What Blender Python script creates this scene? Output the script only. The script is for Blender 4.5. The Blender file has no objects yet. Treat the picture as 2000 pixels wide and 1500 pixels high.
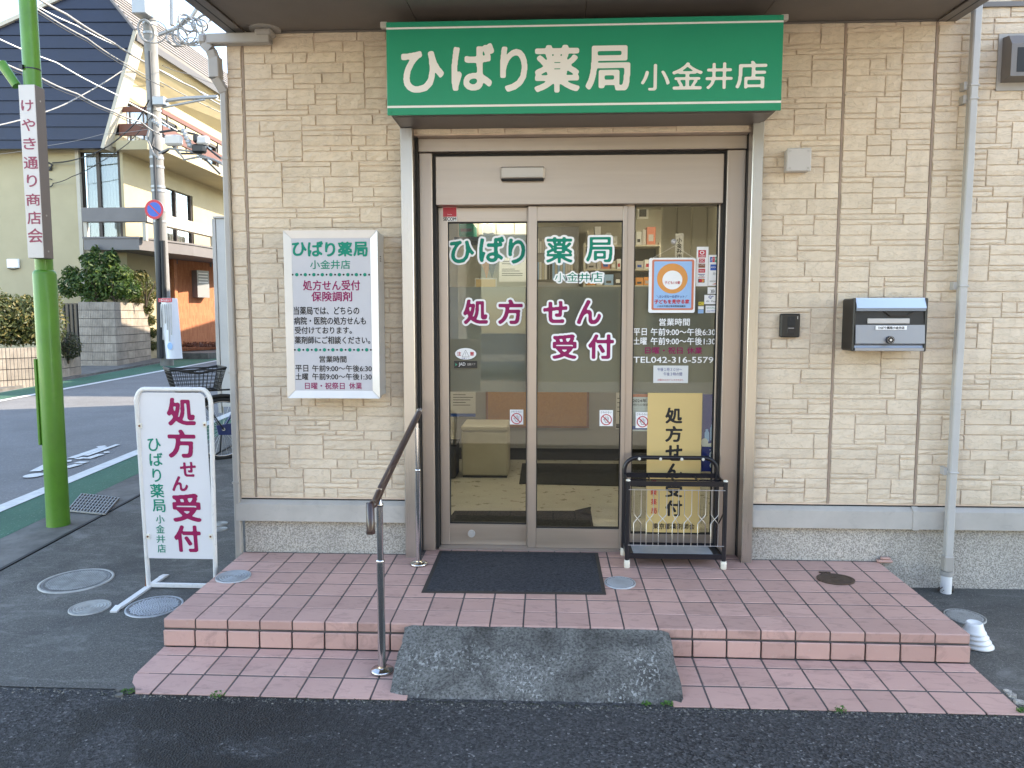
import bpy, math, random
import numpy as np
from mathutils import Vector, Matrix, Quaternion
random.seed(7); np.random.seed(7)
sc = bpy.context.scene
COL = sc.collection
PI = math.pi
# ------------------------------------------------------------------ camera
F_PX, PITCH, YAW = 1440.0, 0.0883, 0.0471
CAM = Vector((1.809, -4.223, 1.389))
cd = bpy.data.cameras.new('camera'); cam = bpy.data.objects.new('camera', cd); COL.objects.link(cam)
cd.sensor_width = 36.0; cd.lens = F_PX * 36.0 / 2000.0; cd.clip_end = 3000; cd.clip_start = 0.05
cam.location = CAM; cam.rotation_euler = (PI / 2 - PITCH, 0, YAW)
sc.camera = cam
# ------------------------------------------------------------------ sky, sun, exposure
SUN = Vector((1.18, 0.41, 0.83)).normalized()
wd = bpy.data.worlds.new('World'); sc.world = wd; wd.use_nodes = True
nt = wd.node_tree; nt.nodes.clear()
sky = nt.nodes.new('ShaderNodeTexSky'); sky.sky_type = 'NISHITA'; sky.sun_disc = False
sky.sun_elevation = math.asin(SUN.z); sky.sun_rotation = math.atan2(SUN.x, SUN.y)
sky.air_density = 1.0; sky.dust_density = 0.4; sky.ozone_density = 1.0
bg = nt.nodes.new('ShaderNodeBackground'); bg.inputs[1].default_value = 0.15
ow = nt.nodes.new('ShaderNodeOutputWorld')
nt.links.new(sky.outputs[0], bg.inputs[0]); nt.links.new(bg.outputs[0], ow.inputs[0])
sl = bpy.data.lights.new('sun', 'SUN'); sl.energy = 2.0; sl.angle = math.radians(0.55); sl.color = (1.0, 0.93, 0.82)
so = bpy.data.objects.new('sun', sl); COL.objects.link(so); so.location = (20, 10, 30)
so.rotation_euler = SUN.to_track_quat('Z', 'Y').to_euler()
sc.view_settings.view_transform = 'Standard'; sc.view_settings.look = 'None'
sc.view_settings.gamma = 1.0; sc.view_settings.exposure = 2.52; sc.view_settings.use_white_balance = True; sc.view_settings.white_balance_temperature = 7400; sc.view_settings.white_balance_tint = 12; sc.view_settings.use_curve_mapping = False
sc.cycles.max_bounces = 10; sc.cycles.transparent_max_bounces = 24
sc.cycles.use_denoising = True
sc.cycles.caustics_reflective = False; sc.cycles.caustics_refractive = False

# ------------------------------------------------------------------ survey: from the photograph's measured points to places
_s, _c = math.sin(YAW), math.cos(YAW); _sp, _cp = math.sin(PITCH), math.cos(PITCH)
_R = Vector((_c, _s, 0)); _FW = Vector((-_s, _c, 0)); _UP = Vector((0, 0, 1))
_F2 = _cp * _FW - _sp * _UP; _U2 = _sp * _FW + _cp * _UP
def ray(x, y): return _F2 + _R * ((x - 1000) / F_PX) - _U2 * ((y - 750) / F_PX)
def W(x, y, Y=0.0):
    d = ray(x, y); return CAM + d * ((Y - CAM.y) / d.y)
GA, GB = -0.165, 0.015
def S(x, y, a=GA, b=GB):
    d = ray(x, y); return CAM + d * ((a + b * CAM.y - CAM.z) / (d.z - b * d.y))
def gz(Y): return GA + GB * Y
def PFz(Y): return 0.028 * Y if Y < 0 else 0.0

# ------------------------------------------------------------------ mesh builder
class MB:
    def __init__(s): s.v = []; s.f = []; s.m = []; s.cur = 0; s.sm = []
    def add(s, vs, fs, smooth=False):
        b = len(s.v); s.v += [tuple(q) for q in vs]
        for q in fs: s.f.append(tuple(b + i for i in q)); s.m.append(s.cur); s.sm.append(smooth)
        return s
    def box(s, x0, x1, y0, y1, z0, z1, bev=0.0, M=None):
        x0, x1 = min(x0, x1), max(x0, x1); y0, y1 = min(y0, y1), max(y0, y1); z0, z1 = min(z0, z1), max(z0, z1)
        lo = (x0, y0, z0); hi = (x1, y1, z1); ctr = Vector(((x0 + x1) / 2, (y0 + y1) / 2, (z0 + z1) / 2))
        b = min(bev, .45 * min(x1 - x0, y1 - y0, z1 - z0))
        if b <= 0:
            vs = [Vector(((hi if i & 1 else lo)[0], (hi if i & 2 else lo)[1], (hi if i & 4 else lo)[2])) for i in range(8)]
            fs = [(0, 4, 6, 2), (1, 3, 7, 5), (0, 1, 5, 4), (2, 6, 7, 3), (0, 2, 3, 1), (4, 5, 7, 6)]
        else:
            vs = []; idx = {}
            for i in range(8):
                for a in range(3):
                    q = []
                    for k in range(3):
                        h = (i >> k) & 1; e = hi[k] if h else lo[k]
                        if k != a: e += -b if h else b
                        q.append(e)
                    idx[i, a] = len(vs); vs.append(Vector(q))
            fs = []
            for a in range(3):
                o1, o2 = [k for k in range(3) if k != a]
                for h in (0, 1):
                    c = [(h << a) | (p << o1) | (r << o2) for p, r in ((0, 0), (1, 0), (1, 1), (0, 1))]
                    fs.append([idx[i, a] for i in c])
                for p in (0, 1):
                    for r in (0, 1):
                        i0 = (p << o1) | (r << o2); i1 = i0 | (1 << a)
                        fs.append([idx[i0, o1], idx[i1, o1], idx[i1, o2], idx[i0, o2]])
            for i in range(8): fs.append([idx[i, 0], idx[i, 1], idx[i, 2]])
            out = []
            for q in fs:
                n = (vs[q[1]] - vs[q[0]]).cross(vs[q[2]] - vs[q[0]]); cc = sum((vs[i] for i in q), Vector()) / len(q)
                out.append(q if n.dot(cc - ctr) > 0 else q[::-1])
            fs = out
        if M is not None: vs = [M @ q for q in vs]
        return s.add(vs, fs)
    def ring(s, c, ax, r, n, u=None):
        ax = Vector(ax).normalized()
        u = u or (Vector((0, 0, 1)) if abs(ax.z) < .9 else Vector((1, 0, 0)))
        a = ax.cross(u).normalized(); b = ax.cross(a)
        return [Vector(c) + (a * math.cos(2 * PI * k / n) + b * math.sin(2 * PI * k / n)) * r for k in range(n)]
    def cyl(s, p0, p1, r0, r1=None, n=16, caps=True):
        p0, p1 = Vector(p0), Vector(p1); r1 = r0 if r1 is None else r1
        A = s.ring(p0, p1 - p0, r0, n); B = s.ring(p1, p1 - p0, r1, n)
        s.add(A + B, [(k, k + n, (k + 1) % n + n, (k + 1) % n) for k in range(n)], True)
        if caps: s.add(A, [tuple(range(n))]); s.add(B, [tuple(range(n))[::-1]])
        return s
    def tube(s, pts, r, n=8, closed=False, caps=True):
        P = [Vector(q) for q in pts]; m = len(P); rings = []; u = None
        for i in range(m):
            if closed: t = P[(i + 1) % m] - P[i - 1]
            else: t = P[min(i + 1, m - 1)] - P[max(i - 1, 0)]
            t.normalize()
            if u is None: u = t.orthogonal().normalized()
            u = (u - t * u.dot(t)).normalized(); w = t.cross(u)
            rr = r[i] if isinstance(r, (list, tuple)) else r
            rings += [P[i] + (u * math.cos(2 * PI * k / n) + w * math.sin(2 * PI * k / n)) * rr for k in range(n)]
        fs = []
        for i in range(m if closed else m - 1):
            a = i * n; b = ((i + 1) % m) * n
            fs += [(a + k, a + (k + 1) % n, b + (k + 1) % n, b + k) for k in range(n)]
        s.add(rings, fs, True)
        if caps and not closed: s.add(rings[:n], [tuple(range(n))[::-1]]); s.add(rings[-n:], [tuple(range(n))])
        return s
    def lathe(s, c, prof, n=24):
        c = Vector(c); vs = []
        for r, z in prof: vs += [c + Vector((r * math.cos(2 * PI * k / n), r * math.sin(2 * PI * k / n), z)) for k in range(n)]
        fs = []
        for i in range(len(prof) - 1):
            fs += [(i * n + k, i * n + (k + 1) % n, (i + 1) * n + (k + 1) % n, (i + 1) * n + k) for k in range(n)]
        return s.add(vs, fs, True)
    def prism(s, poly, ext):
        P = [Vector(q) for q in poly]; e = Vector(ext); n = len(P)
        nn = sum(((P[i] - P[0]).cross(P[(i + 1) % n] - P[0]) for i in range(n)), Vector())
        if nn.dot(e) > 0: P = P[::-1]
        return s.add(P + [q + e for q in P], [tuple(range(n)), tuple(range(2 * n - 1, n - 1, -1))] + [(i, i + n, (i + 1) % n + n, (i + 1) % n)[::-1] for i in range(n)][::1])
    def quad(s, *P): return s.add(P, [tuple(range(len(P)))])
    def disc(s, c, ax, r, n=24): return s.add(s.ring(c, ax, r, n), [tuple(range(n))[::-1]])

def root_of(o):
    while o.parent: o = o.parent
    return o
def obj(name, mb, mat, parent=None, at=None):
    me = bpy.data.meshes.new(name)
    if parent is not None: org = root_of(parent).location.copy()
    elif at is not None: org = Vector(at)
    else:
        a = np.array(mb.v); org = Vector(((a[:, 0].min() + a[:, 0].max()) / 2, (a[:, 1].min() + a[:, 1].max()) / 2, a[:, 2].min()))
    me.from_pydata([(q[0] - org.x, q[1] - org.y, q[2] - org.z) for q in mb.v], [], mb.f)
    for m in (mat if isinstance(mat, (list, tuple)) else [mat]): me.materials.append(m)
    me.polygons.foreach_set('material_index', mb.m); me.polygons.foreach_set('use_smooth', mb.sm)
    me.update()
    o = bpy.data.objects.new(name, me); COL.objects.link(o)
    if parent is not None: o.parent = parent
    else: o.location = org
    return o
def tag(o, label=None, cat=None, group=None, kind=None):
    for k, v in (('label', label), ('category', cat), ('group', group), ('kind', kind)):
        if v: o[k] = v
    return o
def thing(name, label, cat, loc, group=None):
    o = bpy.data.objects.new(name, None); COL.objects.link(o); o.location = Vector(loc); o.empty_display_size = .1
    return tag(o, label, cat, group)
def dup_part(src, parent, loc, name=None):
    o = src.copy(); COL.objects.link(o); o.parent = parent; o.location = loc
    return o

# ------------------------------------------------------------------ materials
def lin(c): return tuple(((x / 255) / 12.92 if x / 255 <= .04045 else ((x / 255 + .055) / 1.055) ** 2.4) for x in c)
def new_mat(name):
    m = bpy.data.materials.new(name); m.use_nodes = True; nt = m.node_tree
    return m, nt, nt.nodes['Principled BSDF'], nt.nodes.new, nt.links.new
def pos_node(nt, scale=(1, 1, 1), rot=(0, 0, 0)):
    g = nt.nodes.new('ShaderNodeNewGeometry'); mp = nt.nodes.new('ShaderNodeMapping')
    nt.links.new(g.outputs['Position'], mp.inputs[0]); mp.inputs['Scale'].default_value = scale; mp.inputs['Rotation'].default_value = rot
    return mp.outputs[0]
def noise(nt, vec, scale, detail=4, rough=.55, dist=0):
    n = nt.nodes.new('ShaderNodeTexNoise'); nt.links.new(vec, n.inputs['Vector'])
    n.inputs['Scale'].default_value = scale; n.inputs['Detail'].default_value = detail
    n.inputs['Roughness'].default_value = rough; n.inputs['Distortion'].default_value = dist
    return n.outputs['Fac']
def ramp(nt, fac, stops):
    r = nt.nodes.new('ShaderNodeValToRGB'); nt.links.new(fac, r.inputs[0]); e = r.color_ramp.elements
    while len(e) < len(stops): e.new(.5)
    for q, (p, c) in zip(e, stops):
        q.position = p; q.color = (*c, 1) if isinstance(c, (tuple, list)) else (c, c, c, 1)
    return r.outputs[0]
def mix(nt, fac, a, b, mode='MIX'):
    m = nt.nodes.new('ShaderNodeMix'); m.data_type = 'RGBA'; m.blend_type = mode
    for sock, val in ((m.inputs[0], fac), (m.inputs[6], a), (m.inputs[7], b)):
        if hasattr(val, 'links'): nt.links.new(val, sock)
        elif isinstance(val, (tuple, list)): sock.default_value = (*val[:3], 1)
        else: sock.default_value = val
    return m.outputs[2]
def bump(nt, bs, height, strength, dist=.01, prev=None):
    b = nt.nodes.new('ShaderNodeBump'); b.inputs['Strength'].default_value = strength; b.inputs['Distance'].default_value = dist
    nt.links.new(height, b.inputs['Height'])
    if prev is not None: nt.links.new(prev, b.inputs['Normal'])
    nt.links.new(b.outputs[0], bs.inputs['Normal']); return b.outputs[0]
def mat(name, col, rough=.6, metal=0, var=.0, vscale=3, bscale=0, bstr=0, bdist=.004, orand=0, stretch=(1, 1, 1), spec=.5, coat=0, rvar=0, irand=0, dirt=0):
    m, nt, bs, N, L = new_mat(name)
    bs.inputs['Base Color'].default_value = (*col, 1); bs.inputs['Roughness'].default_value = rough
    bs.inputs['Metallic'].default_value = metal; bs.inputs['Specular IOR Level'].default_value = spec
    bs.inputs['Coat Weight'].default_value = coat
    v = pos_node(nt, stretch); c = None
    if var:
        f = noise(nt, v, vscale, 5, .6)
        c = mix(nt, ramp(nt, f, [(.3, 0.0), (.7, 1.0)]), tuple(x * (1 - var) for x in col), tuple(min(1, x * (1 + var)) for x in col))
    if dirt:
        f2 = noise(nt, v, vscale * 3.1, 6, .7, .6)
        c = mix(nt, ramp(nt, f2, [(.55, 0.0), (.75, dirt)]), c if c is not None else col, tuple(x * .35 for x in col))
    if orand or irand:
        if orand: i = N('ShaderNodeObjectInfo'); out = i.outputs['Random']; a = orand
        else: i = N('ShaderNodeNewGeometry'); out = i.outputs['Random Per Island']; a = irand
        g = ramp(nt, out, [(0, 1 - a), (1, min(1, 1 + a))])
        mm = N('ShaderNodeVectorMath'); mm.operation = 'MULTIPLY'
        mr = N('ShaderNodeMapRange'); L(out, mr.inputs[0]); mr.inputs[3].default_value = 1 - a; mr.inputs[4].default_value = 1 + a
        cx = N('ShaderNodeCombineXYZ'); [L(mr.outputs[0], cx.inputs[k]) for k in range(3)]
        if c is not None: L(c, mm.inputs[0])
        else: mm.inputs[0].default_value = col
        L(cx.outputs[0], mm.inputs[1]); c = mm.outputs[0]
    if c is not None: L(c, bs.inputs['Base Color'])
    if rvar:
        f3 = noise(nt, v, vscale * 2, 4)
        mr = N('ShaderNodeMapRange'); L(f3, mr.inputs[0]); mr.inputs[3].default_value = max(.02, rough - rvar); mr.inputs[4].default_value = min(1, rough + rvar)
        L(mr.outputs[0], bs.inputs['Roughness'])
    if bscale: bump(nt, bs, noise(nt, v, bscale, 5, .6), bstr, bdist)
    return m
M = {}
# split-face stone siding
def stone_mat():
    m, nt, bs, N, L = new_mat('stone_siding'); bs.inputs['Roughness'].default_value = .85; bs.inputs['Specular IOR Level'].default_value = .25
    v = pos_node(nt, (1, 1, 1)); i = N('ShaderNodeObjectInfo'); gi = N('ShaderNodeNewGeometry')
    base = mix(nt, noise(nt, v, 2.2, 5, .6), (.67, .555, .418), (.775, .648, .50))
    rnd = N('ShaderNodeMapRange'); L(gi.outputs['Random Per Island'], rnd.inputs[0]); rnd.inputs[3].default_value = .95; rnd.inputs[4].default_value = 1.04
    ob = N('ShaderNodeMapRange'); L(i.outputs['Random'], ob.inputs[0]); ob.inputs[3].default_value = .96; ob.inputs[4].default_value = 1.03
    mul = N('ShaderNodeMath'); mul.operation = 'MULTIPLY'; L(rnd.outputs[0], mul.inputs[0]); L(ob.outputs[0], mul.inputs[1])
    cx = N('ShaderNodeCombineXYZ'); [L(mul.outputs[0], cx.inputs[k]) for k in range(3)]
    vm = N('ShaderNodeVectorMath'); vm.operation = 'MULTIPLY'; L(base, vm.inputs[0]); L(cx.outputs[0], vm.inputs[1])
    vr = pos_node(nt, (16, 16, 42), (0, .5, 0)); cl = noise(nt, vr, 1.0, 3, .5, 1.6)
    cleft = ramp(nt, cl, [(.40, 0.0), (.50, 1.0), (.55, .55), (.72, .75)])
    dark = ramp(nt, cl, [(.41, 1.0), (.455, .88), (.50, 1.0)])
    c2 = mix(nt, 1.0, vm.outputs[0], dark, 'MULTIPLY')
    st = pos_node(nt, (9, 9, .8)); streak = ramp(nt, noise(nt, st, 1.0, 4, .6), [(.45, 1.0), (.75, .84)])
    c3 = mix(nt, .7, c2, streak, 'MULTIPLY')
    L(c3, bs.inputs['Base Color'])
    b1 = bump(nt, bs, cleft, .5, .004)
    bump(nt, bs, noise(nt, v, 60, 5, .65), .35, .004, b1)
    return m
M['stone'] = stone_mat()
M['joint'] = mat('siding_joint', (.70, .55, .43), .9, var=.15, vscale=8)
M['sealant'] = mat('sealant_seam', (.33, .25, .19), .8, var=.1, vscale=8)
M['flash'] = mat('grey_flashing', (.43, .405, .37), .5, .0, var=.12, vscale=4, dirt=.25, bscale=30, bstr=.05)
def foundation_mat():
    m, nt, bs, N, L = new_mat('speckled_foundation'); bs.inputs['Roughness'].default_value = .9
    v = pos_node(nt); vo = N('ShaderNodeTexVoronoi'); L(v, vo.inputs['Vector']); vo.inputs['Scale'].default_value = 170
    c = mix(nt, ramp(nt, vo.outputs['Color'], [(.2, 0.0), (.8, 1.0)]), (.27, .25, .22), (.60, .56, .50))
    c = mix(nt, ramp(nt, noise(nt, v, 3, 5), [(.4, 0.0), (.75, .35)]), c, (.20, .19, .175))
    L(c, bs.inputs['Base Color']); bump(nt, bs, vo.outputs['Distance'], .5, .004); return m
M['found'] = foundation_mat()
M['soffit'] = mat('soffit_board', (.19, .165, .145), .75, var=.12, vscale=1.5, bscale=140, bstr=.5, bdist=.003)
M['soffit_shade'] = mat('soffit_shade_board', (.035, .034, .034), .6, var=.15, vscale=2, bscale=140, bstr=.8, bdist=.004)  # unused darker soffit copy, shade put into its colour
M['fascia'] = mat('fascia_metal', (.17, .15, .135), .45, .1, var=.05, vscale=2)
M['gutter'] = mat('gutter_pvc', (.37, .345, .315), .45, var=.08, vscale=4, dirt=.12)
M['pipe'] = mat('downpipe_pvc', (.46, .45, .43), .4, var=.07, vscale=3, dirt=.15)
def steel_mat():
    m, nt, bs, N, L = new_mat('brushed_steel'); bs.inputs['Metallic'].default_value = 1; bs.inputs['Base Color'].default_value = (.50, .48, .45, 1)
    v = pos_node(nt, (420, 420, 3)); f = noise(nt, v, 1, 3)
    mr = N('ShaderNodeMapRange'); L(f, mr.inputs[0]); mr.inputs[3].default_value = .2; mr.inputs[4].default_value = .42; L(mr.outputs[0], bs.inputs['Roughness'])
    bump(nt, bs, f, .06, .001); return m
M['steel'] = steel_mat()
M['chrome'] = mat('polished_steel', (.62, .61, .60), .12, 1, rvar=.06, vscale=20)
M['alu'] = mat('bronze_aluminium', (.43, .365, .32), .38, .75, var=.05, vscale=3, rvar=.08, stretch=(1, 1, .2))
M['alu_h'] = mat('bronze_header_panel', (.44, .37, .315), .36, .7, var=.06, vscale=2, rvar=.08, stretch=(.4, 1, 10))
M['alu_silver'] = mat('silver_aluminium', (.62, .62, .62), .35, .6, var=.04, vscale=5)
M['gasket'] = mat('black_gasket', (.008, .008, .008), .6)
def glass_mat(name, tint, refl):
    m, nt, bs, N, L = new_mat(name); nt.nodes.remove(bs)
    lw = N('ShaderNodeLayerWeight'); lw.inputs[0].default_value = .5
    pw = N('ShaderNodeMath'); pw.operation = 'POWER'; L(lw.outputs['Facing'], pw.inputs[0]); pw.inputs[1].default_value = 4
    ma = N('ShaderNodeMath'); ma.operation = 'MULTIPLY_ADD'; L(pw.outputs[0], ma.inputs[0]); ma.inputs[1].default_value = .9; ma.inputs[2].default_value = refl
    t = N('ShaderNodeBsdfTransparent'); t.inputs[0].default_value = (*tint, 1)
    g = N('ShaderNodeBsdfGlossy'); g.inputs['Roughness'].default_value = 0.0; g.inputs[0].default_value = (.95, .97, 1, 1)
    mx = N('ShaderNodeMixShader'); L(ma.outputs[0], mx.inputs[0]); L(t.outputs[0], mx.inputs[1]); L(g.outputs[0], mx.inputs[2])
    L(mx.outputs[0], nt.nodes['Material Output'].inputs[0]); return m
M['glass'] = glass_mat('clear_glass', (.86, .88, .85), .028)
M['house_glass'] = glass_mat('house_window_glass', (.80, .82, .82), .09)
def film_mat():
    m, nt, bs, N, L = new_mat('frosted_film'); nt.nodes.remove(bs)
    d = N('ShaderNodeBsdfDiffuse'); d.inputs[0].default_value = (.285, .26, .215, 1)
    tl = N('ShaderNodeBsdfTranslucent'); tl.inputs[0].default_value = (.45, .42, .36, 1)
    mx = N('ShaderNodeMixShader'); mx.inputs[0].default_value = .12; L(d.outputs[0], mx.inputs[1]); L(tl.outputs[0], mx.inputs[2])
    L(mx.outputs[0], nt.nodes['Material Output'].inputs[0]); return m
M['film'] = film_mat()
def tile_mat():
    m, nt, bs, N, L = new_mat('terracotta_tile'); bs.inputs['Roughness'].default_value = .62; bs.inputs['Specular IOR Level'].default_value = .35
    v = pos_node(nt); i = N('ShaderNodeObjectInfo')
    c = mix(nt, noise(nt, v, 6, 5, .6), (.49, .295, .25), (.57, .36, .305))
    sm = noise(nt, pos_node(nt, (5, 14, 5), (0, 0, .5)), 1.6, 6, .7, 1.2)
    c = mix(nt, ramp(nt, sm, [(.52, 0.0), (.72, .5)]), c, (.20, .125, .11))
    c = mix(nt, ramp(nt, noise(nt, v, 55, 3, .6), [(.62, 0.0), (.72, .35)]), c, (.55, .42, .36))
    mr = N('ShaderNodeMapRange'); L(i.outputs['Random'], mr.inputs[0]); mr.inputs[3].default_value = .88; mr.inputs[4].default_value = 1.1
    cx = N('ShaderNodeCombineXYZ'); [L(mr.outputs[0], cx.inputs[k]) for k in range(3)]
    vm = N('ShaderNodeVectorMath'); vm.operation = 'MULTIPLY'; L(c, vm.inputs[0]); L(cx.outputs[0], vm.inputs[1])
    L(vm.outputs[0], bs.inputs['Base Color']); bump(nt, bs, noise(nt, v, 110, 5, .7), .25, .003); return m
M['tile'] = tile_mat()
M['grout'] = mat('dark_grout', (.10, .085, .08), .95, var=.3, vscale=12)
def concrete_mat():
    m, nt, bs, N, L = new_mat('weathered_concrete'); bs.inputs['Roughness'].default_value = .95; bs.inputs['Specular IOR Level'].default_value = .2
    v = pos_node(nt)
    c = mix(nt, ramp(nt, noise(nt, v, 3.2, 7, .7, .6), [(.38, 0.0), (.60, 1.0)]), (.10, .097, .09), (.235, .232, .215))
    c = mix(nt, ramp(nt, noise(nt, v, 85, 5, .75), [(.40, .65), (.56, 0.0)]), c, (.022, .021, .02))
    gate = ramp(nt, noise(nt, v, 5.5, 6, .65, .6), [(.46, 0.0), (.62, 1.0)])
    sx = N('ShaderNodeSeparateXYZ'); L(v, sx.inputs[0]); low = N('ShaderNodeMapRange'); L(sx.outputs[1], low.inputs[0])
    low.inputs[1].default_value = -.99; low.inputs[2].default_value = -1.10; low.inputs[3].default_value = 0; low.inputs[4].default_value = 1
    fl = noise(nt, pos_node(nt, (1, .55, 1)), 85, 3, .6, .3); sp = ramp(nt, fl, [(.565, 0.0), (.59, 1.0)])
    m1 = N('ShaderNodeMath'); m1.operation = 'MULTIPLY'; L(gate, m1.inputs[0]); L(sp, m1.inputs[1])
    m2 = N('ShaderNodeMath'); m2.operation = 'MULTIPLY'; L(m1.outputs[0], m2.inputs[0]); L(low.outputs[0], m2.inputs[1])
    c = mix(nt, m2.outputs[0], c, (.40, .40, .375))
    L(c, bs.inputs['Base Color']); b = bump(nt, bs, noise(nt, v, 90, 6, .75), 1.0, .008); bump(nt, bs, noise(nt, v, 14, 4), .5, .012, b); return m
M['ramp'] = concrete_mat()
def asphalt_mat(name, c0, c1, scale, speck, bs_str, wet=False, dust=0):
    m, nt, bs, N, L = new_mat(name); bs.inputs['Roughness'].default_value = .88; bs.inputs['Specular IOR Level'].default_value = .35
    v = pos_node(nt); vo = N('ShaderNodeTexVoronoi'); L(v, vo.inputs['Vector']); vo.inputs['Scale'].default_value = scale
    sep = N('ShaderNodeSeparateColor'); L(vo.outputs['Color'], sep.inputs[0])
    c = mix(nt, ramp(nt, sep.outputs[0], [(0, 0.0), (.55, .38), (.85, .62), (1, 1.0)]), c0, c1)
    c = mix(nt, ramp(nt, noise(nt, v, 1.3, 6, .65), [(.35, 0.0), (.7, .6)]), c, tuple(x * .55 for x in c1))
    if dust:
        c = mix(nt, ramp(nt, noise(nt, pos_node(nt, (1, 2.2, 1), (0, 0, .5)), 2.2, 8, .78, .8), [(.50, 0.0), (.72, dust)]), c, (.30, .295, .28))
        c = mix(nt, ramp(nt, noise(nt, v, .9, 5, .7, .5), [(.52, 0.0), (.66, .55)]), c, (.035, .035, .034))
    c = mix(nt, ramp(nt, sep.outputs[1], [(.975, 0.0), (.985, speck)]), c, (.55, .54, .52))
    if wet:
        w = ramp(nt, noise(nt, pos_node(nt, (1, 1.6, 1)), .9, 5, .65, .4), [(.43, 0.0), (.50, .85)])
        sx = N('ShaderNodeSeparateXYZ'); L(v, sx.inputs[0]); g = N('ShaderNodeMapRange'); L(sx.outputs[0], g.inputs[0])
        g.inputs[1].default_value = 1.5; g.inputs[2].default_value = .7; g.inputs[3].default_value = 0; g.inputs[4].default_value = 1
        mm = N('ShaderNodeMath'); mm.operation = 'MULTIPLY'; L(w, mm.inputs[0]); L(g.outputs[0], mm.inputs[1])
        c = mix(nt, mm.outputs[0], c, (.006, .006, .0065))
        rr = N('ShaderNodeMapRange'); L(mm.outputs[0], rr.inputs[0]); rr.inputs[3].default_value = .9; rr.inputs[4].default_value = .6; L(rr.outputs[0], bs.inputs['Roughness'])
    L(c, bs.inputs['Base Color'])
    b = bump(nt, bs, vo.outputs['Distance'], bs_str, .008); bump(nt, bs, noise(nt, v, scale * .35, 4), bs_str * .6, .01, b); return m
M['asphalt'] = asphalt_mat('coarse_asphalt', (.006, .0063, .0072), (.12, .12, .124), 125, .30, 1.0, True)
M['drive'] = asphalt_mat('smooth_driveway', (.065, .064, .059), (.19, .186, .17), 230, .25, .5, dust=.55)
M['road'] = asphalt_mat('street_asphalt', (.17, .168, .168), (.24, .237, .23), 90, .2, .3)
M['greenroad'] = asphalt_mat('green_lane_paint', (.045, .13, .085), (.075, .18, .12), 120, .2, .3)
M['gutterc'] = mat('gutter_concrete', (.13, .125, .115), .9, var=.35, vscale=5, bscale=80, bstr=.3, dirt=.4)
M['roadwhite'] = mat('road_paint', (.62, .62, .60), .8, var=.12, vscale=12, bscale=90, bstr=.2, dirt=.12)
M['bounce_lot'] = mat('bounce_concrete', (.56, .49, .39), .9, var=.12, vscale=1.5, bscale=40, bstr=.2)  # pale warm tone for the added ground that bounces light
def plain(name, rgb, rough=.5, metal=0, **k): M[name] = mat(name, lin(rgb) if max(rgb) > 1 else rgb, rough, metal, **k); return M[name]
plain('sign_green', (.010, .31, .18), .35, coat=.1, var=.03, vscale=2)
plain('white_print', (.86, .86, .86), .45)
plain('lightbox_acrylic', (.50, .50, .53), .22, var=.05, vscale=3)
plain('white_panel', (.68, .68, .70), .35, var=.03, vscale=4)
plain('green_ink', (.003, .23, .155), .6, spec=.2)
plain('purple_ink', (.29, .015, .085), .6, spec=.2)
plain('red_ink', (.50, .03, .05), .45)
plain('black_ink', (.008, .008, .009), .5)
plain('mag_ink', (.29, .02, .105), .6, spec=.2)
plain('yellow_poster', (.66, .47, .19), .5, var=.03, vscale=3)
plain('paper', (.68, .68, .66), .7)
plain('blue_print', (.02, .035, .22), .35)
plain('skyblue_print', (.30, .50, .78), .45)
plain('orange_print', (.72, .30, .07), .45)
plain('salmon_print', (.62, .19, .11), .45)
plain('yellow_print', (.75, .60, .06), .45)
M['green_pole'] = mat('green_pole', (.075, .225, .014), .42, coat=.12, var=.12, vscale=5, dirt=.22, bscale=18, bstr=.05)
plain('pole_panel', (.62, .57, .52), .5, var=.05, vscale=4)
plain('pole_panel_shade', (.16, .135, .125), .5, var=.05, vscale=4)  # darker copy of the panel, the side's shade put into its colour
plain('pole_text', (.28, .035, .07), .5)
M['white_tube'] = mat('white_enamel_tube', (.70, .69, .67), .4, var=.05, vscale=10, dirt=.35)
plain('rust', (.20, .075, .03), .8, var=.4, vscale=60)
plain('brown_rail', (.045, .022, .018), .28, coat=.3)
plain('black_metal', (.005, .005, .009), .35, coat=.2)
plain('wire_metal', (.58, .58, .58), .3, 1)
plain('cream_rubber', (.72, .68, .58), .6)
def mat_mat(name, a, b, sc_):
    m, nt, bs, N, L = new_mat(name); bs.inputs['Roughness'].default_value = .95; bs.inputs['Specular IOR Level'].default_value = .15
    f = noise(nt, pos_node(nt, (1, 2.6, 1)), sc_, 4, .7, .8)
    L(mix(nt, ramp(nt, f, [(.38, 0.0), (.62, 1.0)]), a, b), bs.inputs['Base Color']); bump(nt, bs, f, .9, .006); return m
M['mat'] = mat_mat('ribbed_mat_pile', (.024, .025, .029), (.078, .080, .088), 70)
M['matedge'] = plain('mat_rubber_edge', (.03, .027, .025), .7)
M['dark_mat'] = mat_mat('inside_mat_pile', (.025, .025, .023), (.075, .075, .068), 60)
M['cover_metal'] = mat('grey_cast_cover', (.36, .38, .40), .5, .25, var=.15, vscale=10, bscale=70, bstr=.4)
M['cover_old'] = mat('worn_cast_cover', (.36, .36, .34), .6, .3, var=.25, vscale=14, bscale=60, bstr=.5, dirt=.4)
M['bronze_cover'] = mat('rusty_valve_cover', (.085, .055, .04), .6, .3, var=.25, vscale=30, bscale=60, bstr=.4)
plain('plastic_grey', (.52, .49, .46), .45)
plain('dark_plastic', (.012, .011, .010), .4)
plain('mail_silver', (.30, .32, .36), .35, .6, rvar=.05, vscale=6)
plain('mail_top', (.52, .58, .66), .3, .5)
plain('white_plastic', (.80, .80, .79), .35)
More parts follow.
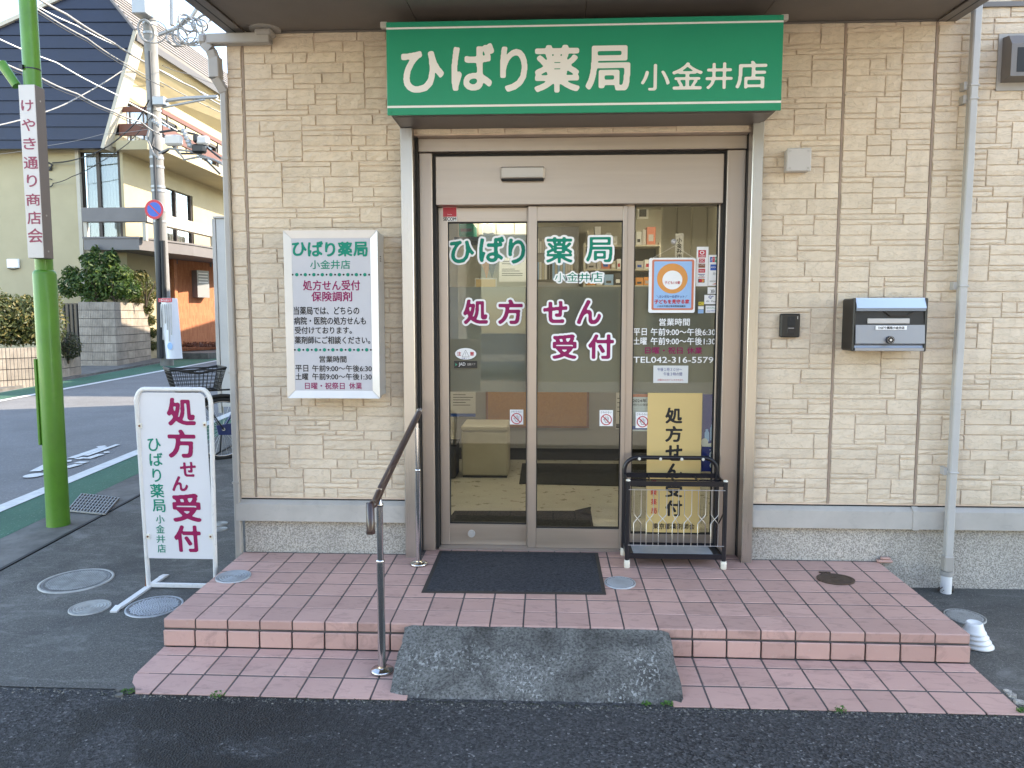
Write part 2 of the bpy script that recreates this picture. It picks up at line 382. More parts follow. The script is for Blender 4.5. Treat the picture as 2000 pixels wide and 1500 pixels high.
# interior
plain('room_wall', (.58, .55, .46), .8, var=.05, vscale=2)
plain('room_floor', (.50, .48, .40), .3, var=.10, vscale=6, rvar=.1)
plain('room_grey', (.30, .30, .30), .6)
plain('room_dark', (.05, .05, .055), .6)
M['cork'] = mat('cork_sheet', (.42, .19, .045), .9, var=.15, vscale=60, bscale=150, bstr=.3)
plain('wood_red', (.22, .075, .03), .5, var=.2, vscale=10)
M['ottoman'] = mat('cream_vinyl', (.50, .47, .37), .5, var=.06, vscale=5, bscale=40, bstr=.08)
plain('shelf_beige', (.52, .48, .38), .6)
# street
plain('cream_wall', (.43, .37, .235), .85, var=.06, vscale=1.2, bscale=25, bstr=.15)
plain('cream_trim', (.48, .44, .36), .7, var=.05, vscale=3)
plain('cover_pit', (.17, .17, .165), .7, .2, var=.2, vscale=20)
plain('dark_fascia', (.07, .062, .058), .5)
plain('navy_board', (.006, .013, .038), .5, var=.10, vscale=3)
plain('roof_metal', (.20, .185, .175), .5, .2, var=.1, vscale=2)
plain('grey_beam', (.16, .148, .144), .6, var=.08, vscale=2)
plain('brown_rail_house', (.13, .045, .028), .6)
plain('dark_frame', (.05, .037, .03), .5)
plain('curtain', (.58, .58, .52), .9)
def brick_mat(name, c1, c2, mortar, sx, sz, rot=0):
    m, nt, bs, N, L = new_mat(name); bs.inputs['Roughness'].default_value = .8
    g = N('ShaderNodeNewGeometry'); sp = N('ShaderNodeSeparateXYZ'); L(g.outputs['Position'], sp.inputs[0])
    ad = N('ShaderNodeMath'); L(sp.outputs[0], ad.inputs[0]); L(sp.outputs[1], ad.inputs[1])
    cx = N('ShaderNodeCombineXYZ'); L(ad.outputs[0], cx.inputs[0 if not rot else 1]); L(sp.outputs[2], cx.inputs[1 if not rot else 0])
    b = N('ShaderNodeTexBrick'); L(cx.outputs[0], b.inputs['Vector']); b.inputs['Scale'].default_value = 1
    b.inputs['Color1'].default_value = (*c1, 1); b.inputs['Color2'].default_value = (*c2, 1); b.inputs['Mortar'].default_value = (*mortar, 1)
    b.inputs['Brick Width'].default_value = sx; b.inputs['Row Height'].default_value = sz; b.inputs['Mortar Size'].default_value = min(sx, sz) * .06
    L(b.outputs['Color'], bs.inputs['Base Color']); bump(nt, bs, b.outputs['Fac'], -.4, .01); return m
M['orange_tile'] = brick_mat('orange_wall_tile', (.52, .20, .09), (.42, .14, .06), (.36, .15, .08), .20, .065, 1)
M['shingle'] = brick_mat('grey_shingle', (.36, .31, .22), (.28, .24, .17), (.14, .12, .09), .32, .26)
M['block'] = mat('ribbed_concrete_block', (.33, .285, .235), .9, var=.2, vscale=6, orand=.14, bscale=60, bstr=.4, dirt=.3)
M['concrete_pole'] = mat('utility_pole_concrete', (.23, .225, .215), .8, var=.12, vscale=3, bscale=50, bstr=.15)
plain('cable_black', (.025, .025, .027), .5)
plain('cable_grey', (.24, .235, .23), .5)
plain('galv', (.33, .34, .35), .45, .5)
plain('sign_red', (.55, .012, .035), .4)
plain('sign_blue', (.012, .09, .42), .4)
def leaf_mat(name, a, b, c):
    m, nt, bs, N, L = new_mat(name); bs.inputs['Roughness'].default_value = .5; bs.inputs['Specular IOR Level'].default_value = .4
    g = N('ShaderNodeNewGeometry'); L(ramp(nt, g.outputs['Random Per Island'], [(0, a), (.6, b), (1, c)]), bs.inputs['Base Color'])
    tr = N('ShaderNodeBsdfTranslucent'); tr.inputs[0].default_value = (*[x * 1.6 for x in b], 1)
    mx = N('ShaderNodeMixShader'); mx.inputs[0].default_value = .3; L(bs.outputs[0], mx.inputs[1]); L(tr.outputs[0], mx.inputs[2])
    L(mx.outputs[0], nt.nodes['Material Output'].inputs[0]); return m
M['leaf_hedge'] = leaf_mat('hedge_leaf', (.035, .05, .015), (.08, .10, .03), (.26, .20, .06))
M['leaf_green'] = leaf_mat('glossy_shrub_leaf', (.022, .05, .014), (.05, .10, .02), (.17, .22, .04))
M['leaf_dark'] = leaf_mat('dark_bush_leaf', (.02, .028, .012), (.04, .05, .02), (.09, .085, .03))
M['leaf_dry'] = leaf_mat('dry_brown_leaf', (.10, .035, .02), (.16, .06, .035), (.22, .10, .06))
M['leaf_weed'] = leaf_mat('weed_leaf', (.03, .09, .015), (.06, .16, .03), (.12, .24, .05))
plain('bark', (.09, .065, .045), .9)
plain('bike_blue', (.015, .03, .13), .3, coat=.4)
plain('tyre', (.018, .018, .018), .8)
def emis(name, col, st):
    m, nt, bs, N, L = new_mat(name); bs.inputs['Emission Color'].default_value = (*col, 1); bs.inputs['Emission Strength'].default_value = st; bs.inputs['Base Color'].default_value = (.8, .8, .8, 1)
    return m
M['lamp'] = emis('ceiling_lamp_diffuser', (1.0, .95, .86), 3.8)

# ------------------------------------------------------------------ lettering
_tc = {}
def raw_text(s, res=3):
    """Flat triangulated lettering from the built-in font: (verts 2D, faces)."""
    if (s, res) in _tc: return _tc[s, res]
    cu = bpy.data.curves.new('t', 'FONT'); cu.body = s; cu.size = 1; cu.resolution_u = res; cu.fill_mode = 'FRONT'
    o = bpy.data.objects.new('t', cu); COL.objects.link(o)
    dg = bpy.context.evaluated_depsgraph_get(); dg.update()
    me = bpy.data.meshes.new_from_object(o.evaluated_get(dg))
    V = np.array([v.co[:2] for v in me.vertices]).reshape(-1, 2); Fc = [tuple(p.vertices) for p in me.polygons]
    bpy.data.objects.remove(o); bpy.data.curves.remove(cu); bpy.data.meshes.remove(me)
    _tc[s, res] = (V, Fc); return V, Fc
def _dil(A, r):
    if r <= 0: return A
    out = A.copy(); R = int(math.ceil(r)); H, Wd = A.shape
    for dy in range(-R, R + 1):
        for dx in range(-R, R + 1):
            if dx * dx + dy * dy <= r * r + .3:
                s = A[max(0, -dy):H - max(0, dy), max(0, -dx):Wd - max(0, dx)]
                out[max(0, dy):H - max(0, -dy), max(0, dx):Wd - max(0, -dx)] |= s
    return out
def _blur(A, sg):
    R = int(math.ceil(sg * 2.5)); k = np.exp(-.5 * (np.arange(-R, R + 1) / sg) ** 2); k /= k.sum()
    for ax in (0, 1): A = np.apply_along_axis(lambda q: np.convolve(q, k, 'same'), ax, A)
    return A
def _contour(G):
    """Filled marching squares at 0.5 -> verts, faces (grid units)."""
    V = []; Fc = []; vi = {}
    def vid(p):
        if p not in vi: vi[p] = len(V); V.append(p)
        return vi[p]
    I = G > .5; H, Wd = G.shape
    for y in range(H - 1):
        run = None
        for x in range(Wd):
            full = x < Wd - 1 and I[y, x] and I[y, x + 1] and I[y + 1, x] and I[y + 1, x + 1]
            if full:
                if run is None: run = x
                continue
            if run is not None:
                Fc.append((vid((run, y)), vid((x, y)), vid((x, y + 1)), vid((run, y + 1)))); run = None
            if x == Wd - 1: break
            c = ((x, y), (x + 1, y), (x + 1, y + 1), (x, y + 1))
            ins = [I[q[1], q[0]] for q in c]
            if not any(ins): continue
            pl = []
            for k in range(4):
                a, b = c[k], c[(k + 1) % 4]
                if ins[k]: pl.append(vid(a))
                if ins[k] != ins[(k + 1) % 4]:
                    ga, gb = G[a[1], a[0]], G[b[1], b[0]]; t = (.5 - ga) / (gb - ga)
                    pl.append(vid((round(a[0] + t * (b[0] - a[0]), 3), round(a[1] + t * (b[1] - a[1]), 3))))
            if len(pl) >= 3: Fc.append(tuple(pl))
    return np.array(V, float), Fc
_rc = {}
def round_glyph(ch, bold=2.2, halo=0, res=60, blur=1.3):
    """One character with thickened, rounded strokes; halo > 0 also gives the wider backing outline. Units: 1 = ink box height or width."""
    key = (ch, bold, halo, res)
    if key in _rc: return _rc[key]
    V, Fc = raw_text(ch, 4); lo = V.min(0); hi = V.max(0); sc_ = res / max(hi - lo); mg = int(bold + halo + 6)
    P = (V - lo) * sc_ + mg; Wd = int((hi - lo)[0] * sc_) + 2 * mg + 2; H = int((hi - lo)[1] * sc_) + 2 * mg + 2
    A = np.zeros((H, Wd), bool)
    for fc in Fc:
        for k in range(1, len(fc) - 1):
            a, b, c = P[fc[0]], P[fc[k]], P[fc[k + 1]]
            x0, y0 = np.floor(np.minimum(np.minimum(a, b), c)).astype(int); x1, y1 = np.ceil(np.maximum(np.maximum(a, b), c)).astype(int)
            yy, xx = np.mgrid[y0:y1 + 1, x0:x1 + 1]
            d = lambda p, q: (q[0] - p[0]) * (yy - p[1]) - (q[1] - p[1]) * (xx - p[0])
            d1, d2, d3 = d(a, b), d(b, c), d(c, a)
            A[y0:y1 + 1, x0:x1 + 1] |= ((d1 >= -1e-6) & (d2 >= -1e-6) & (d3 >= -1e-6)) | ((d1 <= 1e-6) & (d2 <= 1e-6) & (d3 <= 1e-6))
    B = _dil(A, bold); v, f = _contour(_blur(B.astype(float), blur))
    lo = v.min(0); hi = v.max(0); n = lambda q: (q - lo) / (hi - lo)
    out = [(n(v), f)]
    if halo:
        v2, f2 = _contour(_blur(_dil(B, halo).astype(float), blur)); out.append((n(v2), f2))
    _rc[key] = out; return out
class Plane:
    """A flat face in space: maps measured points to (u, v) and back; n lifts print off the face."""
    def __init__(s, o, U, V): s.o, s.U, s.V = Vector(o), Vector(U), Vector(V); s.n = s.U.cross(s.V).normalized()
    def uv(s, x, y):
        d = ray(x, y); t = (s.o - CAM).dot(s.n) / d.dot(s.n); p = CAM + d * t - s.o
        return p.dot(s.U) / s.U.length_squared, p.dot(s.V) / s.V.length_squared
    def at(s, u, v, lift=0): return s.o + s.U * u + s.V * v + s.n * lift
    def rect(s, x0, y0, x1, y1):
        xm, ym = (x0 + x1) / 2, (y0 + y1) / 2
        return s.uv(x0, ym)[0], s.uv(x1, ym)[0], s.uv(xm, y1)[1], s.uv(xm, y0)[1]
def front(Y): return Plane((0, Y, 0), (1, 0, 0), (0, 0, 1))
def put(mb, pl, V, Fc, r, lift):
    u0, u1, v0, v1 = r
    mb.add([pl.at(u0 + (u1 - u0) * a, v0 + (v1 - v0) * b, lift) for a, b in V], Fc)
def glyphs(name, items, pl, mt, parent, bold=2.2, lift=.0015, halo=0, halo_mat=None, res=60):
    for ch, box in items:
        g = round_glyph(ch, bold, halo, res); r = pl.rect(*box); mb = MB(); put(mb, pl, *g[0], r, lift + (.001 if halo else 0))
        if halo: hb = MB(); put(hb, pl, *g[1], r, lift); obj('letter_outline', hb, halo_mat, parent)
        obj('letter', mb, mt, parent)
def text(name, s, box, pl, mt, parent, lift=.0015, stroke=0, res=3, mb=None):
    V, Fc = raw_text(s, res); lo = V.min(0); hi = V.max(0); own = mb is None; mb = mb or MB()
    r = pl.rect(*box) if box[1] < 1e6 else box
    for dx, dy in ([(0, 0)] if not stroke else [(-stroke, 0), (stroke, 0), (0, stroke), (0, -stroke)]):
        k = [(0, 0), (stroke, 0), (-stroke, 0), (0, stroke), (0, -stroke)].index((dx, dy)) if stroke else 0
        q = (V - lo) / (hi - lo); w = r[1] - r[0]; h = r[3] - r[2]
        put(mb, pl, q, Fc, (r[0] + dx * h, r[1] + dx * h, r[2] + dy * h, r[3] + dy * h), lift + .00012 * k)
    return obj(name, mb, mt, parent) if own else None
def sheet(name, box, pl, mt, parent, lift=.001, th=.0006, mb=None):
    u0, u1, v0, v1 = pl.rect(*box); own = mb is None; mb = mb or MB()
    mb.prism([pl.at(u0, v0, lift), pl.at(u1, v0, lift), pl.at(u1, v1, lift), pl.at(u0, v1, lift)], -pl.n * th)
    return obj(name, mb, mt, parent) if own else None
def ellipse(mb, pl, cx, cy, rx, ry, lift, n=28):
    c = pl.uv(cx, cy); ru = abs(pl.uv(cx + rx, cy)[0] - c[0]); rv = abs(pl.uv(cx, cy - ry)[1] - c[1])
    mb.add([pl.at(c[0] + ru * math.cos(2 * PI * k / n), c[1] + rv * math.sin(2 * PI * k / n), lift) for k in range(n)], [tuple(range(n))])
def stroke_line(mb, pl, pts, w, lift):
    """A flat stripe of width w metres along measured points."""
    P = [pl.uv(*q) for q in pts]
    for a, b in zip(P, P[1:]):
        d = Vector((b[0] - a[0], b[1] - a[1])); n = Vector((-d.y, d.x)).normalized() * w / 2
        mb.add([pl.at(a[0] + n.x, a[1] + n.y, lift), pl.at(a[0] - n.x, a[1] - n.y, lift), pl.at(b[0] - n.x, b[1] - n.y, lift), pl.at(b[0] + n.x, b[1] + n.y, lift)], [(0, 1, 2, 3)])
def poly(mb, pl, pts, lift): mb.add([pl.at(*pl.uv(*q), lift) for q in pts], [tuple(range(len(pts)))])

def X_(px, py, Y): return W(px, py, Y).x
# ------------------------------------------------------------------ ground, road, pavement (structure)
def ground_sheet(name, pts, mt, lift, label=None):
    mb = MB(); mb.add([(x, y, gz(y) + lift) for x, y in pts], [tuple(range(len(pts)))])
    o = obj(name, mb, mt); return tag(o, kind='structure')
EDGE = lambda Y: -1.55 - .078 * Y          # gutter's near edge
mb = MB(); g = 300
mb.add([(-g, -g, gz(-g)), (g, -g, gz(-g)), (g, g, gz(g)), (-g, g, gz(g))], [(0, 1, 2, 3)])
tag(obj('ground', mb, M['road']), kind='structure')
ground_sheet('bounce_ground', [(-40, -40), (40, -40), (40, -4.9), (-40, -4.9)], M['bounce_lot'], .006)  # unseen pale ground, added to bounce sunlight onto the shopfront
ground_sheet('road', [(-30, -4.905), (30, -4.905), (30, -1.31), (-.53, -1.31), (EDGE(-1.31), -1.31), (-30, -1.31)], M['asphalt'], .004)
ground_sheet('street', [(EDGE(-1.3), -1.3), (EDGE(40), 40), (-12.2, 40), (-9.3, 16.4), (-8.3, 6), (-6.9, -1.3)], M['road'], .008)
ground_sheet('driveway', [(EDGE(-1.305) + .02, -1.305), (.10, -1.305), (.02, -1.15), (.02, -.85), (3.70, -.85), (3.70, -1.15), (3.745, -1.305), (30, -1.305), (30, 12), (EDGE(12) + .02, 12)], M['drive'], .010)
mb = MB()
for a, b in ((-.4, 0), ):
    mb.add([(x, y, gz(y) + .012) for x, y in ((EDGE(-1.3) - .4, -1.3), (EDGE(-1.3), -1.3), (EDGE(30), 30), (EDGE(30) - .4, 30))], [(0, 1, 2, 3)])
tag(obj('gutter_pavement', mb, M['gutterc']), kind='structure')
mb = MB(); mb.prism([(EDGE(-1.3) - .012, -1.3, gz(-1.3) - .02), (EDGE(-1.3) + .012, -1.3, gz(-1.3) - .02), (EDGE(30) + .012, 30, gz(30) - .02), (EDGE(30) - .012, 30, gz(30) - .02)], (0, 0, .0345))
tag(obj('gutter_joint', mb, M['gasket']), kind='structure')
ground_sheet('green_lane', [(-2.45, -1.3), (EDGE(-1.3) - .4, -1.3), (EDGE(30) - .4, 30), (-4.6, 30)], M['greenroad'], .013)
ground_sheet('green_lane', [(-7.62, 5), (-8.85, 26), (-10.9, 26), (-9.4, 16.4), (-8.6, 9.3), (-8.2, 5)], M['greenroad'], .013)
ground_sheet('lane_line', [(-2.43, -1.3), (-2.29, -1.3), (-4.72, 30), (-4.88, 30)], M['roadwhite'], .018)
ground_sheet('lane_line', [(-7.40, 5), (-7.55, 5), (-8.80, 26), (-8.64, 26)], M['roadwhite'], .018)
# pavement strip in front of the block walls across the street
mb = MB(); mb.prism([(x, y, gz(y)) for x, y in ((-8.55, 5), (-8.75, 9.3), (-9.5, 16.4), (-11.0, 26), (-14, 26), (-14, 5))], (0, 0, .05))
tag(obj('pavement', mb, M['gutterc']), kind='structure')
# bicycle and person mark painted on the street
mb = MB()
gp = Plane((0, 0, gz(0)), (1, 0, 0), (0, 1, GB))
ellipse(mb, gp, 66, 932, 17, 4.5, .019)
for pts, w in ((((68, 924), (104, 906)), .10), (((104, 906), (140, 903)), .09), (((128, 917), (154, 910)), .09), (((139, 898), (203, 876)), .09), (((150, 900), (166, 896)), .08), (((168, 893), (230, 871)), .06), (((170, 899), (198, 890)), .08), (((150, 906), (168, 907)), .09), (((190, 876), (207, 874)), .09), (((203, 887), (214, 886)), .08)):
    stroke_line(mb, gp, pts, w, .019)
tag(obj('road_marking', mb, M['roadwhite']), kind='structure')

# ------------------------------------------------------------------ the pharmacy building
BX1 = 12.0
ph = thing('pharmacy_building', 'cream stone-clad pharmacy with a wide glass sliding entrance', 'building', (2, 0, gz(0)))
wall = MB()
ZT = 2.99
D_L, D_R = 1.0, 2.975                       # door opening
wall.box(0, D_L, 0, .16, .33, ZT); wall.box(D_R, BX1, 0, .16, .33, 6.0); wall.box(D_L, D_R, .0, .16, 2.415, ZT)
wall.box(0, D_R, 0, .16, ZT, 6.0)
wall.box(0, .16, .16, 9.4, .33, 6.0)
front_wall = obj('stone_wall', wall, M['joint'], ph)
mb = MB(); mb.box(0, BX1, 9.24, 9.4, -.3, 6.0); mb.box(BX1 - .16, BX1, .16, 9.24, -.3, 6.0); obj('plain_wall', mb, M['cream_wall'], ph)
mb = MB(); mb.box(-.35, BX1 + .3, -.1, 9.6, 6.0, 6.16); obj('roof', mb, M['roof_metal'], ph)
found = MB(); found.box(.012, D_L - .01, .012, .16, -.3, .2); found.box(D_R + .01, BX1, .012, .16, -.3, .2); found.box(.012, .16, .16, 9.4, -.3, .2)
obj('foundation', found, M['found'], ph)
def flashing(x0, x1):
    mb = MB(); P = [(x0, -.002, .318), (x0, -.030, .300), (x0, -.034, .200), (x0, -.002, .196), (x0, .012, .196), (x0, .012, .325)]
    mb.prism(P, (x1 - x0, 0, 0)); return obj('flashing', mb, M['flash'], ph)
flashing(-.022, .985); flashing(2.99, 3.885); flashing(3.915, BX1)
mb = MB(); mb.prism([(3.883, -.006, .326), (3.883, -.034, .304), (3.883, -.038, .196), (3.883, -.006, .192)], (.034, 0, 0)); obj('flashing_joint', mb, M['flash'], ph)
mb = MB(); mb.box(.0, .985, .004, .02, .318, .338); mb.box(2.99, BX1, .004, .02, .318, .338); obj('flashing_gap', mb, M['gasket'], ph)
# seams between siding panels
for x in (.092, 3.417, 3.899):
    mb = MB(); mb.box(x - .0055, x + .0055, -.0055, .001, .336, ZT if x < 3.8 else 6); obj('panel_seam', mb, M['sealant'], ph)
# --- stones
def layout(x0, x1, z0, z1, cw=.041, ch=.0285, rng=random):
    nx = max(1, round((x1 - x0) / cw)); nz = max(1, round((z1 - z0) / ch)); cw = (x1 - x0) / nx; ch = (z1 - z0) / nz
    occ = np.zeros((nz, nx), bool); out = []
    for j in range(nz):
        i = 0
        while i < nx:
            if occ[j, i]: i += 1; continue
            fr = i
            while fr < nx and not occ[j, fr]: fr += 1
            h = rng.choices((1, 2, 3), (.36, .44, .20))[0]
            w = {1: rng.randint(4, 9), 2: rng.randint(3, 8), 3: rng.randint(3, 7)}[h]
            if rng.random() < .08: w = 2; h = max(h, 2)
            w = min(w, fr - i); h = min(h, nz - j)
            if fr - i - w == 1: w += 1
            if j > 0 and h < 3 and i + w < nx and rng.random() < .5: pass
            occ[j:j + h, i:i + w] = True
            out.append((x0 + i * cw, x0 + (i + w) * cw, z0 + j * ch, z0 + (j + h) * ch)); i += w
    return out
stones = []
stones += layout(.002, .086, .338, ZT - .002, cw=.042, ch=.05)
stones += layout(.098, .988, .338, ZT - .002)
stones += layout(2.987, 3.411, .338, ZT - .002)
stones += layout(3.423, 3.893, .338, ZT - .002)
stones += layout(3.905, 5.6, .338, 3.62)
stones += [(a, b, c, d) for a, b, c, d in layout(1.07, 2.92, 2.418, 2.475, cw=.05, ch=.0285)]
def stone_geo(mb, x0, x1, z0, z1):
    g = .0016; x0 += g; x1 -= g; z0 += g; z1 -= g; j = lambda a: random.uniform(-a, a)
    skew = j(.007) if random.random() < .25 else 0
    yo = -.0064 + j(.0016); c = .0028
    A = [(x0 + j(.001), z0 + j(.001)), (x1 + j(.001) + skew, z0 + j(.001)), (x1 + j(.001), z1 + j(.001)), (x0 + j(.001), z1 + j(.001))]
    if skew > 0: A[1] = (x1, A[1][1]); A[2] = (x1 - skew, A[2][1])
    if skew < 0: A[1] = (x1 + skew, A[1][1])
    nx = max(2, min(6, round((x1 - x0) / .04)))
    top = []; vs = []
    # rim at wall, rim at chamfer, inner front: all split along x so the split face can be uneven
    def row(za, zb, y, inset, unev):
        r = []
        for k in range(nx + 1):
            t = k / nx; x = (A[0][0] + inset) * (1 - t) + (A[1][0] - inset) * t
            r.append(x)
        return r
    def pt(t, s_, y): # s_ 0 bottom 1 top
        xb = A[0][0] * (1 - t) + A[1][0] * t; xt = A[3][0] * (1 - t) + A[2][0] * t; zb = A[0][1] * (1 - t) + A[1][1] * t; zt = A[3][1] * (1 - t) + A[2][1] * t
        return (xb * (1 - s_) + xt * s_, y, zb * (1 - s_) + zt * s_)
    h = z1 - z0; w = x1 - x0; si = c / h; ti = c / w
    T = [0] + [ti + (1 - 2 * ti) * k / nx for k in range(nx + 1)] + [1]
    for s_, ys in ((0, 0), (si, 1), (.5, 2), (1 - si, 1), (1, 0)):
        for k, t in enumerate(T):
            edge = ys == 0 or k in (0, len(T) - 1)
            y = -.002 if edge else yo + (j(.0022) if ys == 1 else -.0015 + j(.0028))
            q = pt(t, s_, y); vs.append(q if edge else (q[0] + j(.0012), q[1], q[2] + j(.0012)))
    n = len(T); fs = [(r * n + k, r * n + k + 1, (r + 1) * n + k + 1, (r + 1) * n + k) for r in range(4) for k in range(n - 1)]
    mb.add(vs, fs)
def in_view(s):
    x0, x1, z0, z1 = s
    if .30 < x0 and x1 < .89 and z0 > .93 and z1 < 1.86: return False
    if .98 < x0 and x1 < 2.99 and z0 > 2.49: return False
    if 3.46 < x0 and x1 < 3.92 and z0 > 1.21 and z1 < 1.49: return False
    return x0 < 4.72 and z0 < 3.2
stones.sort(key=lambda s: -((s[1] - s[0]) * (s[3] - s[2]) if in_view(s) else 0))
rest = MB()
for k, s in enumerate(stones):
    if k < 298: b = MB(); stone_geo(b, *s); obj('stone', b, M['stone'], front_wall)
    else: stone_geo(rest, *s)
tag(obj('small_stone', rest, M['stone'], front_wall), kind='stuff')
# --- canopy: soffit, fascia
SF = .05                                      # soffit falls this much per metre towards the street
def canopy():
    mb = MB()
    x0, x1, y1 = .02, 3.995, -2.0  # unseen front reach lengthened to darken the wall top
    for a, b in ((x0 + .10, 1.10), (1.104, 2.0), (2.004, 2.94), (2.944, x1 - .10)):
        mb.prism([(a, -.002, ZT), (b, -.002, ZT), (b, y1, ZT + SF * y1), (a, y1, ZT + SF * y1)], (0, 0, .02))
    obj('soffit', mb, M['soffit'], ph)
    for xa, xb in ((x0, x0 + .1), (x1 - .1, x1)):
        mb = MB(); out = xa if xa == x0 else xb; inn = xb if xa == x0 else xa; sgn = 1 if xa == x0 else -1
        P = [(out, -.012), (out, .18), (out + sgn * .02, .18), (out + sgn * .02, .004), (out + sgn * .042, .004), (out + sgn * .042, .014), (out + sgn * .052, .014), (out + sgn * .052, -.006), (inn, -.006), (inn, -.012)]
        mb.prism([(a, .0, ZT + b) for a, b in P], (0, y1, SF * y1)); obj('fascia', mb, M['fascia'], ph)
    for xa in (x0 + .048, x1 - .056): mb = MB(); mb.prism([(xa, -.001, ZT - .0125), (xa + .008, -.001, ZT - .0125), (xa + .008, -.001, ZT - .004), (xa, -.001, ZT - .004)], (0, y1, SF * y1)); obj('groove_shade', mb, M['gasket'], ph)  # black strips paint in the shade of the fascia grooves
    mb = MB(); mb.prism([(x0, y1, ZT + SF * y1 - .012), (x1, y1, ZT + SF * y1 - .012), (x1, y1, ZT + SF * y1 + .18), (x0, y1, ZT + SF * y1 + .18)], (0, -.02, 0)); obj('fascia', mb, M['fascia'], ph)
    mb = MB(); mb.box(x0 + .022, x1 - .022, y1, 0, ZT + .12, ZT + .16); obj('canopy_roof', mb, M['roof_metal'], ph)
    mb = MB(); mb.box(.1, 3.89, -.014, -.001, ZT - .012, ZT - .003); obj('soffit_trim', mb, M['fascia'], ph)
canopy()
mb = MB(); mb.box(3.905, 5.6, -.02, -.001, 3.045, 3.07); obj('panel_seam', mb, M['fascia'], ph)
# --- gutter drop and left corner pipe
def square_tube(mb, pts, w, d):
    for a, b in zip(pts, pts[1:]):
        a, b = Vector(a), Vector(b); t = (b - a).normalized(); u = Vector((0, 1, 0)) if abs(t.y) < .9 else Vector((1, 0, 0)); v = t.cross(u).normalized(); u = v.cross(t)
        r = lambda c: [c + u * (d / 2 * p) + v * (w / 2 * q) for p, q in ((-1, -.8), (-.8, -1), (.8, -1), (1, -.8), (1, .8), (.8, 1), (-.8, 1), (-1, .8))]
        A, B = r(a), r(b); mb.add(A + B, [(k, k + 8, (k + 1) % 8 + 8, (k + 1) % 8) for k in range(8)] + [tuple(range(8)), tuple(range(15, 7, -1))])
dn = thing('gutter_downpipe', 'beige downpipe with an elbow from the soffit running down the shop\'s street corner', 'downpipe', (-.06, -.05, gz(0)))
yc = -.055; zg_ = W(480, 77, yc).z; hx = .0265
mb = MB(); square_tube(mb, [(.245, yc, ZT - .005), (.245, yc, zg_ - .02)], .062, .062); obj('outlet', mb, M['gutter'], dn)
mb = MB(); mb.cyl((.245, yc, ZT - .012), (.245, yc, ZT + .0), .085, n=28); mb.box(.198, .292, yc - .045, yc + .042, ZT - .045, ZT - .012, .01); obj('outlet_flange', mb, M['gutter'], dn)
xe = X_(392, 77, yc)
mb = MB(); square_tube(mb, [(.272, yc, zg_ + .003), (xe + .045, yc, zg_)], .055, .058); obj('elbow', mb, M['gutter'], dn)
mb = MB(); mb.box(xe - .012, xe + .046, yc - .031, yc + .031, zg_ - .031, zg_ + .031, .016); square_tube(mb, [(xe + .02, yc + .002, zg_ - .02), (xe + .055, yc + .004, zg_ - .055), (-.052, yc + .018, zg_ - .105)], .052, .052); obj('elbow', mb, M['gutter'], dn)
mb = MB(); square_tube(mb, [(-.052, yc + .02, zg_ - .09), (-.050, yc + .02, zg_ - .20)], .062, .062); square_tube(mb, [(-.050, yc + .02, zg_ - .198), (-.018, yc + .045, zg_ - .265)], .05, .05); obj('leaf_trap', mb, M['gutter'], dn)
mb = MB(); mb.box(-.036, .001, -.030, .012, -.155, zg_ - .24, .006); obj('pipe', mb, M['gutter'], dn)
mb = MB()
for z in (zg_ - .27, 2.29, 1.07, .42): mb.box(-.040, .004, -.034, .016, z, z + .012)
obj('pipe_clip', mb, M['gutter'], dn)
rp = thing('downpipe', 'grey square downpipe with a white foot on the wall beside the mailbox', 'downpipe', (4.09, -.06, gz(0)))
YR = -.078; r0, r1 = X_(1868, 700, YR), X_(1883.5, 700, YR); rc_ = (r0 + r1) / 2
mb = MB(); mb.box(r0, r1, YR, -.036, .03, 6.0, .006); obj('pipe', mb, M['pipe'], rp)
mb = MB(); mb.box(r0 - .005, r1 + .005, YR - .004, -.032, -.03, .06, .006); mb.cyl((rc_, YR + .022, -.055), (rc_, YR + .022, -.03), .033, n=20); obj('coupling', mb, M['gutter'], rp)
mb = MB(); mb.cyl((rc_, YR + .022, gz(0)), (rc_, YR + .022, -.05), .029, n=20); obj('foot', mb, M['white_plastic'], rp)
mb = MB()
for z in (2.62, 2.55, 1.56, .53): mb.box(r0 - .004, r1 + .004, YR - .004, -.02, z, z + .011, .003); mb.box(r0 - .02, r0 - .001, -.05, -.0, z - .012, z + .03)
obj('pipe_clip', mb, M['pipe'], rp)

# ------------------------------------------------------------------ entrance platform of terracotta tiles
T = .155; NJ = .0040
LZ = lambda y: -.156 + (y + .93) * .05
st = thing('entrance_steps', 'pink terracotta tiled entrance platform with one lower step', 'steps', (1.86, -.6, gz(-.6)))
mb = MB()
mb.prism([(.004, .16, -.0022), (.004, 0, -.0022), (.004, -.920, PFz(-.920) - .0022), (.004, -.920, -.40), (.004, .16, -.40)], (3.712, 0, 0))
[mb.prism([(xa, -.92, LZ(-.92) - .0022), (xa, -1.318, LZ(-1.318) - .0022), (xa, -1.318, -.40), (xa, -.92, -.40)], (xb - xa, 0, 0)) for xa, xb in ((.06, 1.165), (2.362, 3.70))]
mb.box(1.0, 2.975, .155, .2, -.2, -.004)
obj('mortar_bed', mb, M['grout'], st)
def tile_mesh(name, w, d, h, slope=0.0, bev=.004):
    b = MB(); b.box(-w / 2, w / 2, -d / 2, d / 2, -h, 0, bev)
    return b
ORG = root_of(st).location
def place_tile(mesh, x, y, z, rx, rz=0):
    o = bpy.data.objects.new('tile', mesh); COL.objects.link(o); o.parent = st
    o.location = Vector((x, y, z)) - ORG; o.rotation_euler = (rx + random.uniform(-.002, .002), random.uniform(-.002, .002), rz + random.uniform(-.003, .003)); return o
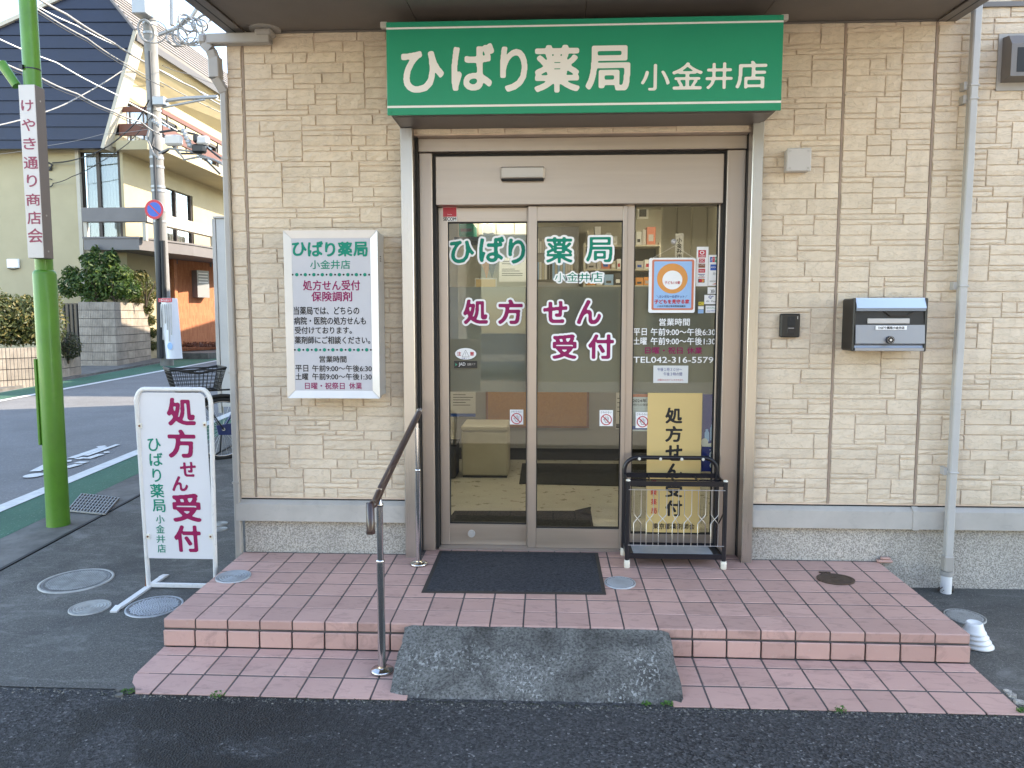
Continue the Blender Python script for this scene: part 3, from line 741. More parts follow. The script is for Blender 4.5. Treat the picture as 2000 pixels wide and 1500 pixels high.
def mk(w, d, h, bev=.0025):
    b = MB(); b.box(-w / 2, w / 2, -d / 2, d / 2, -h, 0, bev); me = bpy.data.meshes.new('tile')
    me.from_pydata(b.v, [], b.f); me.materials.append(M['tile']); return me
full = mk(T - 2 * NJ, T - 2.8 * NJ, .014)
RX = math.atan(.028)
for i in range(24):
    for j in range(6):
        y = -(j + .5) * T
        if j == 5: continue
        place_tile(full, (i + .5) * T, y, PFz(y) + random.uniform(-.0003, .0003), RX)
cut = mk(T - 2 * NJ, .15, .014)
for i in range(24):
    x = (i + .5) * T
    if 1.05 < x < 2.93: place_tile(cut, x, .082, .0005, 0)
# nosing tiles: top and front lip in one piece
b = MB(); w = T / 2 - NJ; d = T - 1.4 * NJ
P = [(-w, 0, -.014), (-w, -d + .016, -.014), (-w, -d + .016, -.044), (-w, -d + .002, -.044), (-w, -d, -.041), (-w, -d, -.005), (-w, -d + .005, 0), (-w, 0, 0)]
b.prism(P, (2 * w, 0, 0)); nose = bpy.data.meshes.new('nosing_tile'); nose.from_pydata(b.v, [], b.f); nose.materials.append(M['tile'])
ris = bpy.data.meshes.new('riser_tile'); b = MB(); b.box(-w, w, -.012, 0, -.076, 0, .003); ris.from_pydata(b.v, [], b.f); ris.materials.append(M['tile'])
for i in range(24):
    x = (i + .5) * T
    o = bpy.data.objects.new('nosing_tile', nose); COL.objects.link(o); o.parent = st; o.location = Vector((x, -5 * T - NJ / 2, PFz(-5 * T))) - ORG; o.rotation_euler = (RX, 0, 0)
    if 1.17 < x - .08 and x + .08 < 2.36: continue
    o = bpy.data.objects.new('riser_tile', ris); COL.objects.link(o); o.parent = st; o.location = Vector((x, -.925, -.077)) - ORG
    o.rotation_euler = (random.uniform(-.012, .012), 0, random.uniform(-.006, .006))
# lower tread: a cut row against the riser and two full rows
half = mk(T - 2 * NJ, .072, .014); low = mk(T - 2 * NJ, T + .006 - 2.6 * NJ, .02, .002)
LZ = lambda y: -.156 + (y + .93) * .05
for i in range(24):
    x = (i + .5) * T
    if 1.16 < x - .06 and x + .06 < 2.37: continue
    place_tile(half, x, -.974, LZ(-.974), math.atan(.05))
    for y in (-1.094, -1.256):
        if i == 0 and y < -1.2: continue
        place_tile(low, x, y, LZ(y) + random.uniform(-.0005, .0005), math.atan(.05))
def broken_tile(pts):
    b = MB(); b.prism([(x, y, LZ(y)) for x, y in pts], (0, 0, -.02)); obj('tile', b, M['tile'], st)
broken_tile([(.15, -1.178), (.15, -1.332), (.09, -1.332), (.062, -1.285), (.03, -1.25), (.008, -1.20), (.005, -1.178)])
# crumbled mortar bits at the two broken corners
for k, (x, y) in enumerate(((.035, -1.325), (3.735, -1.21))):
    b = MB()
    for q in range(9):
        c = Vector((x + random.uniform(-.03, .03), y + random.uniform(-.045, .05) * (1 + k), LZ(y) - .012)); r = random.uniform(.008, .02)
        b.prism([c + Vector((r * math.cos(a + random.uniform(-.3, .3)), r * math.sin(a), 0)) for a in (0, 1.2, 2.4, 3.6, 4.9)], (0, 0, r))
    o = obj('mortar_rubble', b, M['found'] if k else M['gutterc']); tag(o, ['crumbled mortar and moss at the broken street corner of the lower step', 'pale broken mortar edge at the step corner below the white bowls'][k], 'rubble', kind='stuff')
# concrete ramp slab
b = MB(); nx, ny = 34, 16; vs = []; fs = []
for j in range(ny + 1):
    for i in range(nx + 1):
        u, v = i / nx, j / ny
        xl = 1.155 + .004 * math.sin(9 * v); xr = 2.372 + .008 * v + .003 * math.sin(11 * v)
        y = -.934 - v * .372; z = -.030 - .142 * v
        e = min(u, 1 - u, v * .8 + .03, 1 - v)
        z += random.uniform(-.0018, .0018) - (.010 if e < .006 else 0)
        if j == ny: y += random.uniform(-.012, .006)
        if i in (0, nx): xl += random.uniform(-.003, .003)
        vs.append((xl + (xr - xl) * u, y, z))
n = nx + 1
fs = [(j * n + i, (j + 1) * n + i, (j + 1) * n + i + 1, j * n + i + 1) for j in range(ny) for i in range(nx)]
b.add(vs, fs, True)
for row in ([j * n for j in range(ny + 1)], [j * n + nx for j in range(ny + 1)][::-1], [ny * n + i for i in range(n)], [i for i in range(n)][::-1]):
    t = [vs[k] for k in row]; m_ = len(t); b.add(t + [(q[0], q[1], -.25) for q in t], [(k, k + m_, k + 1 + m_, k + 1) for k in range(m_ - 1)])
tag(obj('concrete_ramp', b, M['ramp']), 'worn grey concrete ramp slab in front of the tiled step', 'ramp')
# loose stone by the wall
b = MB(); b.box(3.70, 3.785, -.035, .0, PFz(-.02) + .002, .018, .006); b.box(3.72, 3.775, -.03, -.002, .018, .032, .006)
tag(obj('broken_tile_piece', b, M['tile']), 'small broken terracotta piece lying against the foundation on the platform end', 'broken tile')

# ------------------------------------------------------------------ entrance frame (parts of the building)
def part(name, m, f, parent=ph):
    b = MB(); f(b); return obj(name, b, M[m], parent)
part('door_jamb', 'steel', lambda b: b.box(.990, 1.058, -.055, .03, -.004, 2.445, .003))
part('door_jamb', 'steel', lambda b: b.box(2.925, 2.984, -.055, .03, -.004, 2.455, .003))
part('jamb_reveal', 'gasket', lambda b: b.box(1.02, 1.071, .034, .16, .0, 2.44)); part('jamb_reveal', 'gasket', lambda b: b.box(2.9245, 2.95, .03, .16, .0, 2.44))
# aluminium frame
YF = .115
part('frame_post', 'alu', lambda b: b.box(1.072, 1.146, .075, .22, .0, 2.335, .003)); part('frame_post', 'alu', lambda b: b.box(2.822, 2.924, .075, .22, .0, 2.335, .003)); part('frame_head', 'alu_h', lambda b: b.box(1.07, 2.924, .06, .22, 2.338, 2.412, .003))
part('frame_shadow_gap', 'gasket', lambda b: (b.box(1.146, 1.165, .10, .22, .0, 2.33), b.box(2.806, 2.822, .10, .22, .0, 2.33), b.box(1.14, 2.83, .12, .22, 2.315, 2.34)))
part('header_cover', 'alu_h', lambda b: (b.box(1.165, 2.806, .088, .24, 2.043, 2.318, .003),))
part('threshold', 'alu', lambda b: b.box(1.146, 2.822, .10, .30, -.004, .012, .002))
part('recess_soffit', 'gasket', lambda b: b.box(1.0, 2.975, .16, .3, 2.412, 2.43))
sen = part('door_sensor', 'alu', lambda b: b.box(1.538, 1.795, .058, .089, 2.178, 2.252, .010))
part('sensor_face', 'plastic_grey', lambda b: b.box(1.548, 1.785, .052, .058, 2.190, 2.245, .003), sen)
part('sensor_lens', 'gasket', lambda b: b.box(1.545, 1.788, .056, .075, 2.172, 2.184, .003), sen)

def leaf(name, x0, x1, Y, stiles, gx, gz_, top, bot, label):
    """A framed glass leaf: stiles, top rail, bottom rail, pane, frosted band."""
    d = tag(obj(name, MB().box(stiles[0][0], stiles[0][1], Y - .02, Y + .02, bot, top, .003), M['alu'], ph), label)
    part('stile', 'alu', lambda b: b.box(stiles[1][0], stiles[1][1], Y - .02, Y + .02, bot, top, .003), d)
    part('top_rail', 'alu_h', lambda b: b.box(stiles[0][1], stiles[1][0], Y - .017, Y + .017, gz_[1], top - .002, .002), d)
    part('bottom_rail', 'alu_h', lambda b: b.box(stiles[0][1], stiles[1][0], Y - .017, Y + .017, bot, gz_[0], .002), d)
    part('gasket', 'gasket', lambda b: (b.box(gx[0], gx[0] + .008, Y - .012, Y + .012, *gz_), b.box(gx[1] - .008, gx[1], Y - .012, Y + .012, *gz_), b.box(gx[0], gx[1], Y - .012, Y + .012, gz_[0], gz_[0] + .008), b.box(gx[0], gx[1], Y - .012, Y + .012, gz_[1] - .006, gz_[1])), d)
    part('pane', 'glass', lambda b: b.box(gx[0] + .008, gx[1] - .008, Y - .003, Y + .003, gz_[0] + .008, gz_[1] - .006), d)
    zt, zb = W((gx_px := 1050), 560, Y).z, W(1050, 766, Y).z
    part('frosted_band', 'film', lambda b: b.box(gx[0] + .009, gx[1] - .009, Y + .004, Y + .0045, zb, zt), d)
    return d
def X(px, py, Y): return W(px, py, Y).x
Y1, Y2, Y3 = .185, .145, .135
L = leaf('sliding_door', 0, 0, Y1, ((1.166, X(877, 700, Y1)), (X(1029, 700, Y1), X(1048, 700, Y1))), (X(876, 700, Y1), X(1030, 700, Y1)), (W(950, 1022, Y1).z, W(950, 434, Y1).z), 2.04, .012, 'street-side leaf of the sliding door with the lock')
R_ = leaf('sliding_door', 0, 0, Y2, ((X(1031, 700, Y2), X(1048, 700, Y2)), (X(1213, 700, Y2), X(1222, 700, Y2))), (X(1047, 700, Y2), X(1214, 700, Y2)), (W(1130, 1031, Y2).z, W(1130, 432, Y2).z), 2.04, .012, 'middle leaf of the sliding door')
FX = leaf('fixed_window', 0, 0, Y3 + .02, ((X(1220, 700, Y3), X(1236, 700, Y3)), (2.795, 2.807)), (X(1235, 700, Y3), 2.797), (W(1320, 1044, Y3).z, W(1320, 396, Y3).z), 2.045, .012, 'fixed glass panel beside the sliding leaves')
YG1, YG2, YG3 = Y1 - .004, Y2 - .004, Y3 + .016
part('door_lock', 'alu_silver', lambda b: (b.cyl((X(921, 1042, Y1 - .02), Y1 - .028, W(921, 1042, Y1 - .02).z), (X(921, 1042, Y1 - .02), Y1 - .017, W(921, 1042, Y1 - .02).z), .022, n=24), b.cyl((X(921, 1042, Y1), Y1 - .031, W(921, 1042, Y1 - .02).z), (X(921, 1042, Y1), Y1 - .028, W(921, 1042, Y1 - .02).z), .010, n=16)), L)
# door lettering
P1, P2, P3 = front(YG1), front(YG2), front(YG3)
glyphs('lettering', [('ひ', (879, 470, 926, 514)), ('ば', (936, 462, 985, 512)), ('り', (993, 466, 1026, 515))], P1, M['green_ink'], L, 2.0, halo=5, halo_mat=M['white_print'])
glyphs('lettering', [('処', (905, 585, 953, 633)), ('方', (973, 585, 1021, 633))], P1, M['mag_ink'], L, 2.2, halo=5, halo_mat=M['white_print'])
glyphs('lettering', [('薬', (1067, 463, 1118, 514)), ('局', (1145, 463, 1196, 512))], P2, M['green_ink'], R_, 1.8, halo=5, halo_mat=M['white_print'])
glyphs('lettering', [('小', (1084, 533, 1105, 551)), ('金', (1107, 532, 1129, 550)), ('井', (1131, 533, 1152, 551)), ('店', (1154, 532, 1177, 551))], P2, M['green_ink'], R_, .6, halo=6, halo_mat=M['white_print'], res=40)
glyphs('lettering', [('せ', (1061, 588, 1108, 631)), ('ん', (1127, 586, 1174, 633)), ('受', (1079, 653, 1126, 701)), ('付', (1149, 653, 1199, 701))], P2, M['mag_ink'], R_, 2.2, halo=5, halo_mat=M['white_print'])
HX = 3e-3
def hand_sticker(pl, x0, y0, x1, y1, parent):
    s = sheet('hand_sticker', (x0, y0, x1, y1), pl, M['white_print'], parent, .001)
    h = y1 - y0; cx = (x0 + x1) / 2; cy = y0 + h * .6; r = (x1 - x0) * .42
    b = MB(); u = pl.uv(cx, cy); R1 = abs(pl.uv(cx + r, cy)[0] - u[0])
    n = 26; ro = lambda k, q: pl.at(u[0] + q * math.cos(2 * PI * k / n), u[1] + q * math.sin(2 * PI * k / n), .003)
    b.add([ro(k, R1) for k in range(n)] + [ro(k, R1 * .84) for k in range(n)], [(k, (k + 1) % n, (k + 1) % n + n, k + n) for k in range(n)])
    d = R1 * .62; b.add([pl.at(u[0] - d - .002, u[1] + d - .002, .0034), pl.at(u[0] - d + .002, u[1] + d + .002, .0034), pl.at(u[0] + d + .002, u[1] - d + .002, .0034), pl.at(u[0] + d - .002, u[1] - d - .002, .0034)], [(0, 1, 2, 3)])
    q = MB(); stick = lambda a, c: stroke_line(q, pl, [a, c], .0022, .0026)
    for k in range(4): stick((cx - r * .3 + k * r * .22, cy + r * .1), (cx - r * .34 + k * r * .26, cy - r * (.5, .62, .6, .45)[k]))
    stick((cx - r * .3, cy + r * .1), (cx - r * .55, cy - r * .08)); stick((cx - r * .3, cy + r * .15), (cx - r * .12, cy + r * .5)); stick((cx + r * .36, cy + r * .1), (cx + r * .2, cy + r * .5)); stick((cx - r * .12, cy + r * .5), (cx + r * .2, cy + r * .5))
    text('sticker_text', 'さわらない', (x0 + 2, y0 + 2, x1 - 2, y0 + h * .2), pl, M['black_ink'], parent, .0025)
    obj('hand_symbol', q, M['black_ink'], parent); obj('prohibition_ring', b, M['red_ink'], parent)
    return s
hand_sticker(P1, 996, 800, 1022, 829, L); hand_sticker(P2, 1171, 801, 1197, 832, R_); hand_sticker(P3, 1241.5, 805, 1268, 836, FX)
# warning oval, door maker's label and security sticker on the street-side leaf
b = MB(); ellipse(b, P1, 909.5, 691, 21.5, 12, .0012); obj('warning_sticker', b, M['black_ink'], L)
b = MB(); ellipse(b, P1, 909.5, 691, 20.8, 11.4, .0018); obj('warning_sticker', b, M['white_print'], L)
text('sticker_text', '注', (893, 687, 900.5, 694.5), P1, M['red_ink'], L, .0025, .03); text('sticker_text', '意', (918, 687, 926, 694.5), P1, M['red_ink'], L, .0025, .03)
b = MB(); [stroke_line(b, P1, [a, c], .0016, .0025) for a, c in (((909.5, 683.5), (902.5, 697)), ((902.5, 697), (916.5, 697)), ((916.5, 697), (909.5, 683.5)), ((909.5, 688), (909.5, 693)), ((909.5, 694.3), (909.5, 695.4)))]
obj('warning_symbol', b, M['black_ink'], L)
text('sticker_text', '自動ドア', (902, 698.5, 917, 701.5), P1, M['blue_print'], L, .0025)
sheet('maker_label', (887, 705, 932, 719), P1, M['dark_plastic'], L, .0012)
text('label_text', 'JAD', (896, 708, 909, 716), P1, M['white_print'], L, .002); text('label_text', '自動ドア', (913, 709, 928, 714), P1, M['plastic_grey'], L, .002)
b = MB(); poly(b, P1, [(889.5, 709), (893.5, 712), (889.5, 715)], .002); obj('label_mark', b, M['sign_green'], L)
PR1 = front(Y1 - .0185)
sheet('security_sticker', (864.5, 404, 892.5, 432.5), PR1, M['white_print'], L, .001); sheet('security_sticker', (865.3, 405, 891.8, 423.5), PR1, M['red_ink'], L, .002)
text('sticker_text', 'SECOM', (866, 424.6, 891, 431), PR1, M['black_ink'], L, .002, .04); text('sticker_text', 'Security', (874, 418, 883, 420.5), PR1, M['white_print'], L, .003)
# opening hours on the fixed pane
for s_, bx, m_ in (('営業時間', (1287.5, 622, 1347, 636), 'white_print'), ('平日', (1237, 641.5, 1263, 655), 'white_print'), ('午前9:00〜午後6:30', (1271, 641, 1397, 655.5), 'white_print'), ('土曜', (1237, 659, 1263, 673), 'white_print'), ('午前9:00〜午後1:30', (1271, 659, 1397, 673.5), 'white_print'), ('日曜・祝日', (1260, 678, 1333, 691), 'mag_ink'), ('休業', (1342, 678, 1371, 691), 'mag_ink'), ('TEL042-316-5579', (1237, 697, 1393, 708.5), 'white_print')):
    text('lettering', s_, bx, P3, M[m_], FX, .0015, .018)
sheet('paper_notice', (1276, 714, 1344, 748), P3, M['paper'], FX)
text('notice_text', '午後１時３０分〜', (1284, 718, 1332, 725), P3, M['blue_print'], FX, .002); text('notice_text', '午後３時の間', (1296, 727, 1332, 734), P3, M['blue_print'], FX, .002); text('notice_text', '店舗前のみ分けていただきます。', (1284, 740, 1335, 744), P3, M['red_ink'], FX, .002)
# payment stickers
def card(box, m_, parent=FX, lift=.001): return sheet('payment_sticker', box, P3, M[m_], parent, lift)
card((1360, 482, 1383, 559), 'white_print'); card((1383.6, 498, 1405, 558), 'white_print', lift=.0015)
for bx, m_ in (((1363.7, 488.5, 1378.5, 503), 'sign_red'), ((1365, 505, 1376.5, 513), 'sign_red'), ((1364, 515, 1377, 523), 'wood_red'), ((1364, 525, 1377, 532.5), 'sign_red'), ((1363.5, 535.2, 1376.5, 536.4), 'blue_print'), ((1363.5, 541.5, 1376.5, 542.3), 'red_ink'), ((1363.5, 544.5, 1376, 552), 'dark_plastic'), ((1387.3, 516.5, 1399, 528), 'sign_blue'), ((1386.5, 502, 1391, 512), 'sign_blue'), ((1391.4, 502, 1396, 512), 'sign_red'), ((1396.4, 502, 1401, 512), 'sign_green')):
    card(bx, m_, lift=.0025)
b = MB(); ellipse(b, P3, 1371, 493.5, 4.6, 3.6, .0035); ellipse(b, P3, 1368.6, 548.3, 3.2, 3.2, .0035); obj('payment_mark', b, M['white_print'], FX)
b = MB(); ellipse(b, P3, 1371, 493.5, 2.8, 2.2, .0042); ellipse(b, P3, 1368, 548.3, 3.3, 3.3, .0048); obj('payment_mark', b, M['sign_red'], FX)
b = MB(); ellipse(b, P3, 1372, 548.3, 3.3, 3.3, .0044); obj('payment_mark', b, M['orange_print'], FX)
for s_, bx, m_ in (('DC', (1366.5, 506.5, 1375, 511.5), 'white_print'), ('UFJ', (1366, 516.5, 1375, 519), 'white_print'), ('Nicos', (1366, 526.7, 1375, 530.7), 'white_print'), ('VISA', (1365, 537.3, 1375.5, 540.8), 'black_ink'), ('DINERS', (1365.5, 498.3, 1377, 500.2), 'white_print'), ('CARD', (1366.5, 500.6, 1376, 502.4), 'white_print'), ('JCB', (1387.2, 504.5, 1400.4, 509.5), 'white_print'), ('AMEX', (1388, 520.5, 1398.4, 523.8), 'white_print'), ('DISCOVER', (1386, 548, 1401, 551), 'black_ink'), (')))', (1392, 532, 1397, 537.5), 'black_ink')):
    text('sticker_text', s_, bx, P3, M[m_], FX, .0045)
b = MB(); poly(b, P3, [(1390, 555.5), (1401, 551.8), (1401, 555.5)], .003); obj('payment_mark', b, M['salmon_print'], FX)
for bx, m_ in (((1382, 561, 1400.5, 574), 'white_print'), ((1375.5, 576, 1402, 594), 'white_print'), ((1378, 597, 1400.3, 611), 'white_print'), ((1364.3, 589.5, 1374.6, 596.3), 'yellow_print'), ((1363.5, 598.2, 1374.3, 604), 'white_print'), ((1363.3, 604.6, 1374.1, 612), 'skyblue_print')): card(bx, m_)
text('sticker_text', ')))', (1388, 565.5, 1395, 573), P3, M['black_ink'], FX, .002, .03); text('sticker_text', 'Q', (1384, 577.5, 1389.6, 583.5), P3, M['blue_print'], FX, .002, .05); text('sticker_text', '+', (1390.3, 577.5, 1393.4, 580.6), P3, M['blue_print'], FX, .002, .05); text('sticker_text', 'iD  Pay', (1379, 587, 1398, 590.5), P3, M['black_ink'], FX, .002)
text('sticker_text', 'QUICPay', (1380, 600, 1397, 603.5), P3, M['green_ink'], FX, .002); text('sticker_text', 'nanaco WAON', (1380, 605.5, 1398, 608.5), P3, M['sign_blue'], FX, .002); text('sticker_text', 'IC', (1366, 591, 1372, 595), P3, M['black_ink'], FX, .002)
# yellow poster and what is taped behind the fixed pane
sheet('yellow_poster', (1263, 767.5, 1368.5, 1042.5), P3, M['yellow_poster'], FX, .0012)
glyphs('poster_text', [(c, (1299.5, y0, 1332.5, y1)) for c, y0, y1 in (('処', 796, 827), ('方', 832, 863), ('せ', 868.5, 900), ('ん', 905, 934), ('受', 941, 971), ('付', 977, 1008))], P3, M['black_ink'], FX, 2.4, .002)
for c, y0 in (('保', 935), ('険', 956), ('薬', 974.5), ('局', 992)): text('poster_text', c, (1271.5, y0, 1282.5, y0 + 11), P3, M['sign_red'], FX, .002, .02)
text('poster_text', '東京都薬剤師会', (1275.5, 1022, 1356.5, 1033.5), P3, M['black_ink'], FX, .002, .02)
PB3 = front(Y3 + .03)
sheet('notice_sheet', (1232, 770, 1295, 842), PB3, M['paper'], FX); sheet('notice_sheet', (1232, 770, 1295, 775.5), PB3, M['salmon_print'], FX, .002)
text('notice_text', '2024年12月', (1236, 779, 1280, 786), PB3, M['black_ink'], FX, .002, .02); text('notice_text', '現行の健康保険証', (1236, 788, 1286, 793), PB3, M['black_ink'], FX, .002)
b = MB(); [stroke_line(b, PB3, [(1237, y), (1262, y)], .0012, .002) for y in range(798, 826, 4)]; obj('notice_text', b, M['plastic_grey'], FX)
sheet('notice_sheet', (1232, 832, 1295, 839), PB3, M['sign_blue'], FX, .002)
sheet('blue_poster', (1371, 770, 1399, 921), PB3, M['blue_print'], FX, .001)
b = MB()
for (x0, y0, x1, y1) in ((1376, 838, 1385, 862), (1387, 829, 1396, 860)):
    poly(b, PB3, [(x0, y1), (x1, y1), (x1, y0 + 7), (x1 - 2, y0 + 4), (x1 - 2, y0), (x0 + 2, y0), (x0 + 2, y0 + 4), (x0, y0 + 7)], .002)
obj('poster_bottle', b, M['skyblue_print'], FX)
b = MB(); poly(b, PB3, [(1371, 868), (1399, 864), (1399, 873), (1371, 872)], .002); ellipse(b, PB3, 1376, 864, 7, 8, .0022); obj('poster_band', b, M['cream_rubber'], FX)
text('poster_text', 'OS', (1386, 882, 1398, 897), PB3, M['white_print'], FX, .002, .06); text('poster_text', '経口補水', (1386, 877, 1398, 880), PB3, M['white_print'], FX, .002)
b = MB(); ellipse(b, PB3, 1391, 909, 5.2, 5.5, .002); obj('poster_mark', b, M['white_print'], FX); text('poster_text', '企', (1388, 906, 1394, 912), PB3, M['blue_print'], FX, .003, .05)
# hanging board
Yb = Y3 - .004
hb = thing('hanging_board', 'light blue child safety board with orange border hanging on the glass by a cord', 'hanging board', W(1313, 557, Yb))
PH = front(Yb)
def rrect(mb, pl, box, r, lift, n=5):
    u0, u1, v0, v1 = pl.rect(*box); P = []
    for cx, cy, a0 in ((u1 - r, v1 - r, 0), (u0 + r, v1 - r, 90), (u0 + r, v0 + r, 180), (u1 - r, v0 + r, 270)):
        P += [pl.at(cx + r * math.cos(math.radians(a0 + 90 * k / n)), cy + r * math.sin(math.radians(a0 + 90 * k / n)), lift) for k in range(n + 1)]
    return P
b = MB(); b.prism(rrect(b, PH, (1267, 503.5, 1358, 611), .012, .001), (0, .004, 0)); obj('board', b, M['white_print'], hb)
b = MB(); P = rrect(b, PH, (1273, 507, 1355, 605.5), .010, .0018); b.add(P, [tuple(range(len(P)))]); obj('border', b, M['salmon_print'], hb)
b = MB(); P = rrect(b, PH, (1277, 510.5, 1350.5, 602), .006, .0025); b.add(P, [tuple(range(len(P)))]); obj('panel', b, M['skyblue_print'], hb)
b = MB(); ellipse(b, PH, 1313, 544, 30, 29.5, .003, 40); obj('emblem_ring', b, M['orange_print'], hb)
b = MB(); ellipse(b, PH, 1313, 547, 19.5, 18.5, .0036, 36); obj('emblem_centre', b, M['white_print'], hb)
text('board_text', '子ども110番', (1298, 549, 1328, 555), PH, M['red_ink'], hb, .0042, .02)
text('board_text', '＼カンガルーのポケット／', (1282, 576.5, 1342, 582), PH, M['blue_print'], hb, .0035, .02)
text('board_text', '子どもを見守る家', (1278, 585, 1346, 593), PH, M['red_ink'], hb, .0035, .05)
text('board_text', '小金井市健全育成推進協議会', (1283, 596, 1339, 599.8), PH, M['black_ink'], hb, .0035, .01)
b = MB(); b.tube([W(1273, 505, Yb - .004), W(1318, 480, Yb)], .0011, 5); b.tube([W(1357, 505, Yb - .004), W(1318, 480, Yb)], .0011, 5); obj('cord', b, M['cream_rubber'], hb)
b = MB(); b.cyl(W(1316, 472, Yb + .012), W(1316, 472, Yb), .016, .007, 14); obj('suction_cup', b, M['plastic_grey'], hb)

# ------------------------------------------------------------------ green shop sign over the door
sg = thing('shop_sign', 'long green box sign with white pharmacy lettering above the entrance', 'shop sign', (1.983, -.16, 2.44))
part('sign_box', 'fascia', lambda b: (b.box(.985, 2.981, -.315, -.016, 2.452, 2.90, .002), b.box(1.005, 2.96, -.26, -.012, 2.446, 2.453)), sg)
part('sign_face', 'sign_green', lambda b: b.box(.978, 2.988, -.326, -.3155, 2.440, 2.905, .002), sg)
PS = front(-.326)
glyphs('lettering', [('ひ', (784, 100, 867, 181)), ('ば', (882, 85, 965, 177)), ('り', (977, 91, 1030, 179)), ('薬', (1044, 88, 1132, 181)), ('局', (1144, 89, 1231, 177))], PS, M['white_print'], sg, 2.4, res=72)
glyphs('lettering', [('小', (1252, 125, 1308, 177)), ('金', (1313, 122, 1372, 175)), ('井', (1378, 122, 1431, 174)), ('店', (1437, 119, 1498, 173))], PS, M['white_print'], sg, 1.0)
part('stripe', 'white_print', lambda b: (b.box(.979, 2.987, -.3272, -.326, 2.868, 2.877), ), sg)
part('stripe', 'white_print', lambda b: (b.box(.979, 2.987, -.3272, -.326, 2.476, 2.487), ), sg)
b = MB()
for x in (.995, 1.6, 2.28, 2.97):
    for z in (2.893, 2.457): b.cyl((x, -.329, z), (x, -.325, z), .006, n=10)
obj('screw', b, M['sign_green'], sg)
b = MB()
for x in (.962, 2.998): b.box(x - .018, x + .018, -.31, -.28, 2.885, 2.915, .003)
obj('mounting_lug', b, M['plastic_grey'], sg)
# ------------------------------------------------------------------ light box on the wall
D = .185; PLB = front(-D)
xa, xb, za, zb = X(557, 614, -D), X(739.5, 614, -D), W(650, 778, -D).z, W(650, 449.5, -D).z
lb = thing('light_box_sign', 'white framed light box with opening hours on the stone wall beside the entrance', 'wall sign', ((xa + xb) / 2, -.1, za))
part('case', 'alu_silver', lambda b: (b.box(xa + .012, xb - .004, -D + .05, -.012, za + .01, zb - .008, .004), b.box(xa + .002, xb - .001, -D + .012, -D + .0485, za + .002, zb - .002, .003)), lb)
fw_ = .042
def framebar(name, P, parent, m_): b = MB(); b.prism(P, (0, .012, 0)); return obj(name, b, M[m_], parent)
for P in ([(xa, zb), (xb, zb), (xb - fw_, zb - fw_), (xa + fw_, zb - fw_)], [(xa, za), (xb, za), (xb - fw_, za + fw_), (xa + fw_, za + fw_)], [(xa, za), (xa, zb), (xa + fw_, zb - fw_), (xa + fw_, za + fw_)], [(xb, za), (xb, zb), (xb - fw_, zb - fw_), (xb - fw_, za + fw_)]):
    c = Vector((sum(p[0] for p in P) / 4, sum(p[1] for p in P) / 4)); P = [(p[0] + (c.x - p[0]) * .004, p[1] + (c.y - p[1]) * .004) for p in P]
    b = MB(); o_, i_ = P[:2], P[2:]
    q = [(p[0], -D, p[1]) for p in o_] + [(p[0], -D + .008, p[1]) for p in i_]; r = [(p[0], -D + .0118, p[1]) for p in P]
    b.add(q + r, [(0, 1, 2, 3), (4, 5, 6, 7), (0, 1, 5, 4), (1, 2, 6, 5), (2, 3, 7, 6), (3, 0, 4, 7)]); obj('frame', b, M['alu_silver'], lb)
part('face_panel', 'lightbox_acrylic', lambda b: b.box(xa + fw_ - .004, xb - fw_ + .004, -D + .009, -D + .0115, za + fw_ - .004, zb - fw_ + .004), lb)
part('vent', 'gasket', lambda b: [b.box(xb - .0045, xb - .003, -D + .07, -D + .10, zb - .14 - k * .012, zb - .135 - k * .012) for k in range(3)], lb)
PF_ = front(-D + .009)
glyphs('lettering', [('ひ', (570.5, 473, 599, 500)), ('ば', (601, 471, 631, 501)), ('り', (635, 473, 655, 501)), ('薬', (660, 472, 688, 501)), ('局', (690, 472, 718, 501))], PF_, M['green_ink'], lb, 2.2)
for s_, bx, m_, k in (('小金井店', (606, 508, 684, 525.5), 'green_ink', .012), ('処方せん受付', (592, 547.5, 703, 567), 'mag_ink', .02), ('保険調剤', (608.5, 569.5, 687.5, 588.5), 'mag_ink', .02), ('当薬局では、どちらの', (574, 599, 701.5, 614.5), 'black_ink', .020), ('病院・医院の処方せんも', (574.5, 619, 714.5, 634), 'black_ink', .020), ('受付けております。', (576, 638, 687, 652), 'black_ink', .020), ('薬剤師にご相談ください。', (576, 657, 723, 671.5), 'black_ink', .020), ('営業時間', (624, 695, 676.5, 708), 'black_ink', .018), ('平日', (577, 713, 602, 726), 'black_ink', .018), ('午前9:00〜午後6:30', (610, 713, 726, 726), 'black_ink', .018), ('土曜', (577.5, 729, 602, 742), 'black_ink', .018), ('午前9:00〜午後1:30', (610, 729, 726, 742), 'black_ink', .018), ('日曜・祝祭日', (596, 747, 673, 760), 'mag_ink', .012), ('休業', (682, 747, 707, 760), 'mag_ink', .012)):
    text('lettering', s_, bx, PF_, M[m_], lb, .0012, k)
for y, x0, x1 in ((536.5, 571.5, 721), (683.3, 576, 724.5)):
    g_ = MB(); k_ = MB()
    for k in range(19):
        x = x0 + (x1 - x0) * k / 18; ellipse(g_ if k % 2 else k_, PF_, x, y, 3.4 if k % 2 else 1.9, 3.4 if k % 2 else 1.9, .0012, 18)
    obj('dot_row', g_, M['green_ink'], lb); obj('dot_row', k_, M['black_ink'], lb)
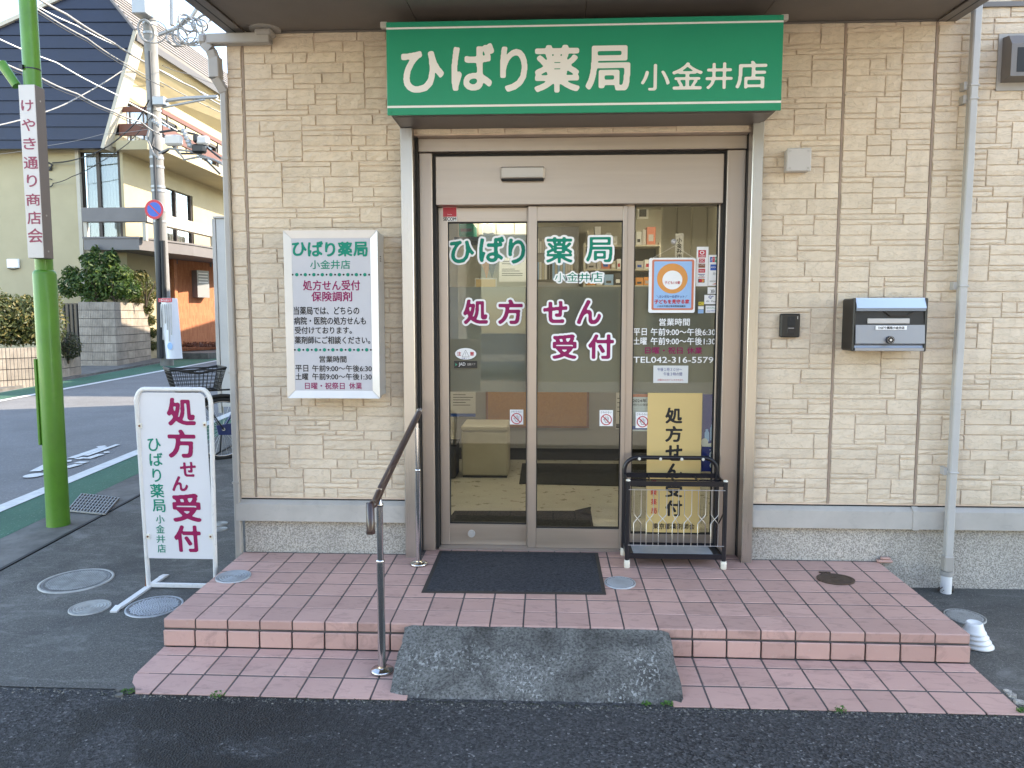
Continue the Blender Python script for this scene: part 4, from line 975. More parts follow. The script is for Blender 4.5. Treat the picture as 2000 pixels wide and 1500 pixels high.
# ------------------------------------------------------------------ small fittings on the right wall
jb = thing('junction_box', 'square grey junction box screwed on the stone wall above the intercom', 'junction box', (3.18, -.03, 2.18))
YJ = -.07; x0, x1, z0, z1 = X(1537, 310, YJ), X(1585, 310, YJ), W(1560, 334.5, YJ).z, W(1560, 288.5, YJ).z
part('box_body', 'plastic_grey', lambda b: b.box(x0 + .002, x1 - .002, YJ + .012, -.008, z0 + .002, z1 - .002, .006), jb)
part('box_lid', 'plastic_grey', lambda b: b.box(x0, x1, YJ, YJ + .0115, z0, z1, .005), jb)
b = MB()
for x in (x0 + .017, x1 - .017):
    for z in (z0 + .017, z1 - .017): b.cyl((x, YJ - .002, z), (x, YJ + .001, z), .006, n=12)
obj('screw', b, M['flash'], jb)
ic = thing('intercom', 'small black door intercom on the stone wall to the left of the mailbox', 'intercom', (3.17, -.02, 1.28))
YI = -.04; x0, x1, z0, z1 = X(1525, 635, YI), X(1563, 635, YI), W(1543, 659, YI).z, W(1543, 612.5, YI).z
part('intercom_body', 'dark_plastic', lambda b: b.box(x0, x1, YI, -.008, z0, z1, .006), ic)
part('camera_window', 'gasket', lambda b: b.box(x0 + .036, x1 - .028, YI - .003, YI + .001, z0 + .062, z1 - .016, .002), ic)
part('call_button', 'black_metal', lambda b: b.box(x0 + .034, x1 - .028, YI - .004, YI + .001, z0 + .018, z0 + .058, .003), ic)
b = MB(); b.cyl(((x0 + x1) / 2, YI - .006, z1 - .034), ((x0 + x1) / 2, YI, z1 - .034), .007, n=14); obj('lens', b, M['black_metal'], ic)
part('indicator', 'plastic_grey', lambda b: (b.box(x1 - .017, x1 - .014, YI - .002, YI + .001, z1 - .03, z1 - .015), b.box(x0 + .04, x1 - .035, YI - .0045, YI, z0 + .05, z0 + .053)), ic)
mx_ = thing('mailbox', 'silver and black wall mailbox with a dial lock and white name strip', 'mailbox', (3.69, -.1, 1.2))
YM = -.165; mr = lambda x0, y0, x1, y1, Y=YM: (X(x0, (y0 + y1) / 2, Y), X(x1, (y0 + y1) / 2, Y), W((x0 + x1) / 2, y1, Y).z, W((x0 + x1) / 2, y0, Y).z)
x0, x1, z0, z1 = mr(1666.5, 581.5, 1811, 687)
part('mailbox_body', 'dark_plastic', lambda b: b.box(x0, x1, YM + .012, -.008, z0 + .003, z1 - .002, .008), mx_)
part('end_cap', 'dark_plastic', lambda b: b.box(x0 - .001, x0 + .012, YM - .001, YM + .03, z0 + .001, z1 - .001, .005), mx_)
part('end_cap', 'dark_plastic', lambda b: b.box(x1 - .012, x1 + .001, YM - .001, YM + .03, z0 + .001, z1 - .001, .005), mx_)
H = z1 - z0; xx0, xx1 = x0 + .0125, x1 - .0125
def profile(name, m_, pr): b = MB(); b.prism([(xx0, YM + dy, z0 + f * H) for dy, f in pr], (xx1 - xx0, 0, 0)); return obj(name, b, M[m_], mx_)
profile('lid', 'mail_top', [(.03, .995), (.012, .998), (.008, .96), (-.012, .81), (-.004, .755), (.02, .755)])
profile('slot_recess', 'dark_plastic', [(.012, .754), (.02, .754), (.02, .50), (.006, .50)])
profile('mailbox_door', 'mail_silver', [(.02, .4985), (-.002, .4985), (-.010, .155), (.012, .125), (.02, .125)])
profile('lip', 'mail_silver', [(.02, .124), (.012, .120), (.008, .075), (-.004, .07), (-.004, .02), (.02, .01)])
part('slot_handle', 'black_metal', lambda b: b.prism([(x0 + H * f, YM + .002, z0 + H * g) for f, g in ((.55, .752), (.68, .655), (1.02, .655), (1.16, .752), (1.11, .752), (.99, .69), (.71, .69), (.60, .752))], (0, .012, 0)), mx_)
r = mr(1695, 622, 1777, 632); part('name_plate', 'plastic_grey', lambda b: b.box(r[0], r[1], YM - .001, YM + .012, r[2], r[3], .002), mx_)
PM = front(YM - .0075); sheet('name_strip', (1710, 636.3, 1771, 644), PM, M['white_print'], mx_, .0012); text('strip_text', 'ひばり薬局小金井店', (1715, 637.6, 1766, 642.6), PM, M['black_ink'], mx_, .0022, .03)
c = W(1738, 664, YM - .012); b = MB(); b.cyl(c + Vector((0, -.012, 0)), c + Vector((0, .012, 0)), .020, .022, 24); obj('dial_lock', b, M['black_metal'], mx_)
b = MB()
for k in range(12):
    a = 2 * PI * k / 12; q = c + Vector((.0165 * math.cos(a), -.0125, .0165 * math.sin(a))); b.disc(q, (0, 1, 0), .0016, 6)
b.disc(c + Vector((0, -.0128, 0)), (0, 1, 0), .006, 14); obj('dial_mark', b, M['alu_silver'], mx_)
vh = thing('vent_hood', 'grey metal vent hood high on the stone wall', 'vent hood', (4.43, -.05, 2.7))
YV = -.10; x0 = X(1976, 100, YV); z0, z1 = W(1990, 148, -.1).z, W(1990, 69, -.1).z
part('hood', 'fascia', lambda b: (b.prism([(x0, -.008, z1 + .02), (x0, YV + .03, z1 + .01), (x0, YV, z1 - .04), (x0, YV, z0), (x0, -.008, z0 - .01)], (.24, 0, 0))), vh)
part('louvre', 'gasket', lambda b: b.box(x0 + .03, x0 + .21, YV - .001, YV + .01, z0 + .02, z1 - .06), vh)
part('backing_plate', 'gutter', lambda b: b.box(x0 - .02, x0 + .26, -.016, -.008, z0 - .05, z1 + .04), vh)

# ------------------------------------------------------------------ handrail
hr = thing('handrail', 'brown handrail on two polished steel posts beside the concrete ramp', 'handrail', (1.09, -.65, -.1))
zA, zB = LZ(-1.118), PFz(-.166)
xp = 1.088; top2 = W(811, 826, -.166).z; j1 = W(722, 962, -1.13)
part('base_flange', 'chrome', lambda b: b.lathe((xp, -1.118, zA), [(0, .021), (.028, .021), (.031, .018), (.047, .014), (.050, .010), (.050, 0), (0, 0)], 32), hr)
part('base_flange', 'chrome', lambda b: b.lathe((xp, -.166, zB), [(0, .021), (.028, .021), (.031, .018), (.047, .014), (.050, .010), (.050, 0), (0, 0)], 32), hr)
zj = j1.z - .015
part('post', 'chrome', lambda b: (b.cyl((xp, -1.118, zA + .01), (xp, -1.118, zA + .50), .0170, n=24), b.lathe((xp, -1.118, zA + .50), [(.0170, -.004), (.0185, -.002), (.0185, .006), (.0145, .009)], 24), b.cyl((xp, -1.118, zA + .50), (xp, -1.118, zj - .045), .0140, n=24), b.lathe((xp, -1.118, zj - .05), [(.014, 0), (.0165, .002), (.0165, .014), (.011, .02), (.009, .05), (0, .055)], 24)), hr)
part('post', 'chrome', lambda b: (b.cyl((xp, -.166, zB + .01), (xp, -.166, zB + .545), .0170, n=24), b.lathe((xp, -.166, zB + .545), [(.0170, -.004), (.0185, -.002), (.0185, .006), (.0145, .009)], 24), b.cyl((xp, -.166, zB + .545), (xp, -.166, top2 - .03), .0140, n=24)), hr)
A = Vector((xp, -.10, top2 + .055)); Bq = Vector((xp, -1.13, zj + .012)); d = (A - Bq).normalized(); E_ = Vector((xp - .012, -1.235, W(712, 1042, -1.235).z))
pts = [A, A - d * .1]
for k in range(5): pts.append(A.lerp(Bq, .2 + .75 * k / 4))
c1 = Bq - d * .085
for k in range(1, 9):
    t = k / 8; p0, p1, p2, p3 = pts[6], Bq - d * .02, c1 + Vector((0, 0, -.03)), E_ + Vector((0, 0, .13)); pts.append(((1 - t) ** 3) * p0 + 3 * t * (1 - t) ** 2 * p1 + 3 * t * t * (1 - t) * p2 + t ** 3 * p3) if k > 1 else None
pts.append(E_)
part('rail', 'brown_rail', lambda b: b.tube(pts, .0172, 18), hr)
part('rail_end_cap', 'chrome', lambda b: b.cyl(A - d * .028, A + d * .012, .0188, n=20), hr)
part('rail_end_cap', 'brown_rail', lambda b: b.cyl(E_, E_ + Vector((0, 0, .014)), .0188, n=20), hr)
part('rail_bracket', 'chrome', lambda b: (b.tube([Vector((xp, -1.118, zj - .02)), Vector((xp, -1.12, zj + .0)), Bq + Vector((0, .02, -.012))], .009, 10), b.box(xp - .012, xp + .012, -1.12, -1.05, zj + .02, zj + .03)), hr)
part('rail_bracket', 'chrome', lambda b: b.tube([Vector((xp, -.166, top2 - .04)), Vector((xp, -.166, top2 - .0))], .010, 10), hr)
# ------------------------------------------------------------------ door mat outside
dm = thing('door_mat', 'dark blue grey ribbed doormat on the tiles in front of the sliding door', 'doormat', (1.645, -.25, -.005))
b = MB(); Q = [(1.172, .070), (2.118, .073), (2.117, -.551), (1.170, -.566)]
ins = lambda P, e: [(x + e * (1 if x < 1.6 else -1), y + e * (1 if y < -.2 else -1)) for x, y in P]
zz = lambda x, y: PFz(y)
b.add([(x, y, zz(x, y) + .0005) for x, y in Q] + [(x, y, zz(x, y) + .004) for x, y in Q] + [(x, y, zz(x, y) + .004) for x, y in ins(Q, .02)], [(0, 1, 5, 4), (1, 2, 6, 5), (2, 3, 7, 6), (3, 0, 4, 7), (4, 5, 9, 8), (5, 6, 10, 9), (6, 7, 11, 10), (7, 4, 8, 11)])
obj('rubber_edge', b, M['matedge'], dm)
b = MB(); q = ins(Q, .02); nx, ny = 60, 34; vs = []
for j in range(ny + 1):
    for i in range(nx + 1):
        u, v = i / nx, j / ny; x = (q[3][0] * (1 - u) + q[2][0] * u) * (1 - v) + (q[0][0] * (1 - u) + q[1][0] * u) * v; y = (q[3][1] * (1 - u) + q[2][1] * u) * (1 - v) + (q[0][1] * (1 - u) + q[1][1] * u) * v
        e = i in (0, nx) or j in (0, ny); vs.append((x, y, zz(x, y) + (.004 if e else .0085 + random.uniform(-.0012, .0012) + .0012 * math.sin(j * 2.1) * math.sin(i * .8 + j))))
b.add(vs, [(j * (nx + 1) + i, j * (nx + 1) + i + 1, (j + 1) * (nx + 1) + i + 1, (j + 1) * (nx + 1) + i) for j in range(ny) for i in range(nx)], True); obj('pile', b, M['mat'], dm)
# ------------------------------------------------------------------ umbrella stand
us = thing('umbrella_stand', 'black tubular umbrella stand with a wire front in front of the yellow poster', 'umbrella stand', (2.53, -.03, 0))
fx0, fx1, fy, by = 2.264, 2.800, -.160, .045
ztop = W(1228, 937, fy).z; zb0 = PFz(fy)
for x in (fx0, fx1):
    part('leg', 'black_metal', lambda b: b.cyl((x, fy, zb0 + .04), (x, fy, ztop - .006), .0125, n=16), us)
    part('rubber_foot', 'cream_rubber', lambda b: b.lathe((x, fy, zb0), [(0, .046), (.0155, .046), (.0165, .03), (.0165, .004), (.014, 0), (0, 0)], 16), us)
    part('leg_cap', 'cream_rubber', lambda b: b.lathe((x, fy, ztop - .006), [(.013, 0), (.0135, .004), (.009, .009), (0, .010)], 16), us)
zh = W(1310, 894, by).z; rc = .075
pts = [Vector((fx0, by, .04))] + [Vector((fx0, by, zh - rc))]
pts += [Vector((fx0 + rc - rc * math.cos(a), by, zh - rc + rc * math.sin(a))) for a in [PI / 2 * k / 6 for k in range(1, 7)]]
pts += [Vector((fx1 - rc + rc * math.sin(a), by, zh - rc + rc * math.cos(a))) for a in [PI / 2 * k / 6 for k in range(0, 7)]] + [Vector((fx1, by, .04))]
part('hoop', 'black_metal', lambda b: b.tube(pts, .0125, 14), us)
for x in (fx0, fx1): part('rubber_foot', 'cream_rubber', lambda b: b.lathe((x, by, 0), [(0, .046), (.0155, .046), (.0165, .03), (.0165, .004), (.014, 0), (0, 0)], 16), us)
b = MB()
for k in range(4): x = fx0 + .085 + (fx1 - fx0 - .17) * k / 3; b.cyl((x, by - .017, zh - .006), (x, by - .012, zh - .006), .008, .009, 12)
obj('hoop_stud', b, M['cream_rubber'], us)
zg = W(1320, 945, fy).z; zg2 = zg + .004
part('top_rail', 'black_metal', lambda b: (b.box(fx0, fx1, fy - .003, fy + .003, zg - .014, zg + .014),), us)
part('top_rail', 'black_metal', lambda b: (b.box(fx0, fx1, by - .003, by + .003, zg - .010, zg + .018),), us)
part('top_rail', 'black_metal', lambda b: (b.box(fx0 - .004, fx0 + .004, fy, by, zg - .012, zg + .012), b.box(fx1 - .004, fx1 + .004, fy, by, zg - .012, zg + .012)), us)
part('grid_bar', 'black_metal', lambda b: ([b.box(fx0 + (fx1 - fx0) * k / 4 - .003, fx0 + (fx1 - fx0) * k / 4 + .003, fy, by, zg - .006, zg + .004) for k in (1, 2, 3)], b.box(fx0, fx1, (fy + by) / 2 - .003, (fy + by) / 2 + .003, zg - .006, zg + .003)), us)
zw1, zw0 = W(1320, 957.5, fy - .012).z, W(1320, 1066, fy - .012).z
zx = W(1320, 1014, fy - .012).z
yw = fy - .010
b = MB(); b.cyl((fx0, yw, zw1), (fx1, yw, zw1), .0023, n=8); b.cyl((fx0, yw, zw0), (fx1, yw, zw0), .0023, n=8); obj('wire_rail', b, M['wire_metal'], us)
wx = [.062, .137, .192, .262, .318, .400, .460, .520, .580, .655, .722, .800, .855, .930]
for k in range(0, 14, 2):
    a_, b2 = fx0 + (fx1 - fx0) * wx[k], fx0 + (fx1 - fx0) * wx[k + 1]; b = MB(); hgt = .022
    [b.tube([(p_, yw, zw1 + .004), (p_, yw, zx + hgt + .006), (p_ + (q_ - p_) * .06, yw, zx + hgt), (p_ + (q_ - p_) * .94, yw + o_, zx - hgt), (q_, yw, zx - hgt - .006), (q_, yw, zw0 - .004)], .0021, 6) for p_, q_, o_ in ((a_, b2, -.003), (b2, a_, .003))]
    obj('wire_pair', b, M['wire_metal'], us)
zt = W(1320, 1087, fy).z
part('tray_rail', 'black_metal', lambda b: (b.box(fx0, fx1, fy - .006, fy + .004, zt - .014, zt + .016, .003), b.box(fx0, fx1, by - .004, by + .006, zt - .014, zt + .016, .003), b.box(fx0 - .004, fx0 + .006, fy, by, zt - .012, zt + .014), b.box(fx1 - .006, fx1 + .004, fy, by, zt - .012, zt + .014)), us)
part('drip_tray', 'black_metal', lambda b: (b.prism([(fx0 + .01, fy + .008, zt - .004), (fx1 - .01, fy + .008, zt - .004), (fx1 - .01, by - .008, zt - .004), (fx0 + .01, by - .008, zt - .004)], (0, 0, .004))), us)
part('tray_pad', 'cover_metal', lambda b: b.box(fx0 + .04, fx1 - .05, fy + .03, by - .03, zt + .001, zt + .008, .003), us)
part('brace', 'black_metal', lambda b: b.cyl((fx1, by, zt + .10), (fx1, fy, zx + .05), .004, n=8), us)
# ------------------------------------------------------------------ standing sign by the driveway
yb_ = -.197; zb_ = gz(yb_)
ss = thing('standing_sign', 'white A-frame style standing sign with purple prescription lettering beside the steps', 'standing sign', (-.27, yb_, zb_))
bl = S(291, 1151); br = Vector((bl.x + .395, bl.y, bl.z)); YT = -.30
tl = W(267, 790, YT); tr = W(413, 790, YT); tz = W(340, 760, YT).z
frame = [bl + Vector((0, 0, .0)), tl]
rc = .05
cx = tl.x; topL = Vector((tl.x - .002, YT - .004, tz)); 
pts = [Vector(bl), Vector(tl)]
for k in range(1, 7):
    a = PI / 2 * k / 6; pts.append(Vector((tl.x + rc - rc * math.cos(a), YT - .006, tl.z + (tz - tl.z) * math.sin(a))))
for k in range(0, 7):
    a = PI / 2 * k / 6; pts.append(Vector((tr.x - rc + rc * math.sin(a), YT - .006, tr.z + (tz - tr.z) * math.cos(a))))
pts.append(br)
part('frame', 'white_tube', lambda b: b.tube(pts, .0125, 14), ss)
ff, fb = S(245, 1196), S(343, 1131)
part('foot', 'white_tube', lambda b: b.prism([Vector((bl.x - .017, ff.y + .02, zb_ + .006)), Vector((bl.x + .017, ff.y + .02, zb_ + .006)), Vector((bl.x + .017, fb.y - .02, zb_ + .012)), Vector((bl.x - .017, fb.y - .02, zb_ + .012))], (0, 0, .012)), ss)
part('foot', 'white_tube', lambda b: b.prism([Vector((br.x - .017, ff.y + .02, zb_ + .006)), Vector((br.x + .017, ff.y + .02, zb_ + .006)), Vector((br.x + .017, fb.y - .02, zb_ + .012)), Vector((br.x - .017, fb.y - .02, zb_ + .012))], (0, 0, .012)), ss)
part('foot_tip', 'white_tube', lambda b: [b.prism([Vector((x - .019, y0, zb_ + .014)), Vector((x + .019, y0, zb_ + .014)), Vector((x + .019, y1, z1)), Vector((x - .019, y1, z1))], (0, 0, .012)) for x in (bl.x, br.x) for y0, y1, z1 in ((ff.y + .022, ff.y - .03, gz(ff.y) + .006), (fb.y - .022, fb.y + .03, gz(fb.y) + .006))], ss)
part('cross_bar', 'white_tube', lambda b: b.box(bl.x, br.x, bl.y - .008, bl.y + .008, zb_ + .014, zb_ + .040, .003), ss)
part('rusty_gusset', 'rust', lambda b: b.prism([(bl.x - .016, bl.y - .012, zb_ + .02), (bl.x - .016, bl.y + .012, zb_ + .02), (bl.x - .016, bl.y, zb_ + .10)], (.010, 0, 0)), ss)
# panel plane leans with the frame
lean = Vector((0, YT - yb_, tz - zb_)).normalized()
o_ = Vector((0, yb_ - .002, zb_)); SP = Plane(o_ + lean * 0, (1, 0, 0), lean)
def panel_plane(lift):
    n = Vector((1, 0, 0)).cross(lean).normalized(); return Plane(o_ + n * lift, (1, 0, 0), lean)
SPN = panel_plane(.004)
u0 = SPN.uv(276, 850)[0]; u1 = SPN.uv(409, 900)[0]; u0b = SPN.uv(289, 1085)[0]; u1b = SPN.uv(419, 1085)[0]
v1 = SPN.uv(340, 767)[1]; v0 = SPN.uv(350, 1091)[1]
cr_ = .035; P = []
for cx, cy, a0 in ((u1 - cr_, v1 - cr_, 0), (u0 + cr_, v1 - cr_, 90)): P += [SPN.at(cx + cr_ * math.cos(math.radians(a0 + 15 * k)), cy + cr_ * math.sin(math.radians(a0 + 15 * k))) for k in range(7)]
P += [SPN.at(u0b, v0), SPN.at(u1b, v0)]
b = MB(); b.prism(P, -SPN.n * .003); obj('panel', b, M['white_panel'], ss)
b = MB(); c_ = MB()
for x, y in ((274, 831), (401, 829), (290, 1047), (412.5, 1047)):
    u, v = SPN.uv(x, y); p = SPN.at(u, v, .004); b.box(p.x - .012, p.x + .010, p.y - .004, p.y + .004, p.z - .014, p.z + .014, .002); c_.cyl(p + SPN.n * .008, p, .0055, n=8)
obj('clamp', b, M['cream_rubber'], ss); obj('bolt', c_, M['rust'], ss)
glyphs('lettering', [('処', (326, 777, 381, 831)), ('方', (328, 839, 383, 894)), ('せ', (352, 902, 383, 931)), ('ん', (336, 930, 367, 959)), ('受', (337, 964, 392, 1019)), ('付', (341, 1026, 393, 1078))], SPN, M['purple_ink'], ss, 2.6)
glyphs('lettering', [('ひ', (289, 856, 314, 881)), ('ば', (292, 884, 318, 910)), ('り', (298, 915, 315, 941)), ('薬', (294, 945, 320, 972)), ('局', (298, 975, 323, 1000))], SPN, M['green_ink'], ss, 1.2)
for c, bx in (('小', (305, 1006, 321, 1022)), ('金', (305, 1025, 321.5, 1041)), ('井', (306, 1045, 323, 1060)), ('店', (308, 1063, 324, 1079))): text('lettering', c, bx, SPN, M['green_ink'], ss, .0015, .01)
# ------------------------------------------------------------------ covers set into ground and tiles
def cover(name, label, c, r, mt, slope, style, group=None):
    t = thing(name, label, 'manhole cover' if r > .12 else 'pipe cover', c, group)
    rx = math.atan(slope); Mx = Matrix.Translation(c) @ Matrix.Rotation(rx, 4, 'X')
    def lathe(prof, n=40):
        b = MB(); b.lathe((0, 0, 0), prof, n); b.v = [tuple(Mx @ Vector(q)) for q in b.v]; return b
    obj('rim', lathe([(r, -.004), (r, .004), (r * .93, .005), (r * .925, .001)]), M[mt], t)
    obj('plate', lathe([(r * .915, -.004), (r * .91, .0035), (r * .86, .0035), (r * .855, .002), (0, .002)]), M['cover_pit' if style != 'rings' else mt], t)
    b = MB()
    if style == 'rings':
        for q in (.78, .62, .46, .30, .15): b.v, b.f, b.m, b.sm = (lambda w: (b.v + w.v, b.f + [tuple(i + len(b.v) for i in f) for f in w.f], b.m + w.m, b.sm + w.sm))(lathe([(r * q, .002), (r * q, .0042), (r * (q - .05), .0042), (r * (q - .05), .002)], 32))
    elif style == 'grid':
        n = 11
        for k in range(-n, n + 1):
            for ax in (0, 1):
                u = r * .8 * k / n; h = math.sqrt(max(0, (r * .8) ** 2 - u * u))
                if h < .02: continue
                q = [(u - .0045, -h), (u + .0045, -h), (u + .0045, h), (u - .0045, h)]
                b.add([Mx @ Vector((*(p if ax else p[::-1]), .0042)) for p in q], [(0, 1, 2, 3)])
        for s_ in (-1, 1):
            b.add([Mx @ Vector(p) for p in ((s_ * r * .25 - .035, s_ * .6 * r, .005), (s_ * r * .25 + .035, s_ * .6 * r, .005), (s_ * r * .25 + .035, s_ * .6 * r + .012, .005), (s_ * r * .25 - .035, s_ * .6 * r + .012, .005))], [(0, 1, 2, 3)])
    elif style == 'studs':
        for k in range(260):
            a = k * 2.39996; q = r * .83 * math.sqrt(k / 260); s_ = .006
            x, y = q * math.cos(a), q * math.sin(a); b.add([Mx @ Vector((x + dx * s_, y + dy * s_, z)) for dx, dy, z in ((-1, -1, .002), (1, -1, .002), (1, 1, .002), (-1, 1, .002), (-.6, -.6, .005), (.6, -.6, .005), (.6, .6, .005), (-.6, .6, .005))], [(4, 5, 6, 7), (0, 1, 5, 4), (1, 2, 6, 5), (2, 3, 7, 6), (3, 0, 4, 7)])
    if b.v: obj('raised_pattern', b, M[mt], t)
    return t
def on(x, y, off=.012): p = S(x, y); return Vector((p.x, p.y, gz(p.y) + off))
def onp(x, y): p = S(x, y, 0, .028); return Vector((p.x, p.y, PFz(p.y) + .002))
cover('manhole_cover', 'large worn grey cover with a lattice pattern on the driveway left of the standing sign', on(150, 1138), .198, 'cover_old', GB, 'grid')
cover('pipe_cover', 'small ringed grey cover on the driveway between the two large covers', on(176, 1191), .103, 'cover_old', GB, 'rings')
cover('manhole_cover', 'studded blue grey cover on the driveway against the edge of the steps', on(302, 1189), .145, 'cover_metal', GB, 'studs')
cover('pipe_cover', 'blue grey ringed cover set in the tiles at the street end of the platform', onp(456, 1127), .092, 'cover_metal', .028, 'rings')
cover('pipe_cover', 'pale ringed cover in the tiles between doormat and umbrella stand', onp(1211, 1139), .083, 'cover_metal', .028, 'studs')
cover('manhole_cover', 'round grey cover on the driveway behind the stack of white bowls', on(1884, 1209), .098, 'cover_old', GB, 'studs')
cover('pipe_cover', 'small pale cover on the driveway behind the standing sign, farther of the pair', on(430, 1026), .055, 'cover_old', GB, 'rings')
cover('pipe_cover', 'small pale cover on the driveway behind the standing sign, nearer of the pair', on(429, 1037), .055, 'cover_old', GB, 'rings')
c = onp(1632, 1132); vc = thing('valve_cover', 'brown oval water valve cover with a hinge set into the tiles', 'valve cover', c)
b = MB(); n = 32; ax_, bx_ = .098, .082
el = lambda k, z, s=1: c + Vector((ax_ * s * math.cos(2 * PI * k / n), bx_ * s * math.sin(2 * PI * k / n), z))
b.add([el(k, -.003) for k in range(n)] + [el(k, .004) for k in range(n)] + [el(k, .004, .85) for k in range(n)] + [el(k, .002, .82) for k in range(n)], [(q * n + k, q * n + (k + 1) % n, (q + 1) * n + (k + 1) % n, (q + 1) * n + k) for q in range(3) for k in range(n)]); obj('rim', b, M['bronze_cover'], vc)
b = MB(); b.add([el(k, .0022, .83) for k in range(n)], [tuple(range(n))]); obj('plate', b, M['bronze_cover'], vc)
b = MB(); b.box(c.x - .035, c.x + .03, c.y - .03, c.y - .02, c.z + .002, c.z + .004); b.box(c.x - .012, c.x + .012, c.y + .02, c.y + .035, c.z + .002, c.z + .005); b.box(c.x - .045, c.x - .03, c.y + .07, c.y + .095, c.z, c.z + .006); b.box(c.x - .015, c.x + .0, c.y + .07, c.y + .095, c.z, c.z + .006); b.box(c.x - .052, c.x + .008, c.y + .092, c.y + .105, c.z, c.z + .006); obj('hinge', b, M['bronze_cover'], vc)
# stack of upturned bowls
p = S(1909, 1266); bw = Vector((p.x - .002, p.y, gz(p.y) + .012))
for k in range(4):
    b = MB(); z = bw.z + k * .021; r = .070 - .006 * k; x_ = bw.x - .006 * k
    b.lathe((x_, bw.y, z), [(r * .95, .0), (r, .003), (r * .99, .010), (r * .93, .013), (r * .84, .021)] + ([(r * .72, .040), (r * .66, .052), (r * .60, .054), (r * .54, .049), (0, .047)] if k == 3 else [(r * .82, .024)]), 32)
    tag(obj('white_bowl', b, M['white_plastic']), ('upturned white bowl at the bottom of the stack beside the steps', 'upturned white bowl second from the bottom of the stack', 'upturned white bowl third from the bottom of the stack', 'upturned white bowl topmost of the stack beside the steps')[k], 'bowl', 'stacked white bowls')
# bundle of twigs at the pipe
p = S(1829, 1147); b = MB()
for k in range(26):
    a = random.uniform(0, PI); q = Vector((p.x + random.uniform(-.03, .03), -.05 + random.uniform(-.02, .02), gz(0) + .012 + random.uniform(0, .03))); d_ = Vector((math.cos(a), .5 * math.sin(a), random.uniform(-.3, .3))) * .03
    b.tube([q - d_, q + Vector((0, 0, .006)), q + d_], .0022, 4)
tag(obj('twig_bundle', b, M['bark']), 'small heap of brown twigs and litter beside the downpipe foot', 'twigs', kind='stuff')
b = MB(); b.lathe((p.x + .022, -.045, gz(0) + .01), [(.02, 0), (.024, .01), (.022, .035), (.012, .04), (0, .04)], 14); tag(obj('black_cap', b, M['gasket']), 'black cap lying on the twigs beside the downpipe foot', 'cap')
# drain grate at the gutter
gt = thing('drain_grate', 'steel drain grate set into the gutter beside the green pole', 'drain grate', (-1.89, 1.52, gz(1.5)))
G4 = [Vector((-2.185, 1.836, 0)), Vector((-1.789, 1.718, 0)), Vector((-1.614, 1.237, 0)), Vector((-1.97, 1.321, 0))]
gpt = lambda u, v, z: (lambda p: Vector((p.x, p.y, gz(p.y) + z)))((G4[0] * (1 - u) + G4[1] * u) * (1 - v) + (G4[3] * (1 - u) + G4[2] * u) * v)
b = MB(); b.add([gpt(u, v, .0165) for u, v in ((0, 0), (1, 0), (1, 1), (0, 1))], [(0, 1, 2, 3)]); obj('drain_pit', b, M['gasket'], gt)
b = MB()
def bar(b, u0, v0, u1, v1, w=.006):
    a, c = gpt(u0, v0, .018), gpt(u1, v1, .018); d = (c - a).normalized(); n = d.cross(Vector((0, 0, 1))) * w; b.prism([a - n, a + n, c + n, c - n], (0, 0, .012))
for k in range(13): bar(b, k / 12, 0, k / 12, 1, .005)
obj('grate_bar', b, M['galv'], gt); b = MB()
for k in range(7): bar(b, 0, k / 6, 1, k / 6, .004)
obj('cross_bar', b, M['galv'], gt)
# weeds at the step edge
def leaf_cloud(mb, c, rad, n, size, dome=False, flat=.8, shell=.45):
    for _ in range(n):
        while True:
            q = Vector((random.uniform(-1, 1), random.uniform(-1, 1), random.uniform(-1, 1)))
            if shell < q.length < 1: break
        if dome and q.z < 0: q.z *= -.4
        p = Vector(c) + Vector((q.x * rad[0], q.y * rad[1], q.z * rad[2])); s_ = size * random.uniform(.6, 1.3)
        a = (q + Vector((random.uniform(-flat, flat), random.uniform(-flat, flat), random.uniform(-flat, flat) + .3))).normalized(); t = a.orthogonal().normalized(); t = Quaternion(a, random.uniform(0, 6.28)) @ t; w = a.cross(t)
        mb.add([p - t * s_, p + w * s_ * .42 + a * s_ * .1, p + t * s_, p - w * s_ * .42 + a * s_ * .1], [(0, 1, 2, 3)])
for x, y, r, lab in ((.45, -1.345, .035, 'tuft of green weed at the foot of the step left of the handrail'), (2.22, -1.325, .022, 'small moss tuft at the corner of the ramp slab'), (2.305, -1.325, .03, 'weed growing at the ramp slab\'s right corner'), (2.985, -1.345, .034, 'bright weed clump against the lower step right of the ramp'), (3.72, -1.31, .03, 'mossy weed at the broken corner below the bowls'), (.06, -1.33, .03, 'moss patch at the broken street corner of the lower step')):
    b = MB(); leaf_cloud(b, (x, y, gz(y) + .012), (r, r * .5, r * .7), 45, .007, True, shell=.1); tag(obj('weed', b, M['leaf_weed']), lab, 'weed', 'weeds along the step edge')

